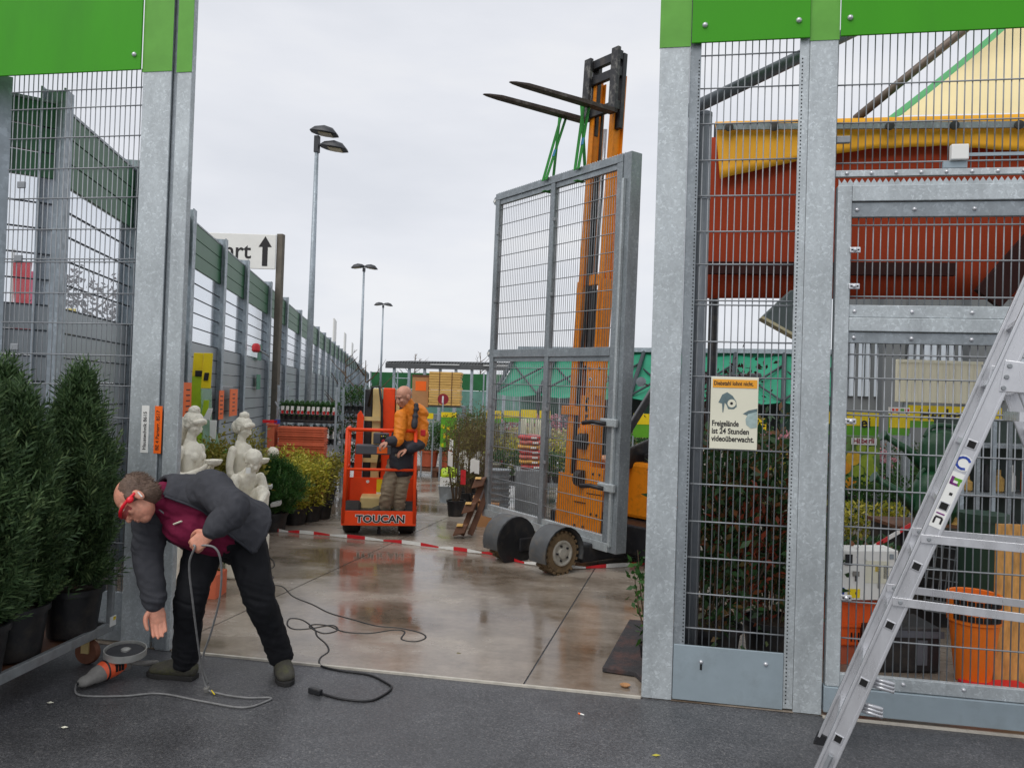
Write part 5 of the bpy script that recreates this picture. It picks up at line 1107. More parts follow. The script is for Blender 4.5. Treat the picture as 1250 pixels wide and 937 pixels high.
gb(.081, GWD-.152, -.002, .063, GM-.06, GM+.03).build('frame_rail', gd, hg, bevel=.004); gb(.081, GWD-.152, .001, .045, GM-.11, GM-.062).build('clamp_strip', gd, hg)
gb(-.01, GWD-.07, -.002, .066, gz, gz+.088).build('base_rail', 'galvanised', hg, bevel=.004); gb(.081, GWD-.152, .002, .055, gz+.09, gz+.15).build('clamp_strip', 'galvanised', hg, bevel=.003)
n = 60; poly = [(0, 0), (GWD-.07, 0)]+[q for i in range(n, 0, -1) for q in (((GWD-.07)*i/n, .02), ((GWD-.07)*(i-.5)/n, .004))]+[(0, .02)]
MB().prism(poly, Gp(0, .03, GT+.001), ga, (0, 0, 1), .003).build('serrated_strip', 'galvanised', hg)
lug = [(0, -.06), (-.06, -.045), (-.1, 0), (-.06, .045), (0, .06)]
for z in (GT-.07, GM-.01, gz+.22):
    MB().prism([(x_*(1.6 if z < gz+.3 else 1), y_*(1.5 if z < gz+.3 else 1)) for x_, y_ in lug], Gp(-.001, .02, z), ga, (0, 0, 1), .016).build('lug', gd, hg, bevel=.003)
    if z > gz+.3: MB().lathe([(.02, -.004), (.02, .022)], 12, Gp(-.055, .02, z), gn).build('lug_hole', 'white', hg)
for s0, s1 in ((.085, GWD*.49-.04), (GWD*.49+.04, GWD-.155)):
    for z0, z1 in ((gz+.1, GM-.06), (GM+.03, GT-.1)):
        zs_ = []; z = z0+.19
        while z < z1-.05: zs_.append(z); z += .187
        wire(hg, Gp(s0, .03, 0)-Vector((0, 0, Gp(s0, .03, 0).z)), ga, s1-s0, z0, z1, .0355, zs_, vr=.003, hr=.0048)
for z in (gz+1.25, gz+.62):
    lv = gb(GWD-.2, GWD+.03, .07, .11, z-.03, z+.05).build('latch', 'galvanised', hg, bevel=.01)
    MB().tube([Gp(GWD-.1, .12, z), Gp(GWD-.25, .16, z+.01), Gp(GWD-.38, .17, z-.01)], .022, 8).build('lever', 'black_steel', lv, smooth=True)
for z in (GT-.5, GM+.6, GM-.65, gz+.75):
    for s0 in (.05, GWD*.49+.03): gb(s0, s0+.05, .06, .072, z, z+.035).build('clip', 'rod_zinc', hg, bevel=.003)
hg.rotation_mode = 'QUATERNION'; from mathutils import Quaternion
hg.rotation_quaternion = Quaternion(gn, rad(.9) if gn.cross(Vector((0, 0, 1))).dot(ga) > 0 else rad(-.9)); hg.location -= ga*.05
# lifting slings
mat('sling_green', srgb(44, 134, 50), .8, 0, .15, 14, .2, 90); mat('sling_blue', srgb(60, 130, 176), .6)
def sling(a, fo, s, label):
    top = Y(cf0+fo, mq+a, CZ+.05); bt = Gp(s, .02, GT-.09); t = thing('lifting_sling', top, label, 'strap', 'green lifting slings')
    k = (bt-top); side_ = ga*.0
    for da, db, o1 in ((.062, .05, 0), (-.062, -.0, 0), (.03, -.04, 1)):
        p0 = top+fa*da+ff*(.05*o1); p1 = Gp(s+db*.6, .09 if da > 0 else -.03, GT-.03)
        q = (p0+p1)/2+fa*.01; d_ = (p1-p0).normalized(); wd = (ff*.6+fa*.4).normalized()*.026
        MB().bar(p0, p1, .045, .006, up=gn).build('webbing', 'sling_green', t)
    MB().bar(top+fa*.066, top-fa*.066, .006, .05, up=ff).build('fork_wrap', 'sling_green', t); 
    gb(s-.03, s+.03, -.02, .1, GT-.15, GT-.144).build('rail_wrap', 'sling_green', t)
    p0 = top+fa*.062; p1 = Gp(s+.03, .09, GT-.03); MB().bar(p0*.45+p1*.55+gn*.006, p0*.35+p1*.65+gn*.006, .04, .005, up=gn).build('sling_label', 'sling_blue', t)
sling(-.21, .13, GWD*.44, 'green lifting sling on the farther fork of the forklift'); sling(.21, .2, GWD*.68, 'green lifting sling on the fork next to the mast edge')
# ================================================================== ladder
NF, FF_ = G(995, 962), G(1004, 908); rd = (FF_-NF); RW = rd.length; rd.normalize(); ll = Vector((rd.y, -rd.x, 0))
if ll.x < 0: ll = -ll
def proj_u(p):
    q = Vector(p)-CAM; z = q.dot(FW); return PW/2+FPX*q.dot(RT)/z, PH/2-FPX*q.dot(UP)/z
best = min((abs(proj_u(NF+(ll*math.sin(rad(a))+Vector((0, 0, math.cos(rad(a)))))*t)[0]-1232)+abs(proj_u(NF+(ll*math.sin(rad(a))+Vector((0, 0, math.cos(rad(a)))))*t)[1]-440), a, t) for a in [5+.5*i for i in range(70)] for t in [1+.05*j for j in range(40)])
la = rad(best[1]); sdir = ll*math.sin(la)+Vector((0, 0, math.cos(la))); lw = (ll*math.cos(la)-Vector((0, 0, math.sin(la))))
lad = thing('ladder', NF, 'aluminium double ladder with stickers on its stringer standing in front of the gate leaf', 'ladder')
def Lp(t, r=0.0, w=0.0): return NF+sdir*t+rd*r+lw*w
LT = 2.75; SW = .074
st_n = None
for r0 in (0, RW):
    s_ = MB().obox(Lp(LT/2, r0), sdir*LT/2, rd*.0125, lw*SW/2).build('stringer', 'aluminium', lad, bevel=.006)
    MB().obox(Lp(.02, r0), sdir*.035, rd*.017, lw*(SW/2+.005)).build('foot_cap', 'black_plastic', s_, bevel=.006)
    for q in (-1, 1): MB().obox(Lp(LT/2, r0, q*(SW/2-.007)), sdir*(LT/2-.03), rd*.018, lw*.007).build('edge_rib', 'aluminium', s_, bevel=.003)
    if st_n is None: st_n = s_
t0 = next(t for t in [.02+.01*i for i in range(60)] if proj_u(Lp(t))[1] < 902)
pitch = .28
for i in range(9):
    t = t0+pitch*i
    if t > LT-.1: break
    MB().obox(Lp(t, RW/2), sdir*.0145, rd*(RW/2-.013), lw*.0145).build('rung', 'aluminium', lad, bevel=.003)
    if i < 6:
        e_ = MB().obox(Lp(t, -.0135), sdir*.02, rd*.0025, lw*.02).build('rung_rim', 'aluminium', st_n, bevel=.004); MB().obox(Lp(t, -.0165), sdir*.0145, rd*.0008, lw*.0145).build('rung_socket', 'black_hole', st_n)
tH = next(t for t in [.5+.01*i for i in range(300)] if proj_u(Lp(t))[1] < 455)
HX = Lp(tH, 0, SW*.75)
s2 = (ll*math.sin(la)-Vector((0, 0, math.cos(la)))); L2_ = (HX.z-.01)/math.cos(la); w2_ = (ll*math.cos(la)+Vector((0, 0, math.sin(la))))
for r0 in (.03, RW-.03):
    MB().obox(HX+rd*r0+s2*L2_/2+w2_*.02, s2*L2_/2, rd*.0125, w2_*.04).build('stringer', 'aluminium', lad, bevel=.005)
    q = MB().prism([(-.07, -.06), (.03, -.065), (.1, -.02), (.1, .03), (.02, .06), (-.05, .07)], HX+rd*(r0-.03-.02), ll, (0, 0, 1), -.006).build('hinge_plate', 'aluminium', lad, bevel=.003)
    MB().obox(HX+rd*(r0-.035)+ll*.09, ll*.06, rd*.012, Vector((0, 0, .035))).build('hinge_lock', 'black_plastic', lad, bevel=.01)
    for dx, dz in ((-.035, .045), (-.045, .0), (-.055, -.045), (.07, .0)): MB().lathe([(.01, 0), (.008, .008)], 10, HX+rd*(r0-.052)+ll*dx+Vector((0, 0, dz)), -rd).build('rivet', 'rod_zinc', q)
for i in range(5): MB().obox(HX+rd*RW/2+s2*(.25+.28*i)+w2_*.02, s2*.0145, rd*(RW/2-.045), w2_*.0145).build('rung', 'aluminium', lad, bevel=.003)
MB().obox(HX+rd*(RW/2)+Vector((0, 0, -.16))+ll*.02, ll*.012, rd*(RW/2-.02), Vector((0, 0, .02))).build('tie_bar', 'aluminium', lad)
def at_v(v, r0): return next(t for t in [.1+.004*i for i in range(700)] if proj_u(Lp(t, r0))[1] < v)
for v, r0, o_ in ((657, 0, -.022), (648, RW, -.022), (734, 0, -.022), (716, RW, -.022)):
    t = at_v(v, r0); a = Lp(t, r0)+rd*(o_ if r0 == 0 else -.03); ln = 2*(HX-a).dot(ll)
    br = MB().bar(a-ll*.03, a+ll*(ln+.03), .004, .036).build('spreader_bar', 'aluminium', lad, bevel=.0015)
    MB().lathe([(.009, 0), (.006, .006)], 10, a-rd*.003, -rd).build('rivet', 'rod_zinc', br)
for t, dz in ((at_v(832, 0), 0), (at_v(862, 0), 0)):
    hk = MB()
    for k in range(3): hk.tube([Lp(t, .05, SW*.3)+Vector((0, 0, -.016+.016*k)), Lp(t, .05, SW*.3)+ll*.1+Vector((0, 0, -.03+.016*k))], .009, 8)
    hk.build('rung_hook', 'aluminium', lad, smooth=True)
MB().tube([Lp(at_v(935, 0), -.03), Lp(at_v(919, 0), -.03)], .012, 8).build('foot_bolt', 'rod_zinc', lad)
# stickers on the outer face of the near stringer
tS = at_v(610, 0); MB().obox(Lp(tS, -.0142, .0), sdir*.125, rd*.0008, lw*.028).build('sticker', 'white', st_n)
mat('purple', srgb(120, 40, 120), .5)
for k, (m, dw, dt, sw, st2) in enumerate((('purple', -.012, .088, .006, .016), ('green_print', .01, .096, .016, .006), ('green_print', .016, .084, .005, .014), ('purple', .0, .074, .016, .005), ('dark_print', .005, .03, .006, .006), ('dark_print', -.004, -.02, .009, .007), ('purple', .0, -.062, .016, .003), ('dark_print', -.012, -.095, .004, .013), ('dark_print', .014, -.092, .004, .013), ('dark_print', .0, -.078, .014, .004))):
    MB().obox(Lp(tS+dt, -.0153, dw), sdir*st2, rd*.0006, lw*sw).build('sticker_print', m, st_n)
tC = at_v(565, 0); rg_ = MB().lathe([(.034, 0), (.034, .001)], 20, Lp(tC, -.0132), -rd).build('round_sticker', 'white', st_n); mat('blue', srgb(40, 70, 160), .5)
mm = MB()
for k in range(10):
    an = rad(45+27*k); mm.obox(Lp(tC, -.0146)+sdir*.024*math.sin(an)+lw*.024*math.cos(an), (sdir*math.cos(an)-lw*math.sin(an))*.0075, rd*.0006, (sdir*math.sin(an)+lw*math.cos(an))*.005)
mm.build('sticker_ring', 'blue', st_n)
# ================================================================== grinder, cables, tape
gh, gt_ = G(155, 824), G(101, 842); gx = (gh-gt_); gx.z = 0; gx.normalize(); gy = Vector((-gx.y, gx.x, 0))
gr = thing('angle_grinder', (gh.x, gh.y, 0), 'orange and grey dusty angle grinder lying on the asphalt', 'power tool'); Z3 = lambda z: Vector((0, 0, z))
mat('dusty_grey', srgb(128, 126, 122), .8, 0, .2, 16, .2, 70); mat('tool_orange', srgb(236, 92, 50), .55, 0, .1, 9, dirt=(srgb(170, 140, 120), .5, 14)); mat('guard_metal', srgb(184, 184, 180), .4, .4, .2, 14); mat('disc_dark', srgb(58, 58, 62), .6, .1, .2, 20)
hL = (gh-gt_).length
q = MB(); limb(q, [gt_+Z3(.045), gt_+gx*hL*.16+Z3(.05), gt_+gx*hL*.3+Z3(.06)], [(.033, .03), (.037, .034), (.05, .047)], side=gy, n=16); limb(q, [gt_+gx*hL*.25+Z3(.058), gt_+gx*hL*.48+Z3(.07)], [(.046, .045), (.055, .052)], side=gy, n=16); fuse(q, .005, 'rear_housing', 'dusty_grey', gr, 2)
q = MB(); limb(q, [gt_+gx*hL*.45+Z3(.07), gt_+gx*hL*.68+Z3(.08), gt_+gx*hL*.85+Z3(.085)], [(.058, .055), (.058, .056), (.046, .046)], side=gy, n=18); mo = fuse(q, .005, 'motor_housing', 'tool_orange', gr, 2)
MB().tube([gt_+Z3(.045)-gx*.03, gt_+Z3(.045)+gx*.02], [.009, .014], 8).build('strain_relief', 'black_plastic', gr, smooth=True); MB().obox(gt_+gx*hL*.3+Z3(.022), gx*.045, gy*.012, Z3(.008)).build('switch', 'black_plastic', gr, bevel=.003)
MB().lathe([(.057, -.006), (.06, 0), (.057, .006)], 20, gt_+gx*hL*.46+Z3(.07), gx).build('collar_ring', 'black_plastic', gr, smooth=2); MB().obox(gt_+gx*hL*.62+Z3(.137), gx*.035, gy*.022, Z3(.002)).build('type_plate', 'dusty_grey', gr)
for k in range(3): MB().obox(gt_+gx*(hL*(.6+.07*k))-gy*.055+Z3(.085), gx*.006, gy*.006, Z3(.02)).build('vent_slot', 'black_hole', mo)
q = MB(); limb(q, [gt_+gx*hL*.82+Z3(.085), gt_+gx*hL*1.0+Z3(.09)], [.046, .04], n=16); limb(q, [gt_+gx*hL*.95+Z3(.07), gt_+gx*hL*.95+Z3(.13)], [.042, .04], n=16); fuse(q, .005, 'gear_head', 'dusty_grey', gr, 1)
dc = gt_+gx*hL*.93; tiltv = (Z3(1)-gx*.06-gy*.1).normalized()
MB().lathe([(.03, .128), (.108, .128), (.114, .13), (.114, .168), (.108, .168), (.108, .136), (.03, .136)], 40, dc, tiltv).build('guard', 'guard_metal', gr, smooth=2)
MB().lathe([(.1, .15), (.1, .154), (.02, .156)], 36, dc, tiltv).build('cutting_disc', 'disc_dark', gr, smooth=2); MB().lathe([(.024, .156), (.024, .166), (.01, .17)], 12, dc, tiltv).build('flange_nut', 'guard_metal', gr, smooth=2)
MB().tube([dc-gy*.03+Z3(.09), dc-gy*.06+gx*.06+Z3(.07), dc-gy*.075+gx*.16+Z3(.045)], [.012, .015, .018], 10).build('side_handle', 'dusty_grey', gr, smooth=True)
def cable(name, pts, r, m, label, k=8):
    P, _ = spline(pts, [r]*len(pts), k); t = MB().tube(P, r, 7).build(name, m, loc=P[0], smooth=True); return tag(t, label, 'cable')
mat('cable_grey', srgb(122, 122, 122), .6, 0, .2, 30); mat('cable_black', srgb(26, 26, 28), .5, 0, .2, 20)
g3 = lambda u, v, z=.007: G(u, v, z)
hp = wrL+(-CR*.75-_U0*.62-CF*.1).normalized()*.1
pl_ = g3(252, 838, .03)
c1_ = cable('power_cable', [gt_+Z3(.045)-gx*.01, g3(93, 836, .02), g3(98, 848), g3(150, 849), g3(195, 846), g3(245, 855), g3(296, 863), g3(326, 855), g3(329, 851), g3(300, 851), g3(268, 846, .01), pl_, D(244, 800, 4.22), D(236, 740, 4.05), D(231, 690, 3.95), D(238, 668, 3.9), hp, D(262, 668, 3.9), D(270, 690, 3.93), D(268, 730, 4.0), D(258, 770, 4.1), D(247, 806, 4.22), pl_+Vector((.01, 0, .02))], .0055, 'cable_grey', 'grey dusty power cable looping from the grinder over the hand of the bending man')
pgo = MB().bar(pl_, pl_+(pl_-D(244, 800, 4.22)).normalized()*.075, .03, .03, up=CF).build('plug', 'dusty_grey', c1_, bevel=.006)
MB().bar(g3(258, 842, .015), g3(262, 847, .008), .004, .004, up=CF).build('pin', 'yellow_print', c1_)
c2_ = cable('extension_cable', [g3(322, 674), g3(333, 684), g3(334, 692), g3(322, 697), g3(324, 703), g3(334, 704), g3(328, 713), g3(345, 716), g3(358, 728), g3(382, 738), g3(402, 748), g3(430, 756), g3(460, 764), g3(490, 767), g3(515, 773), g3(519, 779), g3(506, 783), g3(490, 780), g3(494, 771), g3(480, 769), g3(450, 773), g3(420, 771), g3(402, 764), g3(385, 762), g3(378, 765), g3(395, 773), g3(412, 769), g3(405, 763), g3(380, 767), g3(360, 768), g3(351, 763), g3(354, 755), g3(370, 757), g3(384, 768), g3(387, 776), g3(398, 786), g3(401, 795), g3(391, 803), g3(392, 812), g3(415, 818), g3(450, 823), g3(470, 832), g3(478, 839), g3(466, 849), g3(448, 855), g3(415, 852), g3(390, 845)], .0065, 'cable_black', 'black extension cable lying in loops on the wet concrete', 5)
MB().bar(g3(392, 845, .016), g3(378, 841, .016), .032, .032).build('socket', 'black_plastic', c2_, bevel=.006)
# barrier tape
tp_ = thing('barrier_tape', G(420, 672), 'red and white barrier tape stretched low across the gate opening', 'tape')
tpts = [(D(322, 652, 9.1)), D(340, 657, 9.05), D(365, 663, 9.0), D(402, 669, 8.9), D(445, 673.5, 8.75), D(490, 676, 8.6), D(535, 679.5, 8.4), D(570, 681.5, 8.25), D(605, 683.5, 8.1), D(640, 687, 7.75), D(690, 692, 7.6), D(740, 694, 7.7), D(790, 694.5, 7.9)]
TP, _ = spline(tpts, [.01]*len(tpts), 6)
for i in range(len(TP)): TP[i].z = max(TP[i].z, .02)
wid = [.016+.026*abs(math.sin(i*.35)) for i in range(len(TP))]
for i in range(0, len(TP)-3, 3):
    P = [[TP[j]+Z3(wid[j]*.8), TP[j]-Z3(wid[j]*.2)] for j in range(i, i+4)]
    MB().grid(P).build('red_band' if (i//3) % 2 else 'white_band', 'red' if (i//3) % 2 else 'white', tp_)
# rubber mat at the post foot and litter
mt = [G(735, 822), G(768, 762), Vector((.3, G(768, 762).y, 0)), Vector((.3, YG+.22, 0)), Vector((0, YG+.21, 0)), G(775, 828)]
mat('mat_black', srgb(54, 52, 54), .85, 0, .25, 40, .4, 90, dirt=(srgb(112, 70, 58), .6, 5))
m_ = MB().prism([(p.x, p.y) for p in mt], (0, 0, .012), (1, 0, 0), (0, 1, 0), .03).build('rubber_mat', 'mat_black', loc=G(750, 800), bevel=.006); tag(m_, 'black rubber mat with frayed edge lying beside the broad gate post', 'mat')
lp_ = MB().lathe([(.004, 0), (.025, .006), (.032, .015), (.026, .014), (.004, .006)], 10, G(763, 838, .008)).build('wood_chip', 'cardboard', loc=G(763, 838)); tag(lp_, 'small tan wood chip lying in front of the rubber mat', 'litter')
cg_ = MB().tube([G(706, 870, .004), G(713, 872, .004)], .004, 8).build('cigarette_end', 'white', loc=G(709, 871)); tag(cg_, 'cigarette end on the asphalt in front of the gate opening', 'litter'); MB().tube([G(706, 870, .004), G(708.5, 870.7, .004)], .0045, 8).build('filter', 'sticker_orange', cg_)
for (u, v), m, l in (((795, 921), 'yellow_leaf', 'yellow green leaf on the asphalt near the ladder'), ((57, 857), 'off_white', 'pale scrap on the asphalt near the trolley'), ((74, 887), 'off_white', 'small pale pebble on the asphalt below the trolley'), ((555, 797), 'twig_bud', 'dead leaf on the concrete beside the gate line')):
    a = G(u, v, .004); o = MB().add([a, a+Vector((.025, .008, .004)), a+Vector((.045, -.002, .006)), a+Vector((.022, -.01, .002)), a+Vector((.022, 0, .009))], [(0, 3, 4), (3, 2, 4), (2, 1, 4), (1, 0, 4), (0, 1, 2, 3)]).build('leaf_scrap', m, loc=a); tag(o, l, 'litter')
# ================================================================== stock in the yard
def brd(p0, p1, z0, z1, th=.02):                  # upright board from p0 to p1 (plan points)
    a, b = Vector((p0[0], p0[1], 0)), Vector((p1[0], p1[1], 0)); return MB().bar(a+Vector((0, 0, (z0+z1)/2)), b+Vector((0, 0, (z0+z1)/2)), th, z1-z0)
def face(u0, u1, v0, v1, d, th=.02):               # board facing the camera between pixel columns and rows at depth d
    a, b = D(u0, (v0+v1)/2, d), D(u1, (v0+v1)/2, d); zt_ = D((u0+u1)/2, v0, d).z; zb_ = D((u0+u1)/2, v1, d).z
    return brd(a, b, zb_, zt_, th), a, b, zb_, zt_
FX = Vector((_R0.x, _R0.y, 0)).normalized(); FYd = Vector((-FX.y, FX.x, 0))
def on_face(a, b, zb, zt, x0, x1, y0, y1, m, name, parent, k=1, th=.02):   # print on a face: fractions across and up
    ax = (b-a); ax.z = 0; nrm = Vector((ax.y, -ax.x, 0)).normalized(); c = a+ax*((x0+x1)/2); c.z = zb+(zt-zb)*(y0+y1)/2
    return MB().obox(c+nrm*(th/2+.002*k), ax*(x1-x0)/2, nrm*.001, Vector((0, 0, (zt-zb)*(y1-y0)/2))).build(name, m, parent)
# --- plant racks by the fence
def small_plant(base, lm, seed, label, group, r=.09, h=.22, tagm=None, pm='black_plastic', n=150, leaf=.05):
    t = bush(base, r, h, label, lm, seed, n, pr=.06, ph=.09, leaf=leaf, stems=4, group=group, name='small_plant', cat='plant', stem_r=.003)
    if tagm: MB().obox(Vector(base)-FYd*.07+Vector((0, 0, .16)), FX*.025, FYd*.002, Vector((0, 0, .06))).build('price_tag', tagm, t)
    return t
def rack(u0, u1, d, shelves, label, H=1.75, dep=.5, post_m='galvanised_far'):
    a, b = D(u0, 480, d), D(u1, 480, d); a.z = b.z = 0; ax = (b-a).normalized(); ay = Vector((-ax.y, ax.x, 0)); t = thing('plant_rack', (a+b)/2, label, 'rack', 'plant racks beside the fence')
    for p in (a, b, a+ay*dep, b+ay*dep): MB().bar(p, p+Vector((0, 0, H)), .03, .03, up=ay).build('upright', post_m, t)
    for z in shelves: MB().prism([(0, 0), ((b-a).length, 0), ((b-a).length, dep), (0, dep)], a+Vector((0, 0, z)), ax, ay, .035).build('shelf', 'black_steel' if z > .9 else 'galvanised_dark', t)
    return a, ax, ay, (b-a).length
a, ax, ay, ln = rack(340, 411, 12.3, (.25, .78, 1.16), 'wheeled metal plant rack behind the terracotta trays')
sp0 = None; GRP = 'small potted plants on the racks'
for z, n_, lm, tg, lab in ((1.2, 11, 'green_leaf', 'white', 'small plant with white and red label on the top rack shelf'), (.82, 9, 'photinia_leaf', 'white', 'small dark plant with white label on the middle rack shelf'), (.29, 8, 'green_leaf', None, 'small green plant on the lowest rack shelf')):
    src = None
    for i in range(n_):
        p = a+ax*(.06+(ln-.1)*i/(n_-1))+ay*.12+Vector((0, 0, z))
        if src is None:
            src = small_plant(p, lm, 200+n_, lab, GRP, tagm=tg)
            if tg and z > 1: MB().obox(p-FYd*.074+Vector((0, 0, .125)), FX*.02, FYd*.002, Vector((0, 0, .025))).build('tag_print', 'red', [c for c in src.children if c.name.startswith('price_tag')][0])
        else: copy_tree(src, p, rz=random.uniform(-.25, .25))
a, ax, ay, ln = rack(414, 446, 13.6, (.3, .8, 1.3), 'second metal plant rack with leafy stock behind the lift', 1.85)
for z, lm, lab in ((1.335, 'green_leaf', 'leafy plant on the top shelf of the rack behind the lift'), (.835, 'photinia_leaf', 'dark leafy plant on the middle shelf of the rack behind the lift'), (.335, 'green_leaf', 'leafy plant on the bottom shelf of the rack behind the lift')):
    src = None
    for i in range(4):
        p = a+ax*(.06+.11*i)+ay*.15+Vector((0, 0, z)); src = small_plant(p, lm, 230+int(z*10), lab, GRP, .13, .34, None) if src is None else (copy_tree(src, p, rz=i*.3), src)[1]
# --- stack of terracotta trays
ta, tb = D(338, 545, 11.4), D(396, 545, 11.4); ta.z = tb.z = 0; tx = (tb-ta).normalized(); ty_ = Vector((-tx.y, tx.x, 0)); TLn = (tb-ta).length; src = None
tm_ = MB().prism([(0, 0), (TLn, 0), (TLn, .2), (0, .2)], (0, 0, 0), tx, ty_, .012).prism([(.012, .01), (TLn-.012, .01), (TLn-.012, .19), (.012, .19)], (0, 0, .012), tx, ty_, .022).mesh('terracotta_tray')
tm_.materials.append(MATS['terracotta']); zz = .1; k = 0
pal = MB()
for s_ in (0, .4, .8): pal.obox(ta+tx*(s_*TLn*1.05+.05)+ty_*.12+Vector((0, 0, .05)), tx*.05, ty_*.16, Vector((0, 0, .045)))
pal = pal.build('pallet', 'timber', loc=ta); tag(pal, 'wooden pallet blocks under the terracotta trays', 'pallet')
while zz < 1.12:
    o = bpy.data.objects.new('terracotta_tray', tm_); COL.objects.link(o); o.location = ta+Vector((random.uniform(-.006, .006), random.uniform(-.01, .01), zz)); tag(o, 'long terracotta coloured tray in the tall stack by the fence', 'tray', 'stacked terracotta trays'); zz += .0345; k += 1
cn = thing('terracotta_box', ta-tx*.14, 'upright terracotta box at the end of the tray stack', 'planter'); MB().obox(ta-tx*.1+ty_*.1+Vector((0, 0, .57)), tx*.055, ty_*.1, Vector((0, 0, .57))).build('body', 'terracotta', cn, bevel=.01); MB().obox(ta-tx*.1+ty_*.1+Vector((0, 0, 1.155)), tx*.065, ty_*.11, Vector((0, 0, .014))).build('rim', 'terracotta', cn)
vz = thing('bench_vice', ta-tx*.12+Vector((0, 0, 1.17)), 'small red and blue tool standing on the terracotta box', 'tool'); MB().obox(ta-tx*.14+ty_*.1+Vector((0, 0, 1.2)), tx*.11, ty_*.03, Vector((0, 0, .022))).build('arm', 'red', vz); MB().obox(ta-tx*.04+ty_*.1+Vector((0, 0, 1.2)), tx*.035, ty_*.03, Vector((0, 0, .031))).build('base', 'blue', vz); MB().tube([ta-tx*.05+ty_*.1+Vector((0, 0, 1.22)), ta-tx*.02+ty_*.1+Vector((0, 0, 1.38)), ta-tx*.08+ty_*.1+Vector((0, 0, 1.5))], .012, 6).build('hook', 'rod_zinc', vz)
# --- bag display at the fence (tall clear bags on a green tray)
def clearmat():
    m = bpy.data.materials.new('clear_film'); m.use_nodes = True; t = m.node_tree; t.nodes.clear(); nn = t.nodes.new
    o = nn('ShaderNodeOutputMaterial'); tr = nn('ShaderNodeBsdfTransparent'); tr.inputs[0].default_value = (.86, .95, .88, 1); p = nn('ShaderNodeBsdfPrincipled'); p.inputs['Base Color'].default_value = (.55, .75, .6, 1); p.inputs['Roughness'].default_value = .15; mx_ = nn('ShaderNodeMixShader'); mx_.inputs[0].default_value = .35
    t.links.new(tr.outputs[0], mx_.inputs[1]); t.links.new(p.outputs[0], mx_.inputs[2]); t.links.new(mx_.outputs[0], o.inputs[0]); MATS['clear_film'] = m
clearmat(); mat('lime_print', srgb(168, 196, 30), .45, 0, .15, 5); mat('tray_green', srgb(66, 176, 66), .45)
def bag_display(u, vt, vb, d, label, sc2=1.0):
    b = D(u, vb, d); tz_ = D(u, vt, d).z; t = thing('bag_display', b, label, 'display'); H = tz_-b.z
    Q = lambda x, y, z: b+FX*(x*sc2)+FYd*y+Vector((0, 0, z*H))
    def sheet(x0, x1, x2, x3, z0, z1, y, m, nm, sg=1):
        MB().prism([(x0*sc2, z0*H), (x1*sc2, z0*H), (x3*sc2, z1*H), (x2*sc2, z1*H)], b+FYd*y, FX, (0, 0, 1), .014).build(nm, m, t, bevel=.004)
    sheet(-.13, .02, -.14, -.03, .0, .74, .06, 'lime_print', 'bag'); sheet(-.14, -.03, -.13, -.02, .74, .98, .06, 'yellow_print', 'bag_top'); sheet(-.1, .0, -.1, -.02, .74, .8, .045, 'dark_print', 'bag_print')
    sheet(.02, .13, -.02, .1, .0, .62, .02, 'clear_film', 'film_bag'); sheet(-.02, .09, .0, .1, .62, .98, .02, 'yellow_print', 'bag_top'); sheet(.01, .06, .02, .07, .7, .78, .008, 'dark_print', 'bag_print'); sheet(.0, .07, .03, .09, .25, .5, -.01, 'lime_print', 'bag')
    sheet(.1, .25, .1, .16, .0, .28, -.03, 'clear_film', 'film_bag'); sheet(.13, .19, .12, .2, .08, .3, -.05, 'white', 'leaflet'); sheet(.04, .12, .1, .15, .3, .42, -.05, 'white', 'leaflet')
    MB().obox(Q(.06, 0, -.02), FX*.22*sc2, FYd*.12, Vector((0, 0, .02))).build('tray', 'tray_green', t, bevel=.006)
    MB().obox(b+FX*.06+Vector((0, 0, -b.z/2-.02)), FX*.16, FYd*.1, Vector((0, 0, b.z/2-.022))).build('stand', 'galvanised_dark', t)
bag_display(244, 428, 548, 8.6, 'tall yellow and green plant bags on a bright green tray behind the stone figures')
bag_display(78, 374, 470, 6.9, 'yellow and black plant bags standing behind the mesh and conifers', .75)
bw_ = face(93, 106, 458, 492, 6.8)[0].build('notice', 'sticker_orange', loc=D(100, 475, 6.8)); tag(bw_, 'orange notice sheet seen through the mesh above the conifer', 'sign')
# --- things beyond the fence
for i, (u, v0, v1, d) in enumerate(((9, 318, 415, 13), (25, 330, 420, 16))):
    m_, a, b, zb_, zt_ = face(u-7, u+7, v0, v1, d); t = thing('flag', D(u, 480, d), ['long red flag on a pole beyond the noise fence', 'pink red flag on a pole beyond the noise fence'][i], 'flag', 'flags beyond the fence'); bz = D(u, 480, d); bz.z = 0
    MB().tube([Vector((bz.x, bz.y, 0)), Vector((bz.x, bz.y, zt_+.2))], .03, 8).build('pole', 'white', t)
    P = [[Vector((bz.x, bz.y, 0))+FX*(.03+.05*j)+FYd*(.04*math.sin(j*1.3+k*.8))+Vector((0, 0, zb_+(zt_-zb_)*k/6)) for j in range(7)] for k in range(7)]
    MB().grid(P).build('cloth', mat(('flag_red', 'flag_pink')[i], ((srgb(190, 50, 60)), srgb(206, 90, 120))[i], .8), t, smooth=True)
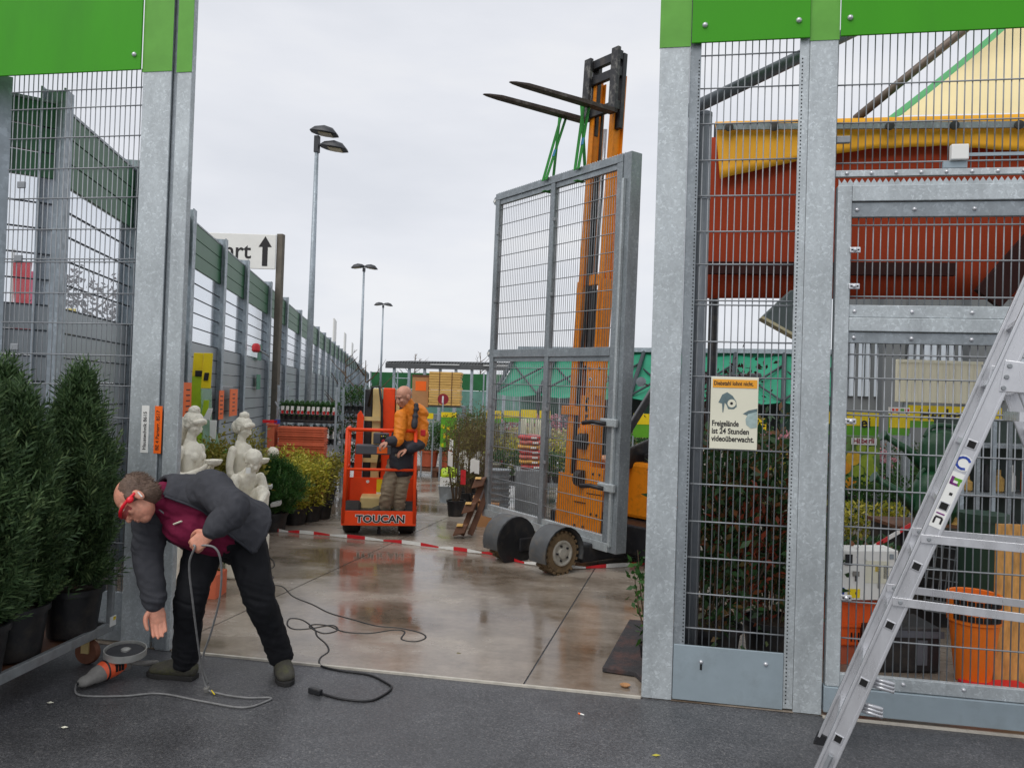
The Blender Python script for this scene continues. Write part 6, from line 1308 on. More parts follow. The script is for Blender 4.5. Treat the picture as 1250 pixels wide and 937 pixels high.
def bare_tree(base, h, label, seed, lm=None, spread=.35, n0=9):
    rg = random.Random(seed); b = Vector(base); t = thing('tree', b, label, 'tree'); br = MB(); tips = []
    br.tube([b, b+Vector((.05, 0, h*.5)), b+Vector((0, .05, h))], [h*.018, h*.012, h*.003], 7)
    for i in range(n0):
        z = h*(.25+.7*i/n0); an = rg.uniform(0, 6.28); L_ = h*spread*(1.1-z/h)+.2; p1 = b+Vector((math.cos(an)*L_*.5, math.sin(an)*L_*.5, z+L_*.35)); p2 = b+Vector((math.cos(an)*L_, math.sin(an)*L_, z+L_*.9))
        br.tube([b+Vector((0, 0, z)), p1, p2], [h*.007, h*.005, h*.0015], 5)
        for j in range(4):
            a2 = an+rg.uniform(-1, 1); p3 = p1.lerp(p2, rg.random()); p4 = p3+Vector((math.cos(a2), math.sin(a2), .9))*L_*.35; br.tube([p3, p4], [h*.003, h*.001], 4); tips += [p3, p4]
    br.build('trunk', 'bark', t)
    if lm:
        rg2 = np.random.default_rng(seed); C = np.array([tips[i] for i in rg2.integers(0, len(tips), 1500)])+rg2.normal(size=(1500, 3))*h*.05; v, f = leaves(C, rg2.normal(size=(1500, 3)), h*.035, h*.015); npmesh('crown', v, f, lm, t)
    return t
def gpos(u, d): p = D(u, 480, d); p.z = 0; return p
bare_tree(gpos(112, 17), 3.9, 'dark conifer like tree beyond the noise fence panes', 3, 'wine_leaf', .3, 14)
bare_tree(gpos(444, 15), 2.3, 'thin bare sapling rising behind the lift beside the fence', 9, None, .3, 9)
bare_tree(gpos(420, 30), 3.2, 'leafless young tree at the far part of the fence', 12, None, .3, 10)
bare_tree(gpos(505, 75), 5.5, 'bare tree seen below the canopy roof', 14, None, .4, 12); bare_tree(gpos(585, 78), 6.0, 'bare tree far behind the canopy posts', 15, None, .4, 12)
# --- far goods: timber bundle and carton on a rack
rk = thing('pallet_rack', gpos(535, 24), 'steel rack holding a carton and a bundle of timber above the plants', 'rack'); ra, rb_ = gpos(496, 24), gpos(566, 24); rx = (rb_-ra).normalized(); ry = Vector((-rx.y, rx.x, 0))
for p in (ra, rb_, ra+ry*.9, rb_+ry*.9): MB().bar(p, p+Vector((0, 0, 1.32)), .07, .07, up=ry).build('upright', 'galvanised_far', rk)
for z in (.6, 1.27): MB().prism([(0, 0), ((rb_-ra).length, 0), ((rb_-ra).length, .9), (0, .9)], ra+Vector((0, 0, z)), rx, ry, .06).build('deck', 'galvanised_dark', rk)
tbn = thing('timber_bundle', gpos(544, 24)+Vector((0, 0, 1.33)), 'bundle of stacked yellow planks on top of the rack', 'timber'); p0 = gpos(525, 23.9); p1 = gpos(563, 23.9)
for i in range(13): MB().bar(p0+Vector((random.uniform(-.01, .01), 0, 1.375+.079*i)), p1+Vector((random.uniform(-.02, .02), 0, 1.375+.079*i)), .8, .07).build('plank', 'timber', tbn, bevel=.006)
for f_ in (.33, .72): MB().bar(p0.lerp(p1, f_)+Vector((0, 0, 1.34))-ry*.41, p0.lerp(p1, f_)+Vector((0, 0, 2.37))-ry*.41, .02, .01, up=ry).build('strap', 'dark_timber', tbn)
cq = thing('carton', gpos(513, 24)+Vector((0, 0, 1.33)), 'brown carton with orange label next to the timber bundle', 'box'); m_, a, b, zb_, zt_ = face(503, 523, 458, 497, 23.8, .02); MB().obox((a+b)/2*1.0+ry*.3+Vector((0, 0, (zb_+zt_)/2-((a+b)/2).z)), (b-a)/2, ry*.3, Vector((0, 0, (zt_-zb_)/2))).build('box', 'cardboard', cq, bevel=.01)
on_face(a, b, zb_, zt_, .2, .85, .52, .82, 'sticker_orange', 'label', cq, 2, .0); on_face(a-(b-a)*.03, b+(b-a)*.03, zb_, zt_, 0, 1, .95, 1.02, 'dark_timber', 'lid', cq, 1, .01)
isg = thing('info_sign', D(541, 487, 16), 'round dark red information sign with white letter i', 'sign'); c = D(541, 487, 16); mat('dark_red', srgb(140, 28, 44), .5)
MB().lathe([(.115, 0), (.115, .012)], 24, c, -FYd).build('disc', 'dark_red', isg); text('letter', 'i', .2, c-FYd*.014-FX*.028-Vector((0, 0, .07)), FX, (0, 0, 1), 'white', isg, .008); MB().tube([Vector((c.x, c.y, 0)), c], .018, 6).build('pole', 'galvanised_far', isg)
# posters with yellow flowers and banner strips
def banner(u0, u1, v0, v1, d, label, words=None, split=.5, post=True, size=.6, x0=.1, dots=0, seed=1):
    m_, a, b, zb_, zt_ = face(u0, u1, v0, v1, d); t = thing('banner', (a+b)/2, label, 'banner', 'yellow and green banners over the plant tables'); m_.build('board', 'green_print', t)
    on_face(a, b, zb_, zt_, 0, 1, split, 1, 'yellow_print', 'yellow_field', t)
    if words:
        nrm = Vector(((b-a).y, -(b-a).x, 0)).normalized(); p = a+(b-a)*x0; p.z = zb_+(zt_-zb_)*.36; text('lettering', words, (zt_-zb_)*size, p+nrm*.0145, (b-a)*1.0, (0, 0, 1), 'dark_print', t, .004, .0006, sx=1.05)
    rg = random.Random(seed)
    for k in range(dots):
        fx, fy = rg.uniform(.06, .94), rg.uniform(.05, .68); on_face(a, b, zb_, zt_, fx-.06, fx+.06, fy-.05, fy+.05, rg.choice(('yellow_print', 'yellow_print', 'lime_print')), 'flower_print', t, 2+k % 3)
    if post:
        for p in (a, b): MB().tube([Vector((p.x, p.y, 0)), Vector((p.x, p.y, zb_+.02))], .015, 6).build('post', 'galvanised_far', t)
    return t
banner(538, 557, 503, 546, 15, 'tall poster with yellow flowers and yellow green headline', None, .86, dots=16)
on_ = banner(516, 529, 504, 511, 15.5, 'small yellow card beside the flower poster', None, 0)
banner(594, 612, 501, 516, 13, 'short yellow green banner beside the hanging gate leaf', None, .35)
banner(615, 634, 501, 515, 13.2, 'yellow green banner behind the left mesh of the hanging gate leaf', None, .4); banner(636, 655, 500, 516, 13.4, 'wide yellow green banner behind the hanging gate leaf', None, .4, seed=2); banner(658, 672, 501, 516, 13.4, 'narrow yellow green banner next to the middle bar of the hanging leaf', None, .4)
banner(773, 812, 505, 534, 12, 'yellow green banner beside the forklift cab', None, .55); banner(905, 935, 510, 528, 10, 'yellow banner behind the photinia shrub', None, .2)
banner(1006, 1072, 503, 531, 8.2, 'yellow green banner with two dark letters above the fruit poster', 'ei', .42, size=.62, x0=.66); banner(1108, 1222, 496, 523, 8.8, 'yellow green banner reading Hecken behind the ladder', 'Hecken', .3, size=.68, x0=.12)
pb = banner(1085, 1110, 505, 531, 8.0, 'small price board with colourful header between two banners', None, .35); m_, a, b, zb_, zt_ = face(1085, 1110, 497, 505, 8.0); m_.build('header', 'white', pb)
for k, m in enumerate(('red', 'sticker_orange', 'green_print', 'red')): on_face(a, b, zb_, zt_, .06+.24*k, .24+.24*k, .15, .8, m, 'header_print', pb)
# fruit poster
m_, a, b, zb_, zt_ = face(1012, 1073, 532, 596, 8.0); fpst = thing('fruit_poster', (a+b)/2, 'poster of apples and pears with red name strip behind the gate leaf', 'poster'); m_.build('board', mat('poster_green', srgb(96, 128, 66), .5, 0, .4, 9), fpst); nrm = Vector(((b-a).y, -(b-a).x, 0)).normalized()
for k, (fx, fy, r, col) in enumerate(((.12, .78, .07, 'fr_y'), (.47, .58, .085, 'fr_y'), (.74, .53, .08, 'fr_g'), (.57, .33, .07, 'fr_g'), (.83, .37, .075, 'fr_g'), (.3, .4, .08, 'fr_o'), (.15, .3, .075, 'fr_y'), (.45, .1, .075, 'fr_o'), (.16, .12, .07, 'fr_o'), (.72, .16, .06, 'fr_g'), (.63, .78, .06, 'fr_g'), (.85, .72, .06, 'fr_g'))):
    mat('fr_y', srgb(222, 176, 50), .5, 0, .2, 14); mat('fr_g', srgb(150, 172, 52), .5, 0, .2, 14); mat('fr_o', srgb(230, 156, 44), .5, 0, .25, 14)
    c = a+(b-a)*fx; c.z = zb_+(zt_-zb_)*fy; MB().lathe([(r*.9, 0), (r*.9, .001)], 18, c+nrm*(.0115+.0012*(k % 5)), nrm).build('fruit_print', col, fpst)
on_face(a, b, zb_, zt_, .42, .93, .84, .97, 'white', 'name_strip', fpst, 4); p = a+(b-a)*.45; p.z = zb_+(zt_-zb_)*.865; text('lettering', 'Häberli', .075, p+nrm*.0205, b-a, (0, 0, 1), 'dark_red', fpst, .002, .0005)
for p in (a, b): MB().tube([Vector((p.x, p.y, 0)), Vector((p.x, p.y, zb_+.02))], .015, 6).build('post', 'galvanised_far', fpst)
# cream box board
cbx = thing('sign_box', D(1145, 465, 8.4), 'cream coloured blank box board standing behind the gate leaf', 'board'); m_, a, b, zb_, zt_ = face(1094, 1196, 440, 492, 8.4, .06); m_.build('box', mat('cream_plastic', srgb(226, 222, 198), .45, 0, .04, 3), cbx, bevel=.008)
for k in range(13): on_face(a, b, zb_, zt_, .02+.074*k, .03+.074*k, .04, .93, 'off_white', 'rib', cbx, 1, .062)
on_face(a, b, zb_, zt_, -.01, 1.01, .93, 1.0, 'off_white', 'lip', cbx, 6, .06)
for p in (a.lerp(b, .1), a.lerp(b, .9)): MB().tube([Vector((p.x, p.y, 0)), Vector((p.x, p.y, zb_+.02))], .02, 6).build('post', 'galvanised_dark', cbx)
# --- plant tables with stock
def table(u0, u1, d, h, label):
    a, b = gpos(u0, d), gpos(u1, d); x = (b-a).normalized(); y = Vector((-x.y, x.x, 0)); L_ = (b-a).length; t = thing('plant_table', (a+b)/2, label, 'table', 'plant tables in the yard'); MB().prism([(0, 0), (L_, 0), (L_, .8), (0, .8)], a+Vector((0, 0, h)), x, y, .05).build('top', 'galvanised_dark', t)
    for p in (a, b, a+y*.76, b+y*.76): MB().bar(p, p+Vector((0, 0, h)), .05, .05, up=y).build('leg', 'galvanised_far', t)
    return a+Vector((0, 0, h+.05)), x, y, L_
leafmat('pink_bloom', [(.5, .12, .2), (.6, .3, .35), (.3, .1, .1)]); leafmat('pale_bloom', [(.5, .45, .4), (.6, .5, .2), (.2, .3, .1)])
GT2 = 'stock plants on the tables'
for u0, u1, d, h, n_, lms, lab in ((560, 615, 14, .6, 7, ('twig_bud', 'green_leaf'), 'plant table beside the hanging gate leaf'), (618, 690, 14.2, .6, 8, ('pale_bloom', 'pink_bloom'), 'plant table behind the hanging gate leaf'), (760, 850, 13, .6, 8, ('green_leaf', 'pale_bloom'), 'plant table behind the forklift'), (850, 1010, 11, .6, 10, ('olive_leaf', 'green_leaf'), 'long plant table behind the photinia shrubs'), (1010, 1110, 9.0, .5, 9, ('green_leaf', 'pink_bloom'), 'plant table behind the fruit poster'), (1110, 1260, 9.6, .5, 10, ('green_leaf', 'photinia_leaf'), 'plant table under the Hecken banner'), (1006, 1180, 7.3, .25, 9, ('yellow_leaf', 'green_leaf'), 'low plant table close behind the gate leaf'), (600, 700, 12.0, .3, 9, ('green_leaf', 'yellow_leaf'), 'low plant table behind the bag stack'), (870, 1000, 9.0, .6, 8, ('yellow_leaf', 'pink_bloom'), 'plant table behind the slim perforated post')):
    a, x, y, L_ = table(u0, u1, d, h, lab)
    for q, lm in enumerate(lms):
        src = None
        for i in range(n_):
            p = a+x*(L_*(i+.5)/n_)+y*(.18+.4*q); l2 = ('low ', 'tall ')[q]+{'twig_bud': 'twiggy', 'green_leaf': 'green leafy', 'pale_bloom': 'pale flowering', 'pink_bloom': 'pink flowering', 'olive_leaf': 'olive leaved', 'photinia_leaf': 'dark leaved', 'yellow_leaf': 'yellow leaved'}[lm]+' stock plant on the '+lab
            if src is None: src = small_plant(p, lm, 300+n_+q, l2, GT2, .16, .36+.22*q, 'white' if q == 0 else None, n=190, leaf=.06)
            else: copy_tree(src, p, rz=random.uniform(0, 6))
# --- conifers in terracotta pots on the far pallet
for u, v, r, pr_, lab in ((523, 578, .5, .2, 'round green conifer in a terracotta pot on a pallet'), (545, 579, .36, .17, 'smaller green conifer in a terracotta pot beside the round one')):
    p = G(u, v); p.z = .16; bush(p, r, .62, lab, 'green_leaf', int(u), 3000, pr=pr_, ph=.33, leaf=.06, pot_m='terracotta', stems=12, wr=.25, group='conifers in terracotta pots')
pq = MB(); p = G(534, 581); 
for k in range(5): pq.obox(Vector((p.x, p.y+.0+.17*k-.2, .13)), Vector((.75, .0, 0)), Vector((0, .06, 0)), Vector((0, 0, .015)))
for k in (-.65, 0, .65): pq.obox(Vector((p.x+k, p.y+.14, .062)), Vector((.06, 0, 0)), Vector((0, .42, 0)), Vector((0, 0, .05)))
tag(pq.build('pallet', 'dark_timber', loc=p), 'dark wooden pallet under the terracotta pots', 'pallet')
# --- saplings in black pots beside the aisle, with labels
def sapling(base, h, label, seed, tagm=None, tags=1):
    t = bush(base, .2, h*.55, label, 'twig_bud', seed, 1000, pr=.13, ph=.22, leaf=.035, stems=14, z0=h*.35, stem_r=.006, group='twiggy saplings beside the aisle', name='sapling', cat='tree')
    MB().tube([Vector(base)+Vector((0, 0, .15)), Vector(base)+Vector((.01, 0, h*.82))], [.01, .006], 6).build('cane', 'bark', t)
    rg = random.Random(seed)
    for k in range(tags): MB().obox(Vector(base)+FX*rg.uniform(-.12, .12)-FYd*.15+Vector((0, 0, rg.uniform(.45, .8))), (FX+Vector((0, 0, rg.uniform(-.5, .5)))).normalized()*.035, FYd*.002, Vector((0, 0, .1))).build('price_tag', ('white', 'red')[(seed+k) % 7 == 0], t)
    return t
for i, (u, v, h) in enumerate(((556, 630, 1.35), (571, 619, 1.45), (584, 622, 1.5), (566, 604, 1.6), (579, 601, 1.7), (594, 605, 1.6), (552, 596, 1.5), (604, 612, 1.4))):
    p = G(u, v); p.z = .008; sapling(p, h, ['twiggy sapling in a wide black pot on the edge of the aisle', 'twiggy sapling behind the leaning wooden steps', 'twiggy sapling with tags next to the hanging gate leaf', 'tall twiggy sapling behind the black pots', 'tallest twiggy sapling with long cane', 'twiggy sapling half hidden by the hanging gate leaf', 'twiggy sapling behind the zinc tub', 'twiggy sapling behind the mesh of the hanging leaf'][i], 70+i, 1, 2)
# zinc tub with a bag, wooden step stand, pot stacks
zb2 = thing('zinc_tub', G(547, 613), 'grey zinc tub with white carton and yellow bag on it', 'tub'); p = G(547, 613); p.z = .008; MB().lathe([(.13, 0), (.16, .24), (.17, .25), (.155, .25), (.13, .02), (.01, .02)], 24, p).build('tub', 'galvanised_far', zb2, smooth=2)
wc = MB().obox(p+Vector((0, 0, .32)), FX*.13, FYd*.1, Vector((0, 0, .07))).build('carton', 'white', loc=p+Vector((0, 0, .26))); tag(wc, 'white carton on the zinc tub', 'box')
q = MB(); limb(q, [p+Vector((-.07, -.02, .45)), p+Vector((.07, .02, .46))], [(.1, .06), (.1, .055)], n=12); yb = fuse(q, .015, 'plant_food_bag', 'lime_print', None, 2, folds=[(.012, (12, 12, 12))], loc=p+Vector((0, 0, .39))); tag(yb, 'yellow green bag on top of the white carton', 'bag')
ws = thing('wooden_steps', G(568, 655), 'dark brown wooden step stand leaning over beside the forklift wheel', 'stand'); w0 = G(563, 656); w1 = D(588, 592, 9.3); wd = (w1-w0)
MB().bar(w0+Vector((0, 0, .03)), w1, .07, .05, up=-FYd).build('beam', 'dark_timber', ws, bevel=.005); MB().bar(w0+FX*.1+FYd*.05+Vector((0, 0, .03)), w1+FX*.1+FYd*.05, .07, .05, up=-FYd).build('beam', 'dark_timber', ws, bevel=.005)
for f_, sz_ in ((.06, .1), (.47, .1), (.95, .1)):
    c = w0+wd*f_-FX*.02+Vector((0, 0, .07))-FYd*.06; un = wd.normalized(); MB().obox(c, FX*.065+un*.02, FYd*.07, un*.055).build('step_box', 'dark_timber', ws, bevel=.01); MB().obox(c-FX*.03-FYd*.02+un*.058, FX*.035, FYd*.072, un*.006).build('step_edge', 'timber', ws)
for i, (u, v, n_, m) in enumerate(((607, 640, 9, 'galvanised_dark'), (597, 618, 8, 'olive_pot'))):
    mat('olive_pot', srgb(122, 120, 104), .7); p = G(u, v); p.z = .008; o = thing('pot_stack', p, ['stack of dark grey nursery pots beside the hanging leaf', 'stack of pale olive nursery pots behind the saplings'][i], 'pots')
    for k in range(n_): MB().lathe([(.12, 0), (.15, .1), (.16, .1), (.16, .12), (.14, .12), (.01, .08)], 18, p+Vector((0, 0, .075*k))).build('pot', m, o, smooth=2)
bx = thing('carton', G(590, 648), 'open cardboard carton behind the forklift fender', 'box'); p = G(592, 645); p.z = .008; MB().obox(p+Vector((0, .2, .15)), FX*.14, FYd*.12, Vector((0, 0, .15))).build('box', 'cardboard', bx); MB().obox(p+Vector((-.12, .16, .34)), (FX*.8+Vector((0, 0, -.3))).normalized()*.09, FYd*.12, Vector((.002, 0, .004))).build('flap', 'cardboard', bx)
# --- stacked bags on a pallet, white canes
sb = gpos(650, 10.8); src = 0; cols = ['bag_red', 'bag_yel', 'bag_pink']; mat('bag_red', srgb(196, 70, 66), .5, 0, .3, 9); mat('bag_yel', srgb(214, 160, 70), .5, 0, .3, 9); mat('bag_pink', srgb(206, 110, 96), .5, 0, .3, 9)
pz = MB().obox(sb+Vector((0, 0, .35)), FX*.2, FYd*.25, Vector((0, 0, .34))).build('crate', 'galvanised_dark', loc=sb, bevel=.01); tag(pz, 'grey crate carrying the stacked bags behind the hanging leaf', 'crate')
for k in range(7):
    q = MB(); c = sb+FX*random.uniform(-.03, .03)+Vector((0, 0, .72+.068*k)); limb(q, [c-FX*.13, c, c+FX*.13], [(.12, .03), (.14, .04), (.12, .03)], side=FYd, n=12); o = fuse(q, .016, 'soil_bag', cols[k % 3], None, 2, folds=[(.008, (14, 14, 14))], loc=c); tag(o, ('red', 'yellow', 'pinkish')[k % 3]+' printed bag, '+('lowest', 'second from the bottom', 'third from the bottom', 'middle', 'third from the top', 'second from the top', 'topmost')[k]+' of the stack behind the hanging leaf', 'bag', 'stacked bags behind the hanging leaf'); MB().obox(c-FYd*.135+FX*.06, FX*.04, FYd*.012, Vector((0, 0, .012))).build('label', 'white', o)
wcn = thing('cane_bundle', gpos(652, 12.4), 'bundle of pale white canes standing behind the bag stack', 'canes'); rg = random.Random(3); wb = gpos(652, 12.4)
for k in range(34):
    x0_, x1_ = rg.uniform(-.22, .22), rg.uniform(-.1, .1); MB().tube([wb+FX*x0_+FYd*rg.uniform(-.1, .1)+Vector((0, 0, .1)), wb+FX*(x0_+x1_)+FYd*rg.uniform(-.1, .1)+Vector((0, 0, 1.34))], .009, 5).build('cane', 'off_white', wcn)
MB().lathe([(.2, 0), (.27, .4), (.28, .4), (.28, .44), (.25, .44), (.2, .05), (.01, .05)], 18, wb).build('tub', 'black_plastic', wcn)
# --- terracotta planter behind the man's legs
tpn = bush(G(249, 727), .16, .3, 'orange terracotta planter with low green plant behind the legs of the bending man', 'green_leaf', 61, 420, pr=.0, ph=.2, stems=6, name='planter'); p = G(249, 727); MB().obox(p+Vector((0, 0, .1)), FX*.14, FYd*.12, Vector((0, 0, .1))).build('box', 'terracotta', tpn, bevel=.01)
# ================================================================== tent, awning and hall behind the right mesh
PT = thing('pipe_post', (.27, YG+.22, 0), 'round grey steel pipe post with slanting pipe behind the narrow mesh', 'post')
MB().tube([(.275, YG+.2, .008), (.275, YG+.2, 3.4)], .045, 18).build('pipe', mat('pipe_grey', srgb(126, 132, 138), .45, .3, .12, 9), PT, smooth=True); MB().lathe([(.046, 3.4), (.046, 3.42), (.03, 3.43)], 18, (.275, YG+.2, 0)).build('cap', 'pipe_grey', PT, smooth=2)
MB().lathe([(.0475, 2.9), (.0475, 2.92)], 18, (.275, YG+.2, 0)).build('collar', 'galvanised_dark', PT)
a, b = PY(845, 133, YG+.5), PY(1000, 58, YG+.55); MB().tube([a+(a-b)*.1, b+(b-a)*.4], .04, 14).build('slanting_pipe', 'pipe_grey', PT, smooth=True)
TNT = thing('market_tent', (2.2, 8.5, 0), 'cream and green market tent with yellow valance and red curtain behind the gate', 'tent')
mat('tent_cream', srgb(240, 220, 170), .7, 0, .06, 2); mat('tent_green', srgb(60, 160, 84), .7); mat('valance', srgb(240, 172, 34), .7, 0, .08, 3, .15, 8); mat('curtain_red', srgb(152, 56, 28), .75, 0, .1, 1.5, .3, 4, spec=.2)
YT = 6.6
def cloth(top, bot, m, name, nx=40, amp=.02, y=YT, wv=9.0):
    """hanging cloth between two pixel polylines projected on the plane y"""
    def interp(pl, f):
        u = pl[0][0]+(pl[-1][0]-pl[0][0])*f
        for (u0, v0), (u1, v1) in zip(pl, pl[1:]):
            if u0 <= u <= u1: return u, v0+(v1-v0)*(u-u0)/(u1-u0)
        return pl[-1]
    P = []
    for k in range(7):
        row = []
        for j in range(nx+1):
            t_ = PY(*interp(top, j/nx), y); b_ = PY(*interp(bot, j/nx), y); q = t_.lerp(b_, k/6); q.y += amp*math.sin(wv*j/nx*6.28+k*.35)*(.3+k/6); row.append(q)
        P.append(row)
    o = MB().grid(P).build(name, m, TNT, smooth=True); o.modifiers.new('t', 'SOLIDIFY').thickness = .006; return o
cloth([(873, 149), (1262, 139)], [(879, 218), (985, 194), (1060, 182), (1150, 178), (1262, 186)], 'valance', 'valance', amp=.006, y=YT-.06)
cloth([(868, 168), (1320, 155)], [(862, 364), (1320, 366)], 'curtain_red', 'curtain', nx=60, amp=.009, wv=3)
c = [PY(874, 155, YT-.1), PY(1290, 152, YT-.1)]; MB().bar(c[0], c[1], .02, .05).build('strap_rail', 'galvanised_dark', TNT)
for u in (890, 945, 1086, 1165, 1244): MB().lathe([(.035, 0), (.035, .012), (.02, .014)], 14, PY(u, 155.5-(u-890)*.008, YT-.115), (0, -1, 0)).build('clamp', 'black_steel', TNT, smooth=2)
MB().bar(PY(862, 327, YT-.08), PY(1165, 329, YT-.08), .05, .1).build('dark_beam', mat('beam_and_shade', srgb(58, 36, 34), .8, spec=.1), TNT)
MB().bar(PY(1205, 365, YT-.2), PY(1330, 225, YT-.2), .06, .22).build('tent_shade_bar', 'beam_and_shade', TNT)  # dark slanting bar, its colour stands in for the shadow inside the tent
z0 = PY(868, 168, YT); 
for u in (868, 1300): p = PY(u, 480, YT+.05); MB().tube([(p.x, p.y, 0), (p.x, p.y, PY(u, 150, YT).z)], .04, 10).build('pole', 'black_steel', TNT)
# roof: pyramid rising behind the valance
ap = PY(1420, -160, 8.4); e = [PY(1100, 141, YT), PY(1600, 130, YT), PY(1700, 120, 11.5), PY(1075, 150, 9.5)]
rf = MB(); nseg = 10
def tri_sheet(A, B, C, m, name, sag=.12):
    P = []
    for i in range(nseg+1):
        f = i/nseg; r_ = [A.lerp(C, f).lerp(B.lerp(C, f), j/nseg) for j in range(nseg+1)]
        for q in r_: q.z -= sag*math.sin(math.pi*f)
        P.append(r_)
    MB().grid(P).build(name, m, TNT, smooth=True)
tri_sheet(e[0], e[1], ap, 'tent_cream', 'roof_sheet'); tri_sheet(e[3], e[0], ap, 'tent_green', 'roof_sheet'); tri_sheet(e[1], e[2], ap, 'tent_cream', 'roof_sheet')
MB().tube([PY(1045, 145, YT+.1), PY(1185, 30, YT+.3), PY(1260, -30, YT+.4)], .035, 12).build('tent_pole', mat('pole_brown', srgb(112, 98, 88), .5, .2), TNT, smooth=True)
# floodlight under the curtain
fl = thing('floodlight', PY(955, 388, 6.2), 'dark rectangular floodlight hanging below the red curtain', 'light'); a = PY(952, 390, 6.2)
MB().prism([(-.16, .0), (.2, -.2), (.26, -.08), (.26, .22), (.04, .2)], a, (1, 0, 0), (0, 0, 1), .2).build('housing', mat('flood_grey', srgb(86, 96, 96), .5, .1), fl, bevel=.01); MB().prism([(-.17, -.01), (.2, -.215), (.21, -.2), (-.155, .005)], a+Vector((0, -.21, 0)), (1, 0, 0), (0, 0, 1), -.18).build('glass', 'lamp_glass', fl); MB().tube([a+Vector((.25, .1, .1)), a+Vector((.35, .1, .6))], .02, 8).build('arm', 'black_steel', fl)
# green netted hall far behind
mat('net_bright', srgb(26, 130, 98), .6, 0, .18, 2.5, .1, 6); mat('hall_frame', srgb(52, 60, 64), .6, .1)
HL = thing('shade_hall', gpos(900, 19), 'long sales hall with bright green netting and dark trusses behind the plant tables', 'building'); ha, hb = gpos(604, 21), gpos(1330, 16.5); hx = (hb-ha).normalized(); hy = Vector((-hx.y, hx.x, 0)); HLn = (hb-ha).length
npan = 11
for k in range(npan):
    s0, s1 = HLn*k/npan, HLn*(k+1)/npan-.05; P = [[ha+hx*(s0+(s1-s0)*j/8)+hy*(1.9*i/6)+Vector((0, 0, 1.75+1.25*i/6-.12*math.sin(math.pi*i/6)-.07*math.sin(math.pi*j/8))) for j in range(9)] for i in range(7)]
    MB().grid(P).build('net_panel', 'net_bright', HL, smooth=True)
    MB().tube([ha+hx*s0, ha+hx*s0+Vector((0, 0, 1.8)), ha+hx*s0+hy*1.9+Vector((0, 0, 3.05))], .06, 8).build('frame', 'hall_frame', HL); MB().tube([ha+hx*s0+Vector((0, 0, 1.8)), ha+hx*s1+hy*1.5+Vector((0, 0, 2.7))], .03, 6).build('brace', 'hall_frame', HL); MB().tube([ha+hx*s1+Vector((0, 0, 1.8)), ha+hx*s0+hy*1.5+Vector((0, 0, 2.6))], .025, 6).build('brace', 'hall_frame', HL)
    brd(ha+hx*s0+hy*2.2, ha+hx*s1+hy*2.2, .0, 1.9, .05).build('wall_panel', ('net_teal', 'galvanised_far', 'hall_frame')[k % 3], HL); brd(ha+hx*s0+hy*2.0, ha+hx*s1+hy*2.0, 1.7, 3.05, .05).build('net_panel', 'net_bright', HL)
MB().bar(ha+hy*1.9+Vector((0, 0, 3.1)), hb+hy*1.9+Vector((0, 0, 3.1)), .14, .12).build('gutter', 'galvanised_far', HL)
# building with windows behind the gate leaf
SB = thing('glass_building', PY(1160, 400, 15), 'grey building with tall bright windows behind the cream box board', 'building'); a, b = PY(1030, 415, 15), PY(1330, 415, 14.4); zt_ = PY(1150, 352, 15).z
brd(a+Vector((0, .4, 0)), b+Vector((0, .4, 0)), 0, zt_, .3).build('wall', mat('wall_grey', srgb(108, 112, 114), .7, 0, .1, 1), SB); d_ = (b-a); mat('window_sky', srgb(196, 206, 216), .12, 0, .05, 2)
for k in range(14):
    p, q_ = a+d_*((k+.14)/14), a+d_*((k+.86)/14); w_o = brd(p+Vector((0, .22, 0)), q_+Vector((0, .22, 0)), 1.9, zt_-.35, .05).build('window', 'window_sky', SB); brd(p.lerp(q_, .47)+Vector((0, .18, 0)), p.lerp(q_, .53)+Vector((0, .18, 0)), 1.9, zt_-.35, .04).build('mullion', 'hall_frame', w_o)
for k in (3, 8): p = a+d_*(k/14); MB().box((p.x-.18, p.y-.1, 0), (p.x+.18, p.y+.2, zt_-.1)).build('column', 'wall_grey', SB)
# --- goods right behind the gate leaf
def wcan(base, label, s=1.0, tilt=0):
    t = thing('watering_can', base, label, 'watering can', 'big dark green watering cans'); b = Vector(base); mat('can_green', srgb(28, 74, 44), .4, 0, .15, 5)
    q = MB(); limb(q, [b+Vector((0, 0, .1*s)), b+Vector((0, 0, .3*s))], [(.2*s, .14*s), (.17*s, .12*s)], side=FX, n=20); fuse(q, .014, 'body', 'can_green', t, 2)
    MB().tube([b+FX*-.14*s+Vector((0, 0, .1*s)), b+FX*-.3*s+Vector((0, 0, .24*s)), b+FX*-.46*s+Vector((0, 0, .33*s))], [.055*s, .035*s, .024*s], 12).build('spout', 'can_green', t, smooth=True)
    MB().lathe([(.02*s, 0), (.05*s, .05*s), (.045*s, .055*s)], 14, b+FX*-.45*s+Vector((0, 0, .325*s)), -FX+Vector((0, 0, .5))).build('rose', 'can_green', t, smooth=2)
    P, _ = spline([b+FX*.17*s+Vector((0, 0, .12*s)), b+FX*.28*s+Vector((0, 0, .26*s)), b+FX*.16*s+Vector((0, 0, .42*s)), b+FX*-.06*s+Vector((0, 0, .44*s)), b+FX*-.14*s+Vector((0, 0, .34*s))], [.02]*5, 5); MB().tube(P, .02*s, 8).build('handle', 'can_green', t, smooth=True)
wp = D(1140, 640, 6.5)
sg_ = thing('sales_stand', Vector((wp.x, wp.y, 0)), 'dark wooden sales stand carrying the green watering cans', 'stand'); MB().obox(Vector((wp.x, wp.y, .36)), FX*.42, FYd*.25, Vector((0, 0, .36))).build('body', 'black_plastic', sg_, bevel=.01); MB().obox(Vector((wp.x, wp.y, .735)), FX*.44, FYd*.27, Vector((0, 0, .014))).build('top', 'dark_timber', sg_)
